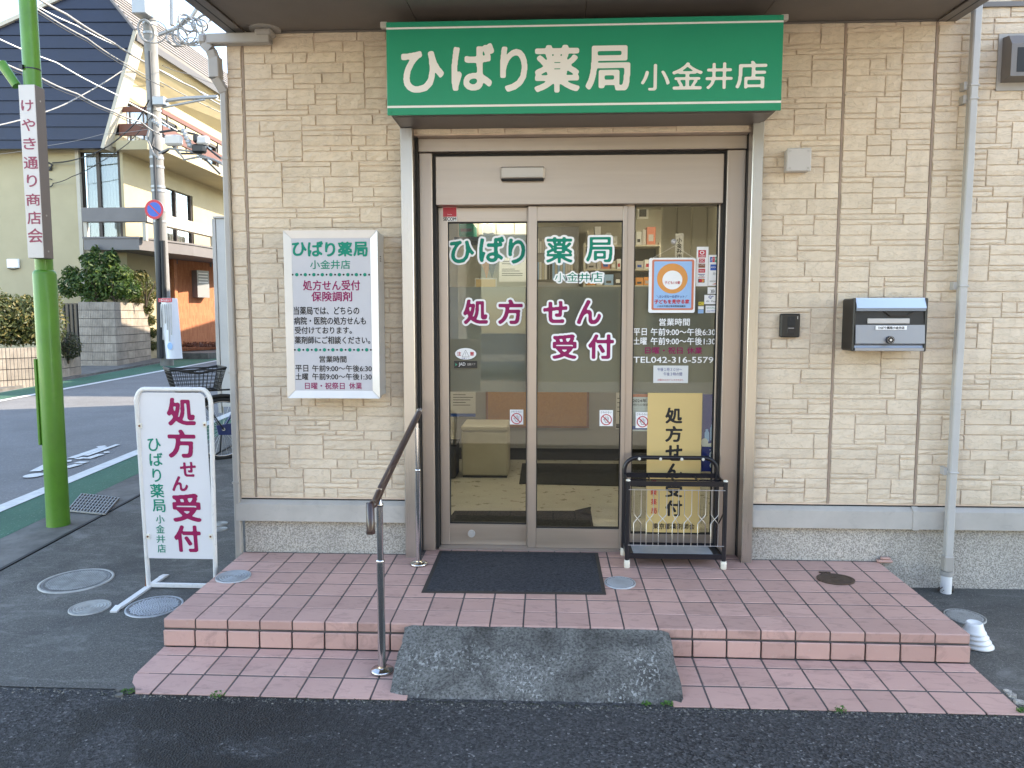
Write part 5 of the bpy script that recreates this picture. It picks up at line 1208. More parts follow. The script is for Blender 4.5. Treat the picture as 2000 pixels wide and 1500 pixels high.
# loose grit and dirt along the seam between road and step
b = MB()
for _ in range(1500):
    x = random.uniform(-1.0, 4.3); y = -1.338 - abs(random.gauss(0, .022)) if 0 < x < 3.75 else -1.318 + random.gauss(0, .02)
    r = random.choice((.002, .003, .003, .004, .006)); z = gz(y) + .004; a0 = random.uniform(0, 6)
    q = [Vector((x + r * math.cos(a0 + k * 1.57 + random.uniform(-.3, .3)), y + r * math.sin(a0 + k * 1.57), z)) for k in range(4)]; t_ = Vector((x, y, z + r * random.uniform(.5, 1.0)))
    b.add(q + [t_], [(0, 1, 4), (1, 2, 4), (2, 3, 4), (3, 0, 4)])
M['grit'] = mat('seam_grit', (.13, .125, .11), .9, irand=.8)
tag(obj('gravel', b, M['grit']), 'loose grit and crumbs along the seam of road and step', kind='stuff')
b = MB()
for _ in range(260):
    x = random.choice((random.uniform(-.1, 1.2), random.uniform(1.1, 2.4), random.uniform(2.4, 3.7))); y = -1.337 - abs(random.gauss(0, .006)); leaf_cloud(b, (x, y, gz(y) + .006), (.012, .004, .004), 5, .003, True, shell=.1)
M['moss'] = leaf_mat('seam_moss', (.02, .03, .012), (.035, .045, .02), (.06, .07, .03))
tag(obj('moss', b, M['moss']), 'dark moss line at the foot of the lower step', kind='stuff')

# ------------------------------------------------------------------ inside the pharmacy
FZ = .0
YB = 4.9
def shell(name, m, f): return part(name, m, f, ph)
shell('room_floor', 'room_floor', lambda b: b.box(.2, 5.6, .30, YB, -.05, FZ))
shell('room_wall', 'room_wall', lambda b: (b.box(.2, 5.6, YB, YB + .08, FZ, 2.7), b.box(5.55, 5.63, .17, YB, FZ, 2.7), b.box(.17, .2, .17, YB, FZ, 2.7), b.box(.2, .985, .17, .2, FZ, 2.7), b.box(2.99, 5.55, .17, .2, FZ, 2.7)))
shell('room_ceiling', 'room_wall', lambda b: b.box(.2, 5.6, .17, YB, 2.7, 2.75))
for k, (x, y) in enumerate(((1.3, 1.6), (3.6, 1.6), (1.3, 3.8), (3.6, 3.8))):
    t = thing('ceiling_light', ('flat ceiling lamp inside over the waiting seat', 'flat ceiling lamp inside over the entrance mat', 'flat ceiling lamp inside above the dispensary notices', 'flat ceiling lamp inside above the medicine shelves')[k], 'ceiling lamp', (x, y, 2.62), 'ceiling lamps inside the pharmacy')
    part('lamp_housing', 'white_plastic', lambda b: b.box(x - .62, x + .62, y - .13, y + .13, 2.66, 2.70, .01), t)
    part('lamp_diffuser', 'lamp', lambda b: b.box(x - .60, x + .60, y - .11, y + .11, 2.645, 2.66, .006), t)
# reception counter
YC = 2.95
ct = thing('reception_counter', 'grey fronted reception counter with cork boards inside behind the door', 'counter', (2.0, YC + .25, FZ))
part('counter_panel', 'room_grey', lambda b: b.box(.9, 4.3, YC, YC + .45, .12, 1.02), ct)
part('kick_plate', 'room_dark', lambda b: b.box(.9, 4.3, YC + .02, YC + .44, 0, .119), ct)
part('counter_top', 'shelf_beige', lambda b: b.box(.86, 4.34, YC - .04, YC + .5, 1.021, 1.06, .006), ct)
ck = thing('cork_board', 'brown framed cork board on the counter front behind the door', 'cork board', W(1040, 800, YC - .02))
x0, x1, z0, z1 = X(949, 800, YC), X(1150, 800, YC), W(1050, 835, YC).z, W(1050, 745, YC).z
part('cork_sheet', 'cork', lambda b: b.box(x0 + .02, x1 - .02, YC - .014, YC - .004, z0 + .02, z1 - .02), ck)
part('board_frame', 'wood_red', lambda b: (b.box(x0, x1, YC - .02, YC - .003, z0, z0 + .02), b.box(x0, x1, YC - .02, YC - .003, z1 - .02, z1), b.box(x0, x0 + .02, YC - .02, YC - .003, z0 + .02, z1 - .02), b.box(x1 - .02, x1, YC - .02, YC - .003, z0 + .02, z1 - .02)), ck)
# notices on the counter front
PC = front(YC - .004)
def notice(box, pl, label, lines, m_='paper', band=None, cat='notice'):
    x, y = (box[0] + box[2]) / 2, (box[1] + box[3]) / 2; u, v = pl.uv(x, y); t = thing('notice', label, cat, pl.at(u, v))
    sheet('sheet', box, pl, M[m_], t, .002); h = box[3] - box[1]; w = box[2] - box[0]
    b = MB(); [stroke_line(b, pl, [(box[0] + w * .1, box[1] + h * f), (box[0] + w * (.1 + .8 * random.uniform(.6, 1)), box[1] + h * f)], .006, .004) for f in lines]
    if b.v: obj('print', b, M['room_dark'], t)
    if band: sheet('band', (box[0], box[3] - h * .12, box[2], box[3] - h * .02), pl, M[band], t, .004)
    return t
notice((880, 752, 929, 815), PC, 'white printed notice on the counter behind the street-side door leaf', (.3, .38, .46, .54, .62), band='sign_blue')
notice((1203, 752, 1226, 838), PC, 'printed notice on the counter behind the door centre stile', (.3, .4, .5, .6), band='room_dark')
# ottoman seat
x0, x1, z0, z1 = X(901, 870, 2.12), X(992, 870, 2.12), 0.0, W(950, 838, 2.12).z
ot = thing('ottoman', 'cream vinyl cube seat inside behind the glass door', 'ottoman', ((x0 + x1) / 2, 2.3, 0))
part('seat_body', 'ottoman', lambda b: b.box(x0, x1, 2.12, 2.52, .02, z1 - .022, .012), ot)
part('seat_lid', 'ottoman', lambda b: b.box(x0 - .004, x1 + .004, 2.116, 2.524, z1 - .02, z1 + .03, .014), ot)
part('base_plate', 'room_dark', lambda b: b.box(x0 + .01, x1 - .01, 2.13, 2.51, 0, .02), ot)
t = thing('waste_bin', 'black open bin inside at the street end of the waiting area', 'bin', (.80, 2.2, 0))
part('bin_body', 'room_dark', lambda b: b.prism([(X(877, 880, 2.1) - .22, 2.05, .01), (X(889, 900, 2.05), 2.05, .01), (X(890, 850, 2.05), 2.05, .30), (X(877, 850, 2.1) - .24, 2.05, .30)], (0, .28, 0)), t); part('bin_rim', 'gasket', lambda b: b.box(X(877, 850, 2.1) - .25, X(890, 850, 2.05) + .006, 2.045, 2.335, .29, .305), t)
# inside mats
def floor_mat(name, label, pts, m_, curl=False):
    P = [S(x, y, .006, 0) for x, y in pts]; t = thing(name, label, 'mat', sum(P, Vector()) / 4)
    b = MB(); b.prism([Vector((p.x, p.y, .001)) for p in P], (0, 0, .007)); obj('pile', b, M[m_], t)
    if curl:
        a = P[2]; b = MB(); b.add([a + Vector((-.12, -.02, .009)), a + Vector((-.01, -.14, .009)), a + Vector((.0, -.01, .035)), a + Vector((-.05, -.0, .02))], [(0, 1, 2, 3)]); obj('curled_corner', b, M[m_], t)
    return t
floor_mat('floor_mat', 'dark mat just inside the sliding door with one curled corner', [(868, 1024), (888, 998), (1154, 998), (1160, 1034)], 'dark_mat', True)
floor_mat('floor_mat', 'long dark mat inside along the counter foot', [(1014, 944), (1020, 905), (1330, 907), (1345, 952)], 'dark_mat')
# pale row of floor tiles nearest the door
b = MB()
for k in range(9): b.box(.95 + k * .24, .95 + k * .24 + .232, .62, .84, FZ, FZ + .002)
tag(obj('floor_tile', b, M['room_wall'], ph), kind='stuff')
# shelves with medicine boxes at the back
def shelf_unit(label, x0, x1, y0, zs, z0, z1, dx=.9, group='medicine shelves'):
    t = thing('medicine_shelf', label, 'shelf', ((x0 + x1) / 2, y0 + .15, z0), group)
    part('end_panel', 'shelf_beige', lambda b: b.box(x0, x0 + .025, y0, y0 + .32, z0, z1), t); part('end_panel', 'shelf_beige', lambda b: b.box(x1 - .025, x1, y0, y0 + .32, z0, z1), t)
    part('panel', 'room_dark', lambda b: b.box(x0 + .025, x1 - .025, y0 + .31, y0 + .32, z0, z1), t)
    for z in zs: part('shelf_board', 'shelf_beige', lambda b: b.box(x0 + .025, x1 - .025, y0, y0 + .31, z - .02, z), t)
    return t
boxmats = ['paper', 'white_plastic', 'paper', 'white_plastic', 'shelf_beige', 'skyblue_print', 'salmon_print', 'yellow_print', 'plastic_grey', 'orange_print', 'green_ink', 'room_dark']
YS = 4.5
fz_ = lambda y: W(1200, y, YS).z
zs = [fz_(478), fz_(525), fz_(557), fz_(592)]
k_ = 0
desc = ['on the top', 'on the second', 'on the third', 'on the lowest']
for u, (xa_, xb_, lab) in enumerate(((X(1140, 500, YS), X(1226, 500, YS), 'open medicine shelf behind the middle door leaf'), (X(1236, 500, YS), X(1292, 500, YS), 'open medicine shelf behind the fixed glass'))):
    shelf_unit(lab, xa_, xb_, YS, zs + [fz_(425) + .2], .4, fz_(477) + .02)
    for r_, z in enumerate(zs[:3]):
        x = xa_ + .04; cnt = 0
        while x < xb_ - .12:
            w = random.uniform(.045, .11); h = random.uniform(.08, .17) if r_ else random.uniform(.10, .24)
            t = thing('medicine_box', '', 'box', (x + w / 2, YS + .1, z), 'medicine boxes on the shelves')
            mm = random.choice(boxmats)
            t['label'] = {'paper': 'white', 'white_plastic': 'white', 'shelf_beige': 'beige', 'skyblue_print': 'light blue', 'salmon_print': 'red', 'yellow_print': 'yellow', 'plastic_grey': 'grey', 'orange_print': 'orange', 'green_ink': 'green', 'room_dark': 'dark'}[mm] + ' carton, ' + ('first', 'second', 'third', 'fourth', 'fifth', 'sixth', 'seventh', 'eighth')[min(cnt, 7)] + ' from the left ' + desc[r_] + ' board' + (' behind the middle door leaf', ' behind the fixed glass')[u]; cnt += 1
            part('carton', mm, lambda b: b.box(x, x + w, YS + .03, YS + .20, z + .001, z + h, .003), t)
            part('carton_label', random.choice(['room_dark', 'white_plastic', 'sign_blue', 'red_ink', 'plastic_grey']), lambda b: b.box(x + w * .2, x + w * .75, YS + .027, YS + .0295, z + h * .2, z + h * random.uniform(.4, .6)), t)
            x += w + random.uniform(.004, .02)
# wall picture, banner strip, back partition
pf = thing('picture_frame', 'small white framed picture on the back wall above the shelves', 'picture', W(1254, 415, YB - .02))
r = [X(1244, 415, YB), X(1266, 415, YB), W(1254, 428, YB).z, W(1254, 403, YB).z]
part('frame', 'white_plastic', lambda b: b.box(r[0], r[1], YB - .025, YB - .003, r[2], r[3], .004), pf); part('picture', 'room_dark', lambda b: b.box(r[0] + .025, r[1] - .025, YB - .028, YB - .0255, r[2] + .025, r[3] - .025), pf)
YN = 2.4; PN = front(YN)
bn = thing('banner_strip', 'white vertical association strip hanging inside behind the hanging board', 'banner', W(1325, 500, YN))
sheet('strip', (1318, 456, 1334, 590), PN, M['paper'], bn, .002)
for k, ch in enumerate('小金井市薬剤師会'): text('strip_text', ch, (1321.5, 464.5 + k * 10.5, 1331.5, 474 + k * 10.5), PN, M['black_ink'], bn, .004, .02)
part('curtain_wall', 'room_wall', lambda b: [b.box(X(1293, 450, 3.6) + k * .155, X(1293, 450, 3.6) + k * .155 + .15, 3.6 + (k % 2) * .02, 3.66 + (k % 2) * .02, 0, 2.7, .01) for k in range(11)], ph)
# left: dispensary hatch with machines, flowers, notice
YD = 4.0; PD = front(YD)
cb = thing('dispensary_cabinet', 'cream wall cabinet with a beam over the dispensary hatch', 'cabinet', W(960, 430, YD))
part('cabinet_body', 'shelf_beige', lambda b: b.box(X(895, 450, YD), X(1040, 450, YD), YD + .1, YD + .4, W(950, 460, YD).z, 2.66, .005), cb)
part('cabinet_door', 'room_wall', lambda b: [b.box(X(897 + k * 36, 450, YD), X(931 + k * 36, 450, YD), YD + .08, YD + .098, W(950, 457, YD).z, 2.64, .004) for k in range(4)], cb)
t = thing('appliance', 'teal grey printer unit on the cabinet at the street end', 'printer', W(912, 448, 3.4)); x0, x1, z0, z1 = X(896, 448, 3.4), X(925, 448, 3.4), W(910, 462, 3.4).z, W(910, 436, 3.4).z
part('printer_body', 'green_ink', lambda b: b.box(x0, x1, 3.4, 3.75, z0, z1, .01), t); part('paper_slot', 'room_dark', lambda b: b.box(x0 + .02, x1 - .02, 3.395, 3.402, z0 + .05, z0 + .08), t); part('bracket', 'room_dark', lambda b: b.box(x0 - .05, x1 + .05, 3.42, 3.8, z0 - .05, z0 - .002), t)
t = thing('appliance', 'white square speaker unit on the cabinet front', 'speaker', W(954, 446, YD)); r = [X(943, 446, YD), X(965, 446, YD), W(954, 458, YD).z, W(954, 438, YD).z]
part('speaker_body', 'white_plastic', lambda b: b.box(r[0], r[1], YD - .06, YD + .078, r[2], r[3], .012), t); part('speaker_grille', 'plastic_grey', lambda b: b.cyl(((r[0] + r[1]) / 2, YD - .063, (r[2] + r[3]) / 2), ((r[0] + r[1]) / 2, YD - .0605, (r[2] + r[3]) / 2), .055, n=20), t)
notice((975, 503, 1028, 550), PD, 'large white notice sheet hanging at the hatch', (.16, .26, .48, .56, .66, .74))
t = thing('desk_sign', 'beige framed card on the counter top behind the street-side leaf', 'sign card', W(949, 553, 3.1)); x0, x1, z0, z1 = X(927, 553, 3.1), X(970, 553, 3.1), 1.06, W(949, 543, 3.1).z
part('card', 'yellow_poster', lambda b: b.box(x0 + .012, x1 - .012, 3.108, 3.114, z0 + .012, z1 - .012), t); part('card_frame', 'paper', lambda b: b.box(x0, x1, 3.115, 3.13, z0, z1, .003), t)
for k, (px, m_, lab) in enumerate(((950, 'orange_print', 'orange dried flower bunch hanging by the hatch'), (961, 'room_dark', 'brown dried flower bunch hanging by the hatch'))):
    c = W(px, 520, 3.5); b = MB(); b.lathe((c.x, c.y, c.z), [(.004, -.12), (.02, -.06), (.05, .02), (.055, .05), (.02, .07)], 12); tag(obj('dried_flowers', b, M[m_]), lab, 'dried flowers')
t = thing('flower_vase', 'glass vase with pale flowers on the counter', 'flowers', W(925, 545, 3.3)); c = W(923, 553, 3.3); b = MB(); b.lathe((c.x, 3.3, 1.06), [(.03, 0), (.035, .02), (.028, .10), (.034, .14)], 14); obj('vase', b, M['plastic_grey'], t)
b = MB(); leaf_cloud(b, (c.x, 3.3, 1.06 + .24), (.08, .05, .10), 120, .022, shell=.1); obj('blossom', b, M['cream_rubber'], t)
t = thing('cabinet_row', 'dark shelving with folders behind the middle leaf', 'shelf', W(1085, 520, 4.6)); x0, x1 = X(1042, 500, 4.6), X(1130, 500, 4.6)
part('cabinet_body', 'room_grey', lambda b: b.box(x0, x1, 4.6, 4.88, .5, fz_(440)), t)
for k in range(14):
    part('folder', random.choice(['paper', 'plastic_grey', 'room_dark', 'shelf_beige', 'skyblue_print']), lambda b: b.box(x0 + .04 + k * (x1 - x0 - .1) / 14, x0 + .04 + (k + .8) * (x1 - x0 - .1) / 14, 4.57, 4.598, fz_(545), fz_(random.uniform(505, 515))), t)
    part('folder', random.choice(['paper', 'plastic_grey', 'shelf_beige']), lambda b: b.box(x0 + .04 + k * (x1 - x0 - .1) / 14, x0 + .04 + (k + .8) * (x1 - x0 - .1) / 14, 4.57, 4.598, fz_(492), fz_(random.uniform(462, 472))), t)

# ------------------------------------------------------------------ green street pole with the arcade name board
px_, py_ = -1.815, .985
gpz = gz(py_)
gpole = thing('street_pole', 'bright green street pole at the kerb carrying the shopping street name board', 'street pole', (px_, py_, gpz))
zs_ = W(82, 531, py_).z
part('pole_base', 'green_pole', lambda b: b.lathe((px_, py_, gpz), [(.082, 0), (.078, .02), (.076, .3), (.0765, zs_ - gpz - .02), (.072, zs_ - gpz), (.058, zs_ - gpz + .012)], 32), gpole)
part('pole_shaft', 'green_pole', lambda b: b.cyl((px_, py_, zs_), (px_ - .02, py_, 4.6), .058, .055, 28), gpole)
zc = W(55, 137, py_).z
part('clamp_band', 'black_metal', lambda b: (b.cyl((px_ - .01, py_, zc - .004), (px_ - .01, py_, zc + .004), .060, n=28), b.box(px_ - .055, px_ - .03, py_ - .07, py_ - .05, zc - .012, zc + .018)), gpole)
part('lamp_arm', 'green_pole', lambda b: (b.cyl(W(33, 168, py_ - .03), W(3, 124, py_ - .03), .030, .034, 18),), gpole)
part('hatch', 'green_pole', lambda b: b.box(px_ - .078, px_ - .060, py_ - .062, py_ - .03, gpz + .62, gpz + 1.25, .004), gpole)
yS = .86; PSn = front(yS)
x0, x1 = X(45, 335, yS), X(76.5, 335, yS); z1, z0 = W(50, 165, yS).z, W(70, 504, yS).z
nb = thing('name_board', 'tall narrow board with purple street name lettering on the green pole', 'sign board', ((x0 + x1) / 2, yS + .05, z0))
part('board_box', 'pole_panel_shade', lambda b: b.box(x0 + .002, x1, yS + .006, yS + .105, z0, z1, .003), nb)
part('board_face', 'pole_panel', lambda b: b.box(x0, x1 - .001, yS, yS + .0058, z0 + .001, z1 - .001, .002), nb)
mid = lambda y: 51.2 + (y - 165) * .0605
w_ = 26
glyphs('lettering', [(c, (mid((a + d) / 2) - h, a, mid((a + d) / 2) + h, d)) for c, a, d, h in (('け', 195, 217, 12), ('や', 232, 256, 13), ('き', 269, 292, 12.5), ('通', 306, 330, 14), ('り', 341, 365, 10), ('商', 378, 402, 14), ('店', 413, 438, 13.5), ('会', 446, 474, 14.5))], PSn, M['pole_text'], nb, 1.0)
b = MB()
for z in (z0 + .05, z0 + .30, z1 - .1): b.cyl((x1 - .004, yS + .05, z), (x1 + .003, yS + .05, z), .006, n=10)
obj('rivet', b, M['flash'], nb)
# ------------------------------------------------------------------ bicycle parked along the side wall
by_ = 3.40; bc = S(431, 901); bz = gz(by_)
hub = Vector((bc.x, by_, bz + .335)); dirb = Vector((.80, .60, 0)).normalized(); sd = Vector((0, 0, 1)).cross(dirb)
bk = thing('bicycle', 'black city bicycle with a blue chain case parked behind the building corner', 'bicycle', (hub.x, hub.y, bz))
def wheel(c, name):
    b = MB(); n = 40; R = .315
    pts = [c + dirb * R * math.cos(2 * PI * k / n) + Vector((0, 0, R * math.sin(2 * PI * k / n))) for k in range(n)]
    b.tube(pts, .020, 8, True); w = obj('wheel', b, M['tyre'], bk)
    b = MB(); b.tube([c + (p - c) * .93 for p in pts], .009, 6, True); obj('rim', b, M['chrome'], w)
    b = MB()
    for k in range(28):
        a = 2 * PI * k / 28; b.cyl(c + sd * (.02 if k % 2 else -.02), c + (dirb * math.cos(a + .15) + Vector((0, 0, 1)) * math.sin(a + .15)) * R * .93, .0016, n=4, caps=False)
    obj('spoke', b, M['wire_metal'], w); b = MB(); b.cyl(c - sd * .05, c + sd * .05, .018, n=12); obj('hub', b, M['chrome'], w)
    b = MB(); b.tube([c + (dirb * math.cos(a) + Vector((0, 0, 1)) * math.sin(a)) * (R + .04) for a in [math.radians(20 + 12 * k) for k in range(13)]], .022, 6); obj('mudguard', b, M['gasket'], bk)
    return w
UPZ = Vector((0, 0, 1)); fh = hub + dirb * 1.10
wheel(hub, 'w'); wheel(fh, 'w')
crank = hub + dirb * .46 - UPZ * .03; seat_t = hub + dirb * .28 + UPZ * .42; head = fh - dirb * .22 + UPZ * .45
b = MB()
for a, c in ((hub, crank), (hub, seat_t), (crank, seat_t), (crank, head), (head, fh), (head, head + UPZ * .25 - dirb * .05)): b.cyl(a, c, .014, n=10)
obj('frame', b, M['bike_blue'], bk)
b = MB(); q = hub - sd * .045
b.prism([q - dirb * .07 + UPZ * .045, q - dirb * .05 - UPZ * .055, q + dirb * .47 - UPZ * .10, q + dirb * .55 - UPZ * .03, q + dirb * .5 + UPZ * .06, q + dirb * .40 + UPZ * .085], sd * .03); obj('chain_case', b, M['bike_blue'], bk)
b = MB(); b.box(-.13, .13, -.1, .1, -.03, .03, .028, Matrix.Translation(seat_t + UPZ * .12) @ Matrix.Rotation(math.atan2(dirb.y, dirb.x), 4, 'Z')); b.cyl(seat_t, seat_t + UPZ * .1, .013, n=10); obj('saddle', b, M['dark_plastic'], bk)
b = MB(); hb_ = head + UPZ * .27 - dirb * .05; b.tube([hb_ - sd * .28 - dirb * .25, hb_ - sd * .25, hb_, hb_ + sd * .25, hb_ + sd * .28 - dirb * .25], .012, 8); obj('handlebar', b, M['chrome'], bk)
b = MB(); b.tube([hub + sd * .05 - UPZ * .02, hub + sd * .06 - dirb * .02 - UPZ * .25, hub + sd * .06 - dirb * .12 - UPZ * .325], .009, 8); obj('kickstand', b, M['gasket'], bk)
# rear basket on its carrier
ba = thing('basket', 'black wire basket on the rear of the parked bicycle', 'basket', W(380, 755, by_ - .1)); root_b = bk
bpos = W(382, 762, by_ - .05); bw0, bw1, bd0, bd1, bh = .21, .27, .15, .20, .24
bx = lambda u, v, h: bpos + dirb * (bw0 + (bw1 - bw0) * h) * u + sd * (bd0 + (bd1 - bd0) * h) * v + UPZ * bh * h * (1 - .22 * (h > .99) * (1 - abs(u)) * (abs(v) > .9))
b = MB(); per = [(-1, -1), (1, -1), (1, 1), (-1, 1)]
def along(n, h):
    P = []
    for k in range(4):
        for i in range(n): t = i / n; a, c = per[k], per[(k + 1) % 4]; P.append(bx(a[0] * (1 - t) + c[0] * t, a[1] * (1 - t) + c[1] * t, h))
    return P
for h in (.02, .2, .36, .52, .68, .84): b.tube(along(8, h), .0032, 5, True)
lo, hi_ = along(12, 0), along(12, 1)
for p, q in zip(lo, hi_): b.cyl(p, q, .003, n=5, caps=False)
for k in range(7): b.cyl(bx(-1 + k / 3, -1, 0), bx(-1 + k / 3, 1, 0), .003, n=5, caps=False); b.cyl(bx(-1, -1 + k / 3, 0), bx(1, -1 + k / 3, 0), .003, n=5, caps=False)
obj('wire_mesh', b, M['dark_plastic'], ba); b = MB(); b.tube(along(8, 1), .011, 8, True); b.tube(along(4, .93), .008, 6, True); obj('basket_rim', b, M['dark_plastic'], ba)
b = MB(); b.tube([bpos - dirb * .2 - UPZ * .012, bpos + dirb * .35 - UPZ * .012], .010, 6); b.tube([hub + sd * .07, bpos + sd * .07 - UPZ * .012], .007, 6); b.tube([hub - sd * .07, bpos - sd * .07 - UPZ * .012], .007, 6); obj('carrier', b, M['gasket'], bk)
ba.location = ba.location
# grey fence end beside the side wall
fe = thing('panel_fence', 'grey panel fence end with a cap along the side wall', 'fence', (-.25, 6.0, gz(6.0)))
xf = W(428, 500, 5.9); zt_ = W(428, 424, 5.9).z
part('post', 'flash', lambda b: b.box(X(419, 600, 5.9), X(426, 600, 5.9), 5.9, 5.96, .06, zt_ - .02, .004), fe); part('panel', 'pipe', lambda b: b.box(X(426.5, 600, 5.9), -.02, 5.91, 5.95, .15, zt_ - .02, .004), fe)
part('cap', 'flash', lambda b: b.box(X(416, 430, 5.9), -.01, 5.885, 5.975, zt_ - .018, zt_ + .012, .006), fe); part('foot_post', 'flash', lambda b: b.box(-.14, -.08, 5.91, 5.95, gz(5.9), .149), fe)

# ------------------------------------------------------------------ walls of ribbed blocks across the street
def rib_block(w, h, th=.10, n=7):
    """One split-rib block, face towards -Y, origin at its lower left front corner."""
    b = MB(); g = .003; gh = .008; x = g; P = []
    s_ = (w - 2 * g) / n
    for k in range(n):
        P += [(x + k * s_, .007), (x + k * s_ + s_ * .2, 0), (x + k * s_ + s_ * .85, .001), (x + k * s_ + s_ * .95, .007)]
    P += [(w - g, .007)]; poly_ = [(p[0], p[1]) for p in P] + [(w - g, th), (g, th)]
    b.prism([(p[0], p[1], gh) for p in poly_], (0, 0, h - 2 * gh)); me = bpy.data.meshes.new('block'); me.from_pydata(b.v, [], b.f); me.materials.append(M['block']); return me
def block_run(t, A, B, z0, rows, h, wblk, start=0):
    A, B = Vector(A), Vector(B); Ln = (B - A).length; d = (B - A) / Ln; nb_ = max(1, round(Ln / wblk)); w = Ln / nb_; me = rib_block(w, h)
    ang = math.atan2(d.y, d.x); org = root_of(t).location
    for r in range(rows):
        for k in range(nb_):
            o = bpy.data.objects.new('block', me); COL.objects.link(o); o.parent = t
            p = A + d * (k * w); o.location = Vector((p.x, p.y, z0 + r * h)) - org; o.rotation_euler = (0, 0, ang)
    inner = MB(); nrm = Vector((-d.y, d.x, 0)); a, c = A + nrm * .02 + d * .11, B + nrm * .02 - d * .01
    inner.prism([Vector((q.x, q.y, z0 - .3)) for q in (a, c, c + nrm * .07, a + nrm * .07)], (0, 0, rows * h + .29)); obj('mortar_core', inner, M['grout'], t)
pA, pB = S(-150, 772), S(112, 752)
hl = (W(0, 675, S(0, 761).y).z - S(0, 761).z) / 4
z0_ = S(0, 761).z
bw_ = thing('block_wall', 'low sunlit ribbed block wall under the hedge across the street', 'wall', (pA + pB) / 2)
block_run(bw_, (pA.x, pA.y, 0), (pB.x, pB.y, 0), z0_ - .05, 4, hl, .42)
pC, pD = S(113, 743), S(160, 735); zc_ = S(136, 739).z
hl2 = (W(136, 698, S(136, 739).y).z - zc_) / 2
pl_ = thing('block_planter', 'low ribbed block planter under the round bush by the dark gate', 'planter', (pC + pD) / 2)
block_run(pl_, (pC.x, pC.y, 0), (pD.x, pD.y, 0), zc_, 2, hl2, .42)
K = S(229, 718); KL = S(172, 716); KR = S(296, 704.5)
KL = Vector((KL.x, K.y, 0)); hb8 = (W(229, 587, K.y).z - K.z) / 8
cw_ = thing('corner_block_wall', 'tall ribbed block corner wall with shrubs growing over its top', 'wall', Vector((K.x, K.y, K.z)))
block_run(cw_, (KL.x, K.y, 0), (K.x - .002, K.y, 0), K.z - .03, 8, hb8, .40)
block_run(cw_, (K.x, K.y + .004, 0), (KR.x, KR.y, 0), K.z - .03, 8, hb8, .42)
part('soil', 'bark', lambda b: b.prism([(KL.x, K.y + .1, K.z + 7.6 * hb8), (K.x - .1, K.y + .1, K.z + 7.6 * hb8), (KR.x - .1, KR.y, K.z + 7.6 * hb8), (KL.x, KR.y, K.z + 7.6 * hb8)], (0, 0, .05)), cw_)
gtA = W(148, 720, K.y + .5); gtB = W(172, 720, K.y + .5)
dg = thing('dark_gate', 'dark narrow gate between the planter and the corner block wall', 'gate', ((gtA.x + gtB.x) / 2, K.y + .5, K.z))
part('gate_leaf', 'black_metal', lambda b: b.box(gtA.x - .3, gtB.x, K.y + .5, K.y + .55, K.z - .1, W(160, 592, K.y + .5).z), dg); part('gate_bar', 'gasket', lambda b: [b.box(gtA.x - .25 + k * .12, gtA.x - .22 + k * .12, K.y + .48, K.y + .5, K.z, W(160, 594, K.y + .5).z) for k in range(6)], dg)
# hedges and shrubs
def shrub(name, label, cat, blobs, size, m_, stems, group=None):
    t = thing(name, label, cat, stems[0], group); b = MB()
    for c, r, n, kw in blobs: leaf_cloud(b, c, r, n, size, **kw)
    obj('foliage', b, M[m_], t); b = MB()
    for p in stems:
        p = Vector(p)
        for k in range(4): a = random.uniform(0, 6.28); b.tube([p + Vector((0, 0, -.1)), p + Vector((.1 * math.cos(a), .1 * math.sin(a), .25)), p + Vector((.3 * math.cos(a), .3 * math.sin(a), .6))], [.02, .014, .006], 5)
    obj('stem', b, M['bark'], t); return t
ym = pB.y + .75; bl_ = []
for x in range(-140, 112, 18):
    yy = pA.y + (pB.y - pA.y) * (x + 150) / 262 + .55; c = W(x, 628, yy - .1); bl_.append((c, (.36, .45, .52), 620, dict(shell=.55))); c2 = W(x + random.uniform(-8, 8), 592 + random.uniform(-14, 12), yy + .1); bl_.append((c2, (.26, .3, .28), 190, dict(shell=.3)))
shrub('hedge', 'sunlit yellowish hedge on top of the low block wall across the street', 'hedge', bl_, .050, 'leaf_hedge', [W(-60, 668, ym), W(20, 668, ym), W(100, 668, ym)])
bl_ = []
for x, y, r in ((135, 560, .36), (165, 555, .45), (190, 520, .40), (205, 545, .50), (225, 560, .45), (215, 505, .24), (172, 508, .22), (250, 565, .36), (140, 535, .25), (185, 575, .4), (238, 535, .3)):
    c = W(x, y, K.y + .8); bl_.append((c, (r, r, r * .9), int(1300 * r), dict(shell=.35)))
for x, y in ((185, 490), (191, 497), (220, 500), (214, 508), (228, 512), (176, 505)): bl_.append((W(x, y, K.y + .8), (.10, .10, .22), 70, dict(shell=.1)))
shrub('shrub', 'glossy dark green shrub rising over the left of the corner block wall', 'shrub', bl_, .062, 'leaf_green', [W(190, 592, K.y + .7), W(225, 592, K.y + .7)])
bl_ = []
for x, y, r in ((262, 550, .32), (280, 558, .34), (292, 575, .28), (268, 575, .3), (286, 600, .22), (293, 625, .18), (297, 650, .16), (299, 675, .15), (276, 540, .2)):
    yy = K.y + (KR.y - K.y) * (x - 229) / 67 + .12; c = W(x, y, yy); bl_.append((c, (r, r, r), int(1500 * r), dict(shell=.35)))
shrub('climbing_shrub', 'yellow green climbing shrub hanging down the far end of the corner block wall', 'shrub', bl_, .052, 'leaf_hedge', [W(285, 592, K.y + 1.5)])
c = W(132, 676, pC.y + .45); shrub('round_bush', 'small dark round clipped bush in the low planter by the gate', 'bush', [(c, (.30, .30, .33), 900, dict(shell=.75)), (c, (.2, .2, .2), 250, dict(shell=.1))], .035, 'leaf_dark', [c - Vector((0, 0, .3))])
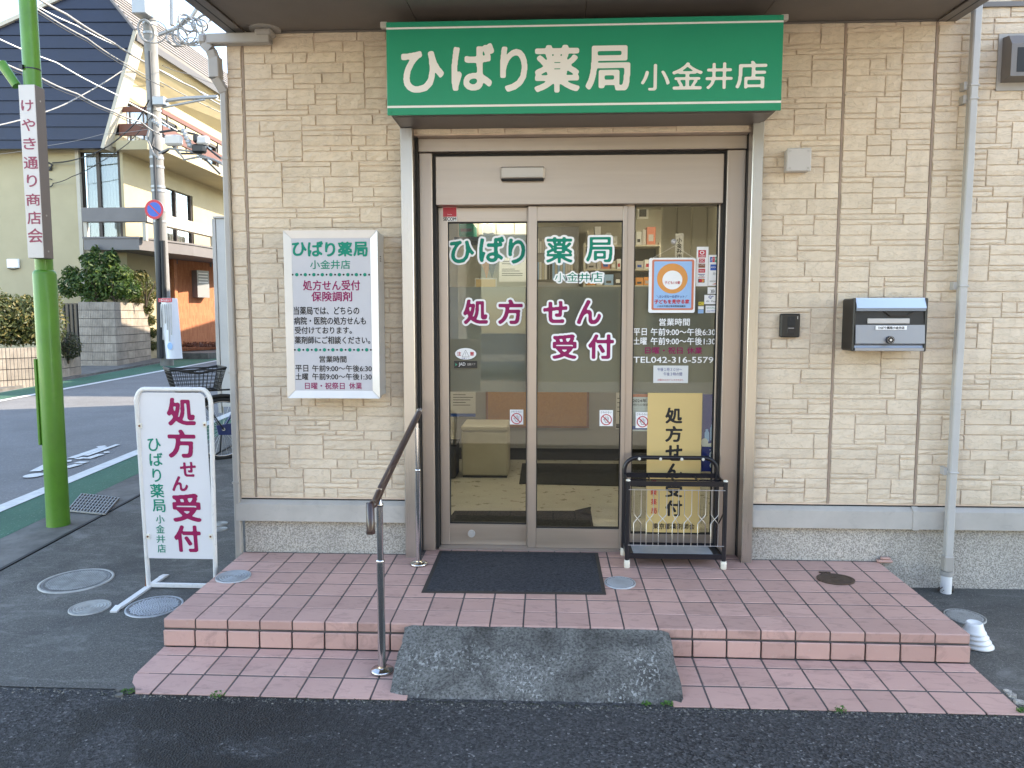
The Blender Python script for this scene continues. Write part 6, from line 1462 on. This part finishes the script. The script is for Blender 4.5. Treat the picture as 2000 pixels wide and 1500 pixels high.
# ------------------------------------------------------------------ blue gabled house
YH = 17.0; YG = 16.5
hs = thing('gabled_house', 'cream house with a navy boarded gable and brown balcony rails across the street', 'house', (-12, YH, gz(YH)))
XS = -10.45                                    # street side wall
XL = -24
zf = lambda y, Y=YH: W(230, y, Y).z
part('wall', 'cream_wall', lambda b: (b.box(XL, X(157, 400, YH), YH, YH + .2, -.2, zf(285)), b.box(X(238, 400, YH), XS, YH, YH + .2, -.2, zf(285)), b.box(X(157, 400, YH), X(238, 400, YH), YH, YH + .2, zf(296), zf(285)), b.box(X(157, 400, YH), X(238, 400, YH), YH, YH + .2, -.2, zf(462))), hs)
part('wall', 'cream_wall', lambda b: (b.box(XS - .2, XS, YH + .2, 19.0, -.2, zf(290)), b.box(XS - .2, XS, 21.2, 40, -.2, zf(290)), b.box(XS - .2, XS, 19, 21.2, -.2, 1.6), b.box(XS - .2, XS, 19, 21.2, 5.6, zf(290))), hs)
sw = part('window', 'dark_frame', lambda b: (b.box(XS - .15, XS - .04, 19, 19.08, 1.6, 5.6), b.box(XS - .15, XS - .04, 21.12, 21.2, 1.6, 5.6), b.box(XS - .15, XS - .04, 20.05, 20.13, 1.6, 5.6)), hs); part('pane', 'house_glass', lambda b: b.box(XS - .12, XS - .10, 19.08, 21.12, 1.6, 5.6), sw); part('curtain', 'room_grey', lambda b: [b.box(XS - .32 - (k % 2) * .03, XS - .29 - (k % 2) * .03, 19 + k * .1, 19.095 + k * .1, 1.6, 5.6) for k in range(22)], sw)
# curtained windows on the front
xw0, xw1 = X(157, 400, YH), X(238, 400, YH); zw0_, zw1_ = zf(462), zf(296)
fw2 = part('window', 'dark_frame', lambda b: [b.box(xw0 + (xw1 - xw0) * f - .05, xw0 + (xw1 - xw0) * f + .05, YH + .05, YH + .15, zw0_, zw1_) for f in (.04, .44, .96)] and None, hs)
part('pane', 'house_glass', lambda b: b.box(xw0, xw1, YH + .09, YH + .11, zw0_, zw1_), fw2)
part('curtain', 'curtain', lambda b: [b.box(xw0 + .1 + k * .045, xw0 + .14 + k * .045, YH + .22 + (k % 2) * .02, YH + .25 + (k % 2) * .02, zw0_, zw1_) for k in range(int((xw1 - xw0 - .15) / .045))], fw2)
part('window_shutter_post', 'cream_trim', lambda b: b.box(X(151, 400, YH - .1), X(158, 400, YH - .1), YH - .1, YH, -.2, zf(290, YH - .1)), hs)
# boarded gable: clip each board to the outline
OUT = [(-120, 106), (188, -34), (262, 60), (197.5, 289), (-120, 292)]
def clip(Pg, y0, y1):
    def half(Pl, keep, yv):
        o = []
        for i in range(len(Pl)):
            a, c = Pl[i], Pl[(i + 1) % len(Pl)]
            if keep(a): o.append(a)
            if keep(a) != keep(c): t = (yv - a[1]) / (c[1] - a[1]); o.append((a[0] + t * (c[0] - a[0]), yv))
        return o
    return half(half(Pg, lambda p: p[1] >= y0, y0), lambda p: p[1] <= y1, y1)
gb_ = part('gable_core', 'black_metal', lambda b: b.prism([W(x, y, YG + .06) for x, y in OUT], (0, .2, 0)), hs)
ys_ = -34
while ys_ < 292:
    y1 = min(292, ys_ + 25.6); Pg = clip(OUT, ys_ + .4, y1 - .4)
    if len(Pg) >= 3:
        b = MB(); P0 = [W(x, y, YG) for x, y in Pg]; zlo = min(p.z for p in P0); zhi = max(p.z for p in P0)
        P0 = [Vector((p.x, YG + .035 * (p.z - zlo) / (zhi - zlo + 1e-6), p.z)) for p in P0]; b.prism(P0, (0, .05, 0)); obj('gable_board', b, M['navy_board'], gb_)
    ys_ += 25.6
def band(name, m_, pts, w, Y, th=.25, parent=hs):
    b = MB(); P = [W(x, y, Y) for x, y in pts]
    for a, c in zip(P, P[1:]):
        d = (c - a).normalized(); n = Vector((-d.z, 0, d.x)) * w / 2; b.prism([a - n, a + n, c + n, c - n], (0, th, 0))
    return obj(name, b, M[m_], parent)
band('verge_trim', 'cream_trim', [(264, 58), (199.5, 289)], .10, YG - .03, .5)
band('roof_edge', 'grey_beam', [(188, -36), (263, 58)], .06, YG - .06, .1); band('roof_edge', 'cream_trim', [(188, -38), (-120, 102)], .10, YG - .06, .2)
# main roof: runs back along the street, with standing seams
ra, rb_ = W(188, -36, YG), W(263, 59, YG); BACK = Vector((.45, 17, 0))
q0, q1 = ra, rb_ + (rb_ - ra).normalized() * .1
part('roof', 'roof_metal', lambda b: b.prism([q0, q1, q1 + BACK, q0 + BACK], (.02, 0, .07)), hs); roof_o = hs.children[-1] if hs.children else None
b = MB(); nrm = (q1 - q0).cross(BACK).normalized(); nrm = nrm if nrm.z > 0 else -nrm
for k in range(9):
    a = q0.lerp(q1, (k + .5) / 9) + nrm * .075; b.tube([a, a + BACK], .022, 4)
obj('roof_seam', b, M['roof_metal'], hs)
part('roof', 'roof_metal', lambda b: b.prism([ra, W(-120, 102, YG), W(-120, 102, YG) + BACK, ra + BACK], (0, 0, .07)), hs)
part('eave_fascia', 'dark_fascia', lambda b: b.prism([q1, q1 + BACK, q1 + BACK - Vector((0, 0, .20)), q1 - Vector((0, 0, .20))], (-.06, 0, 0)), hs)
XU = XS + .05; ze = q1.z - .3
part('eave_soffit', 'cream_wall', lambda b: b.prism([q1 + Vector((-.07, .3, -.12)), q1 + BACK + Vector((-.07, 0, -.12)), Vector((XU - .1, YG + 17, ze - .75)), Vector((XU - .1, YG + .3, ze - .75))], (0, 0, .05)), hs)
zbal = zf(268)
part('wall', 'cream_wall', lambda b: (b.box(XU - .2, XU, YG + .51, 17.2, zf(290), ze - 1.25), b.box(XU - .2, XU, 20.2, 21.5, zf(290), ze - 1.25), b.box(XU - .2, XU, 23.2, 34, zf(290), ze - 1.25), b.box(XU - .2, XU, YG + .51, 34, ze - 1.25, ze - .6), b.box(XL, XU, YG + .3, YG + .5, zf(290), ze - .6)), hs)
for ya, yb2 in ((17.2, 20.2), (21.5, 23.2)):
    wv = part('balcony_window', 'dark_frame', lambda b: (b.box(XU - .16, XU - .02, ya, ya + .1, zf(290), ze - 1.25), b.box(XU - .16, XU - .02, yb2 - .1, yb2, zf(290), ze - 1.25), b.box(XU - .16, XU - .02, (ya + yb2) / 2 - .06, (ya + yb2) / 2 + .06, zf(290), ze - 1.25), b.box(XU - .16, XU - .02, ya, yb2, ze - 1.33, ze - 1.25)), hs); part('pane', 'house_glass', lambda b: b.box(XU - .12, XU - .10, ya + .1, yb2 - .1, zf(290), ze - 1.33), wv); part('curtain', 'curtain', lambda b: [b.box(XU - .32 - (k % 2) * .03, XU - .29 - (k % 2) * .03, ya + k * .1, ya + k * .1 + .095, zf(290), ze - 1.25) for k in range(int((yb2 - ya) / .1))], wv)
# balcony slab and rails
XB = X(322, 290, YH); zsl1, zsl0 = zf(272), zf(300)
zb1 = W(323, 278, YH).z; zb0_ = W(323, 296, YH).z
part('balcony_slab', 'cream_wall', lambda b: (b.prism([(XS, YH - .3, zb0_), (XB - .35, YH - .3, zb0_), (XB, YH + .2, zb0_), (XB, 27, zb0_), (XS, 27, zb0_)], (0, 0, zb1 - zb0_)),), hs)
zr0, zr1 = W(265, 268, YH).z, W(265, 245, YH).z; zt0, zt1 = W(265, 222, YH).z, W(265, 212, YH).z
for z0, z1 in ((zr0, zr1), (zt0, zt1)):
    part('balcony_rail', 'brown_rail_house', lambda b: b.box(X(226, 250, YH - .1), XB - .3, YH - .2, YH - .13, z0, z1, .01), hs); part('balcony_rail', 'brown_rail_house', lambda b: b.box(XB - .1, XB - .03, YH + .0, 27, z0, z1, .01), hs)
part('baluster', 'dark_frame', lambda b: ([b.box(XB - .085, XB - .045, YH + .3 + k * 1.1, YH + .34 + k * 1.1, zb1, zt1) for k in range(10)], [b.box(X(226, 250, YH) + .1 + k * .4, X(226, 250, YH) + .14 + k * .4, YH - .18, YH - .14, zr0 - .25, zt1) for k in range(3)]), hs)
# ring beam and porch slab at street level
XP = X(285, 420, YH - .8); YP = YH - .8
zz_ = lambda y: W(230, y, YP).z
part('ring_beam', 'grey_beam', lambda b: b.box(X(159, 420, YP), XP, YP, YP + .2, zz_(433), zz_(405), .01), hs)
part('ring_beam', 'cream_trim', lambda b: b.prism([(XP - .2, YP + .21, zz_(433)), (XP + .02, YP + .02, zz_(433)), (XP + 0.35, 26, zz_(433)), (XP + .1, 26, zz_(433))], (0, 0, zz_(410) - zz_(433))), hs)
part('beam_post', 'cream_trim', lambda b: (b.box(XP - .14, XP - .04, YP + .04, YP + .14, zz_(470), zz_(433)), b.box(X(160, 420, YP), X(160, 420, YP) + .1, YP + .04, YP + .14, zz_(470), zz_(433)), b.box(XP + .06, XP + .16, 20, 20.1, zz_(470), zz_(433))), hs)
part('porch_slab', 'grey_beam', lambda b: b.prism([(X(164, 480, YP), YP, zz_(488)), (X(272, 480, YP), YP, zz_(488)), (XP + .35, 18.2, zz_(488)), (XP + 1.2, 26, zz_(488)), (X(164, 480, YP), 26, zz_(488))], (0, 0, zz_(466) - zz_(488))), hs)
part('porch_trim', 'grey_beam', lambda b: b.prism([(X(164, 480, YP) - .02, YP - .03, zz_(466) + .003), (X(272, 480, YP) + .02, YP - .03, zz_(466) + .003), (XP + .38, 18.2, zz_(466) + .003), (XP + 1.25, 26, zz_(466) + .003), (X(164, 480, YP), 26, zz_(466) + .003)], (0, 0, .05)), hs)
part('porch_wall', 'orange_tile', lambda b: b.box(X(245, 560, 19.4), X(341, 560, 19.4), 19.4, 19.6, -.2, zz_(488)), hs)
part('porch_door', 'gasket', lambda b: b.box(X(165, 560, 19.4), X(245, 560, 19.4), 19.45, 19.6, -.2, zz_(488)), hs)
A_ = Vector((X(341, 560, 19.6), 19.6, 0)); B_ = Vector((-9.3, 23.0, 0))
ow_ = thing('orange_wall', 'orange tiled garden wall lit by the sun beyond the utility pole', 'wall', (A_ + B_) / 2)
ztop_ = W(341, 494, 19.6).z
d = (B_ - A_).normalized(); n = Vector((d.y, -d.x, 0))
part('tiled_face', 'orange_tile', lambda b: b.prism([Vector((q.x, q.y, -.1)) for q in (A_, B_, B_ - n * .25, A_ - n * .25)], (0, 0, ztop_ + .1)), ow_)
part('coping', 'cream_trim', lambda b: b.prism([Vector((q.x, q.y, ztop_ + .003)) for q in (A_ + n * .05, B_ + n * .05, B_ - n * .3, A_ - n * .3)], (0, 0, .14)), ow_)
part('rail_post', 'grey_beam', lambda b: [b.prism([Vector((q.x, q.y, ztop_ - .35)) for q in (A_.lerp(B_, f) + n * .03, A_.lerp(B_, f + .02) + n * .03, A_.lerp(B_, f + .02) + n * .01, A_.lerp(B_, f) + n * .01)], (0, 0, .352)) for f in (.02, .45, .85)], ow_)
WP = Plane(A_, d, (0, 0, 1))
r = WP.rect(366, 530, 399, 580)
cn = WP.uv(374, 530)[0], WP.uv(399, 580)[0], WP.uv(386, 581)[1], WP.uv(386, 529)[1]
pq = thing('wall_plaque', 'grey plate box mounted on the orange tiled wall', 'plaque', WP.at((cn[0] + cn[1]) / 2, cn[2]))
nn = n if n.dot(CAM - A_) > 0 else -n
P = [A_ + d * u + Vector((0, 0, v)) + nn * .002 for u, v in ((cn[0], cn[2]), (cn[1], cn[2]), (cn[1], cn[3]), (cn[0], cn[3]))]
b = MB(); b.prism(P, nn * .22); obj('box_body', b, M['grey_beam'], pq); b = MB(); b.prism([q + nn * .2205 for q in P], nn * .012); obj('face_plate', b, M['galv'], pq)
b = MB()
for k in range(4): z = cn[3] - .08 - k * .10; b.prism([A_ + d * u + Vector((0, 0, v)) + nn * .2330 for u, v in ((cn[0] + .06, z), (cn[1] - .06, z), (cn[1] - .06, z - .03), (cn[0] + .06, z - .03))], nn * .004)
obj('engraving', b, M['white_print'], pq)
b = MB()
for f in np.linspace(.02, .98, 14): c = A_.lerp(B_, float(f)) + nn * .35; leaf_cloud(b, (c.x, c.y, W(385, 676, c.y).z), (.28, .3, .16), 200, .05, True, shell=.2)
tag(obj('dry_plants', b, M['leaf_dry']), 'dry brown ground plants along the foot of the orange wall', 'dry plants', kind='stuff')
mb = MB(); mb.prism([(x, y, -.1) for x, y in ((A_.x, A_.y), (B_.x, B_.y), (B_.x + 1.2, B_.y), (B_.x + .5, A_.y - 1.2), (A_.x - .3, A_.y - 1.0))], (0, 0, .1 + W(385, 684, 20.5).z)); tag(obj('entrance_apron', mb, M['gutterc']), kind='structure')
# neighbour further back
fh_ = thing('shingled_house', 'grey shingled house end with a dark roof far behind the balcony', 'house', W(410, 400, 40))
part('shingle_wall', 'shingle', lambda b: b.box(X(366, 250, 40), X(470, 250, 40), 40, 40.3, 0, W(400, 224, 40).z), fh_); part('roof', 'grey_beam', lambda b: b.prism([(X(364, 210, 39.7), 39.7, W(400, 224, 39.7).z + .005), (X(470, 210, 39.7), 39.7, W(400, 224, 39.7).z + .005), (X(470, 210, 39.7), 41.4, W(400, 200, 39.7).z), (X(364, 210, 39.7), 41.4, W(400, 200, 39.7).z)], (0, 0, .12)), fh_)
part('wall', 'cream_wall', lambda b: b.box(X(420, 300, 36), X(470, 300, 36), 36, 36.3, 0, W(430, 262, 36).z), fh_)
# meter on the cream wall
mt_ = thing('meter_box', 'white twin pipe meter fitting on the cream wall above the hedge', 'meter', W(28, 515, YH)); r = (X(16, 515, YH), X(40, 515, YH), W(28, 524, YH).z, W(28, 506, YH).z)
part('meter_case', 'white_plastic', lambda b: b.box(r[0], r[1], YH - .08, YH - .005, r[2], r[3], .02), mt_); part('meter_tube', 'gasket', lambda b: b.tube([(r[0] + .02, YH - .06, r[2]), ((r[0] + r[1]) / 2, YH - .08, r[2] - .05), (r[1] - .02, YH - .06, r[2])], .012, 6), mt_)
# ------------------------------------------------------------------ utility pole, sign, cables
UB = Vector((-10.0, 15.9, gz(15.9))); UT = W(287, -60, 15.9); UBt = W(326, 703, 15.9)
up = thing('utility_pole', 'tall concrete utility pole with boxes and cable loops in front of the cream house', 'utility pole', (UBt.x, 15.9, gz(15.9)))
part('shaft', 'concrete_pole', lambda b: b.cyl((UBt.x, 15.9, gz(15.9)), (UT.x, 15.9, UT.z), .175, .165, 24), up)
ax = lambda y: UBt.lerp(UT, (703 - y) / 763)
def atp(x, y, Y=15.65): return W(x, y, Y)
part('switch_box', 'galv', lambda b: (b.box(atp(270, 0).x, atp(297, 0).x, 15.3, 15.7, atp(280, 36).z, atp(280, -30).z, .02),), up)
part('lit_box_face', 'white_plastic', lambda b: b.box(atp(284, 0, 15.28).x, atp(297, 0, 15.28).x, 15.28, 15.299, atp(280, 33).z, atp(280, -28).z, .01), up)  # white panel paints the sunlit right face of the box
for y in (44, 62, 208, 300, 318, 357, 365, 425): part('pole_band', 'galv', lambda b: b.cyl(ax(y) + Vector((0, 0, -.03)), ax(y) + Vector((0, 0, .03)), .185, n=20), up)
part('cross_arm', 'galv', lambda b: (b.tube([atp(310, 68), atp(345, 55), atp(375, 33), atp(384, 18)], .05, 8), b.tube([atp(337, 50, 15.8), atp(337, -40, 15.8)], .07, 8)), up)
part('cross_arm', 'galv', lambda b: (b.tube([atp(300, 200), atp(360, 192), atp(425, 189)], .05, 8), b.tube([atp(318, 210), atp(400, 194)], .03, 6), b.box(atp(294, 0).x, atp(318, 0).x, 15.5, 15.75, atp(300, 208).z, atp(300, 191).z, .02)), up)
part('cable_riser', 'cable_black', lambda b: b.tube([atp(292, 100, 15.68), atp(298, 230, 15.68), atp(302, 330, 15.68), atp(307, 430, 15.68)], .035, 8), up)
part('riser_cover', 'cable_black', lambda b: b.cyl(atp(310, 420, 15.65), atp(313, 700, 15.65), .085, n=14), up); part('riser_cover', 'gasket', lambda b: b.cyl(atp(318, 470, 15.6), atp(322, 600, 15.6), .06, n=12), up)
b = MB()
for cx, cy, rx, ry, rot in ((362, 66, 22, 20, 0), (372, 60, 24, 26, .5), (352, 72, 14, 18, -.4), (378, 75, 12, 14, .3), (300, 62, 26, 22, .2), (285, 60, 14, 22, -.3), (365, 45, 20, 12, .8), (390, 50, 16, 12, .2), (398, 40, 14, 10, -.5), (368, 62, 30, 16, .9), (376, 82, 18, 8, .1), (340, 78, 16, 10, .6)):
    b.tube([atp(cx + rx * math.cos(a) * math.cos(rot) - ry * math.sin(a) * math.sin(rot), cy + rx * math.cos(a) * math.sin(rot) + ry * math.sin(a) * math.cos(rot), 15.5 + .1 * math.sin(2 * a)) for a in [2 * PI * k / 26 for k in range(26)]], random.choice((.016, .022, .03)), 6, True)
obj('cable_loop', b, M['cable_grey'], up)
b = MB()
for P in (((312, 258), (340, 254), (380, 262), (400, 285), (432, 310)), ((300, 262), (297, 285), (318, 300), (330, 292)), ((318, 262), (350, 300), (390, 300), (430, 340))): b.tube([atp(*p, 15.4) for p in P], .03, 6)
obj('cable_bundle', b, M['cable_black'], up)
b = MB()
for P in (((340, 285), (360, 312), (390, 306), (420, 312), (434, 322)), ((310, 300), (330, 290), (370, 295), (434, 318)), ((292, 250), (287, 270), (300, 300), (312, 312))): b.tube([atp(*p, 15.35) for p in P], .028, 6)
obj('cable_bundle', b, M['cable_grey'], up)
for x0, y0, x1, y1, m_ in ((323, 264, 355, 285, 'plastic_grey'), (378, 262, 390, 280, 'dark_plastic'), (376, 282, 402, 300, 'dark_plastic'), (385, 266, 408, 284, 'plastic_grey')): part('closure_box', m_, lambda b: b.box(atp(x0, y0, 15.3).x, atp(x1, y0, 15.3).x, 15.2, 15.4, atp(x0, y1, 15.3).z, atp(x0, y0, 15.3).z, .05), up)
b = MB()
for k in range(5): b.cyl(atp(356 + k * 3, 255 + k * 7, 15.3), atp(362 + k * 3, 257 + k * 7, 15.3), .07, n=10)
for k in range(4): b.cyl(atp(298 + k * 4, 236 + k * 3, 15.5), atp(301 + k * 4, 237 + k * 3, 15.5), .06, n=10)
obj('insulator', b, M['house_glass'] if False else M['galv'], up)
YN_ = 15.45; c = W(301, 409, YN_); npk = thing('no_parking_sign', 'round blue no parking sign with red ring and slash on the utility pole', 'road sign', c)
Rn = (W(319.5, 409, YN_).x - c.x)
part('plate_back', 'galv', lambda b: b.cyl(c + Vector((0, .03, 0)), c + Vector((0, .004, 0)), Rn, n=36), npk)
def ring2(b, r0, r1, y, n=36): b.add([c + Vector((r * math.cos(2 * PI * k / n), y, r * math.sin(2 * PI * k / n))) for r in (r0, r1) for k in range(n)], [(k, (k + 1) % n, (k + 1) % n + n, k + n) for k in range(n)])
part('sign_face', 'sign_blue', lambda b: b.disc(c + Vector((0, .002, 0)), (0, 1, 0), Rn * .8, 36), npk); part('red_ring', 'sign_red', lambda b: ring2(b, Rn * .74, Rn * .99, 0), npk)
part('slash', 'sign_red', lambda b: b.prism([c + Vector(q) * Rn for q in ((-.58, 0, .48), (-.48, 0, .58), (.58, 0, -.48), (.48, 0, -.58))], (0, -.002, 0)), npk); part('bracket', 'galv', lambda b: b.box(c.x - .03, c.x + .2, YN_ + .03, 15.75, c.z - .03, c.z + .03), npk)
Yn2 = 15.4; PNb = front(Yn2); nbp = thing('notice_banner', 'long white work notice with a red heading strapped round the utility pole', 'notice', W(323, 700, Yn2))
nx, P = 6, []
b = MB(); vs = []
xl, xr = W(307, 640, Yn2).x, W(340, 640, Yn2).x; zt0_, zb0n = W(320, 582, Yn2).z, W(325, 701, Yn2).z
for z in (zt0_, zb0n): vs += [(xl + (xr - xl) * k / nx + (.08 if z == zb0n else 0), Yn2 + .25 * ((2 * k / nx - 1) ** 2), z) for k in range(nx + 1)]
b.add(vs, [(k + nx + 1, k + nx + 2, k + 1, k) for k in range(nx)], True); obj('sheet', b, M['white_print'], nbp)
sheet('heading', (309, 582.5, 336, 590), front(Yn2 - .01), M['sign_red'], nbp, .002); text('heading_text', '工事のお知らせ', (311, 584, 334, 589), front(Yn2 - .01), M['white_print'], nbp, .006)
b = MB(); q = front(Yn2 - .01)
for k in range(6): stroke_line(b, q, [(334 - k * 4, 594), (335 - k * 4, 594 + random.uniform(35, 75))], .035, .004)
obj('print_line', b, M['flash'], nbp); b = MB(); ellipse(b, q, 332, 676, 5, 7, .004); obj('print_figure', b, M['skyblue_print'], nbp)
def cable(name, label, pts, r, m_, Y0, Y1):
    n = len(pts); b = MB(); P = []
    for k in range(n - 1):
        for i in range(6): t = i / 6; u = (k + t) / (n - 1); P.append(W(pts[k][0] + (pts[k + 1][0] - pts[k][0]) * t, pts[k][1] + (pts[k + 1][1] - pts[k][1]) * t + 2.2 * math.sin(PI * t), Y0 + (Y1 - Y0) * u))
    P.append(W(*pts[-1], Y1)); b.tube(P, r, 6); tag(obj(name, b, M[m_]), label, 'cable', 'overhead cables of the street')
for lab, pts, r, m_, Y0, Y1 in (
 ('thick pale bundled cable crossing highest from the pole top left of the frame', [(40, -25), (130, 28), (220, 83), (300, 130), (380, 172), (436, 208)], .045, 'cable_grey', 11, 21),
 ('pale cable just under the highest bundle', [(60, 5), (150, 50), (235, 92), (330, 145), (436, 200)], .022, 'white_plastic', 11, 21),
 ('pale ladder hung cable crossing over the navy gable', [(66, 14), (170, 75), (245, 124), (310, 158), (436, 222)], .030, 'cable_grey', 11, 21),
 ('dark cable below the ladder hung cable', [(66, 20), (170, 81), (245, 130), (320, 170)], .018, 'cable_black', 11, 15.7),
 ('single thin white wire crossing the middle of the navy gable', [(-10, 72), (110, 122), (224, 183), (300, 225), (360, 262)], .020, 'white_plastic', 10, 15.7),
 ('thick pale cable crossing low on the navy gable', [(-10, 115), (75, 150), (150, 183), (220, 217), (275, 238), (312, 262)], .034, 'cable_grey', 10, 15.5),
 ('black cable alongside the low pale cable', [(-10, 122), (75, 156), (150, 189), (220, 222), (300, 255)], .016, 'cable_black', 10, 15.5),
 ('grey sleeved cable climbing from lower left to the house eave', [(-10, 246), (90, 218), (160, 186), (250, 130)], .026, 'cable_grey', 12, 16.4),
 ('black service cable from the pole down to the cream wall', [(291, 195), (265, 240), (215, 283), (160, 308), (103, 318)], .030, 'cable_black', 15.6, 16.9),
 ('thin twisted service wire to the lower hook on the cream wall', [(297, 225), (250, 280), (190, 320), (140, 345), (104, 358)], .018, 'cable_black', 15.6, 16.9),
 ('thin grey wire running low past the gable foot', [(-10, 302), (90, 285), (200, 262), (300, 250)], .009, 'cable_grey', 14, 15.5),
 ('fine dark wire from the pole to the shop roof', [(318, 128), (370, 145), (436, 168)], .016, 'cable_black', 15.6, 20),
 ('fine wire from the pole top to the canopy edge', [(318, -2), (350, 26), (382, 52), (412, 70)], .012, 'cable_grey', 15.6, 15)):
    cable('overhead_cable', lab, pts, r * .62, m_, Y0, Y1)
wb = thing('wall_hook', 'small black cable hook cluster on the cream wall', 'cable hook', W(98, 330, YH - .1))
part('hook', 'cable_black', lambda b: (b.tube([W(95, 318, YH - .06), W(102, 322, YH - .12), W(98, 330, YH - .06)], .03, 6), b.tube([W(96 + 8 * math.cos(a), 357 + 8 * math.sin(a), YH - .06) for a in [k * .5 for k in range(12)]], .015, 5), b.box(W(93, 330, YH).x, W(103, 330, YH).x, YH - .08, YH - .01, W(98, 334, YH).z, W(98, 326, YH).z, .02)), wb)
# ------------------------------------------------------------------ what stands outside the frame: seen in the glass and shading the street
nbh = thing('neighbour_house', 'pale house standing behind the pharmacy', 'house', (4, 16, 0))
part('wall', 'cream_wall', lambda b: (b.box(.4, 10, 12.0, 14.999, -.2, 6.1), b.box(-1.6, 10, 15, 28, -.2, 6.8)), nbh); part('roof', 'roof_metal', lambda b: (b.box(.3, 10.3, 11.9, 14.99, 6.101, 6.25), b.box(-1.8, 10.3, 14.9, 28.3, 6.801, 7.0)), nbh)
wh = thing('white_house', 'white house across the road reflected in the glass door', 'house', (-4.5, -15, gz(-15)))
part('wall', 'white_plastic', lambda b: b.box(-10, -.55, -22, -15, -1, 5.2), wh); part('roof', 'roof_metal', lambda b: b.prism([(-10.4, -14.6, 5.15), (-5.3, -14.6, 7.6), (-.15, -14.6, 5.15)], (0, -7.8, 0)), wh)
part('window', 'dark_frame', lambda b: (b.box(-2.2, -1.2, -15, -14.95, .6, 2.2), b.box(-5.2, -3.6, -15, -14.95, .6, 2.2), b.box(-2.4, -1.2, -15, -14.95, 3.4, 4.6)), wh); part('fence', 'block', lambda b: b.box(-9, .2, -13.3, -13.1, -.5, .9), wh)
ab = thing('apartment_house', 'beige two storey apartment house across the road', 'house', (6, -17, gz(-17)))
part('wall', 'cream_wall', lambda b: b.box(1.2, 16, -26, -16.5, -1, 6.2), ab); part('roof', 'roof_metal', lambda b: b.box(.9, 16.3, -26.3, -16.1, 6.2, 6.5), ab)
part('window', 'dark_frame', lambda b: [b.box(2.2 + k * 2.6, 3.8 + k * 2.6, -16.5, -16.44, z, z + 1.5) for k in range(5) for z in (.7, 3.6)], ab)
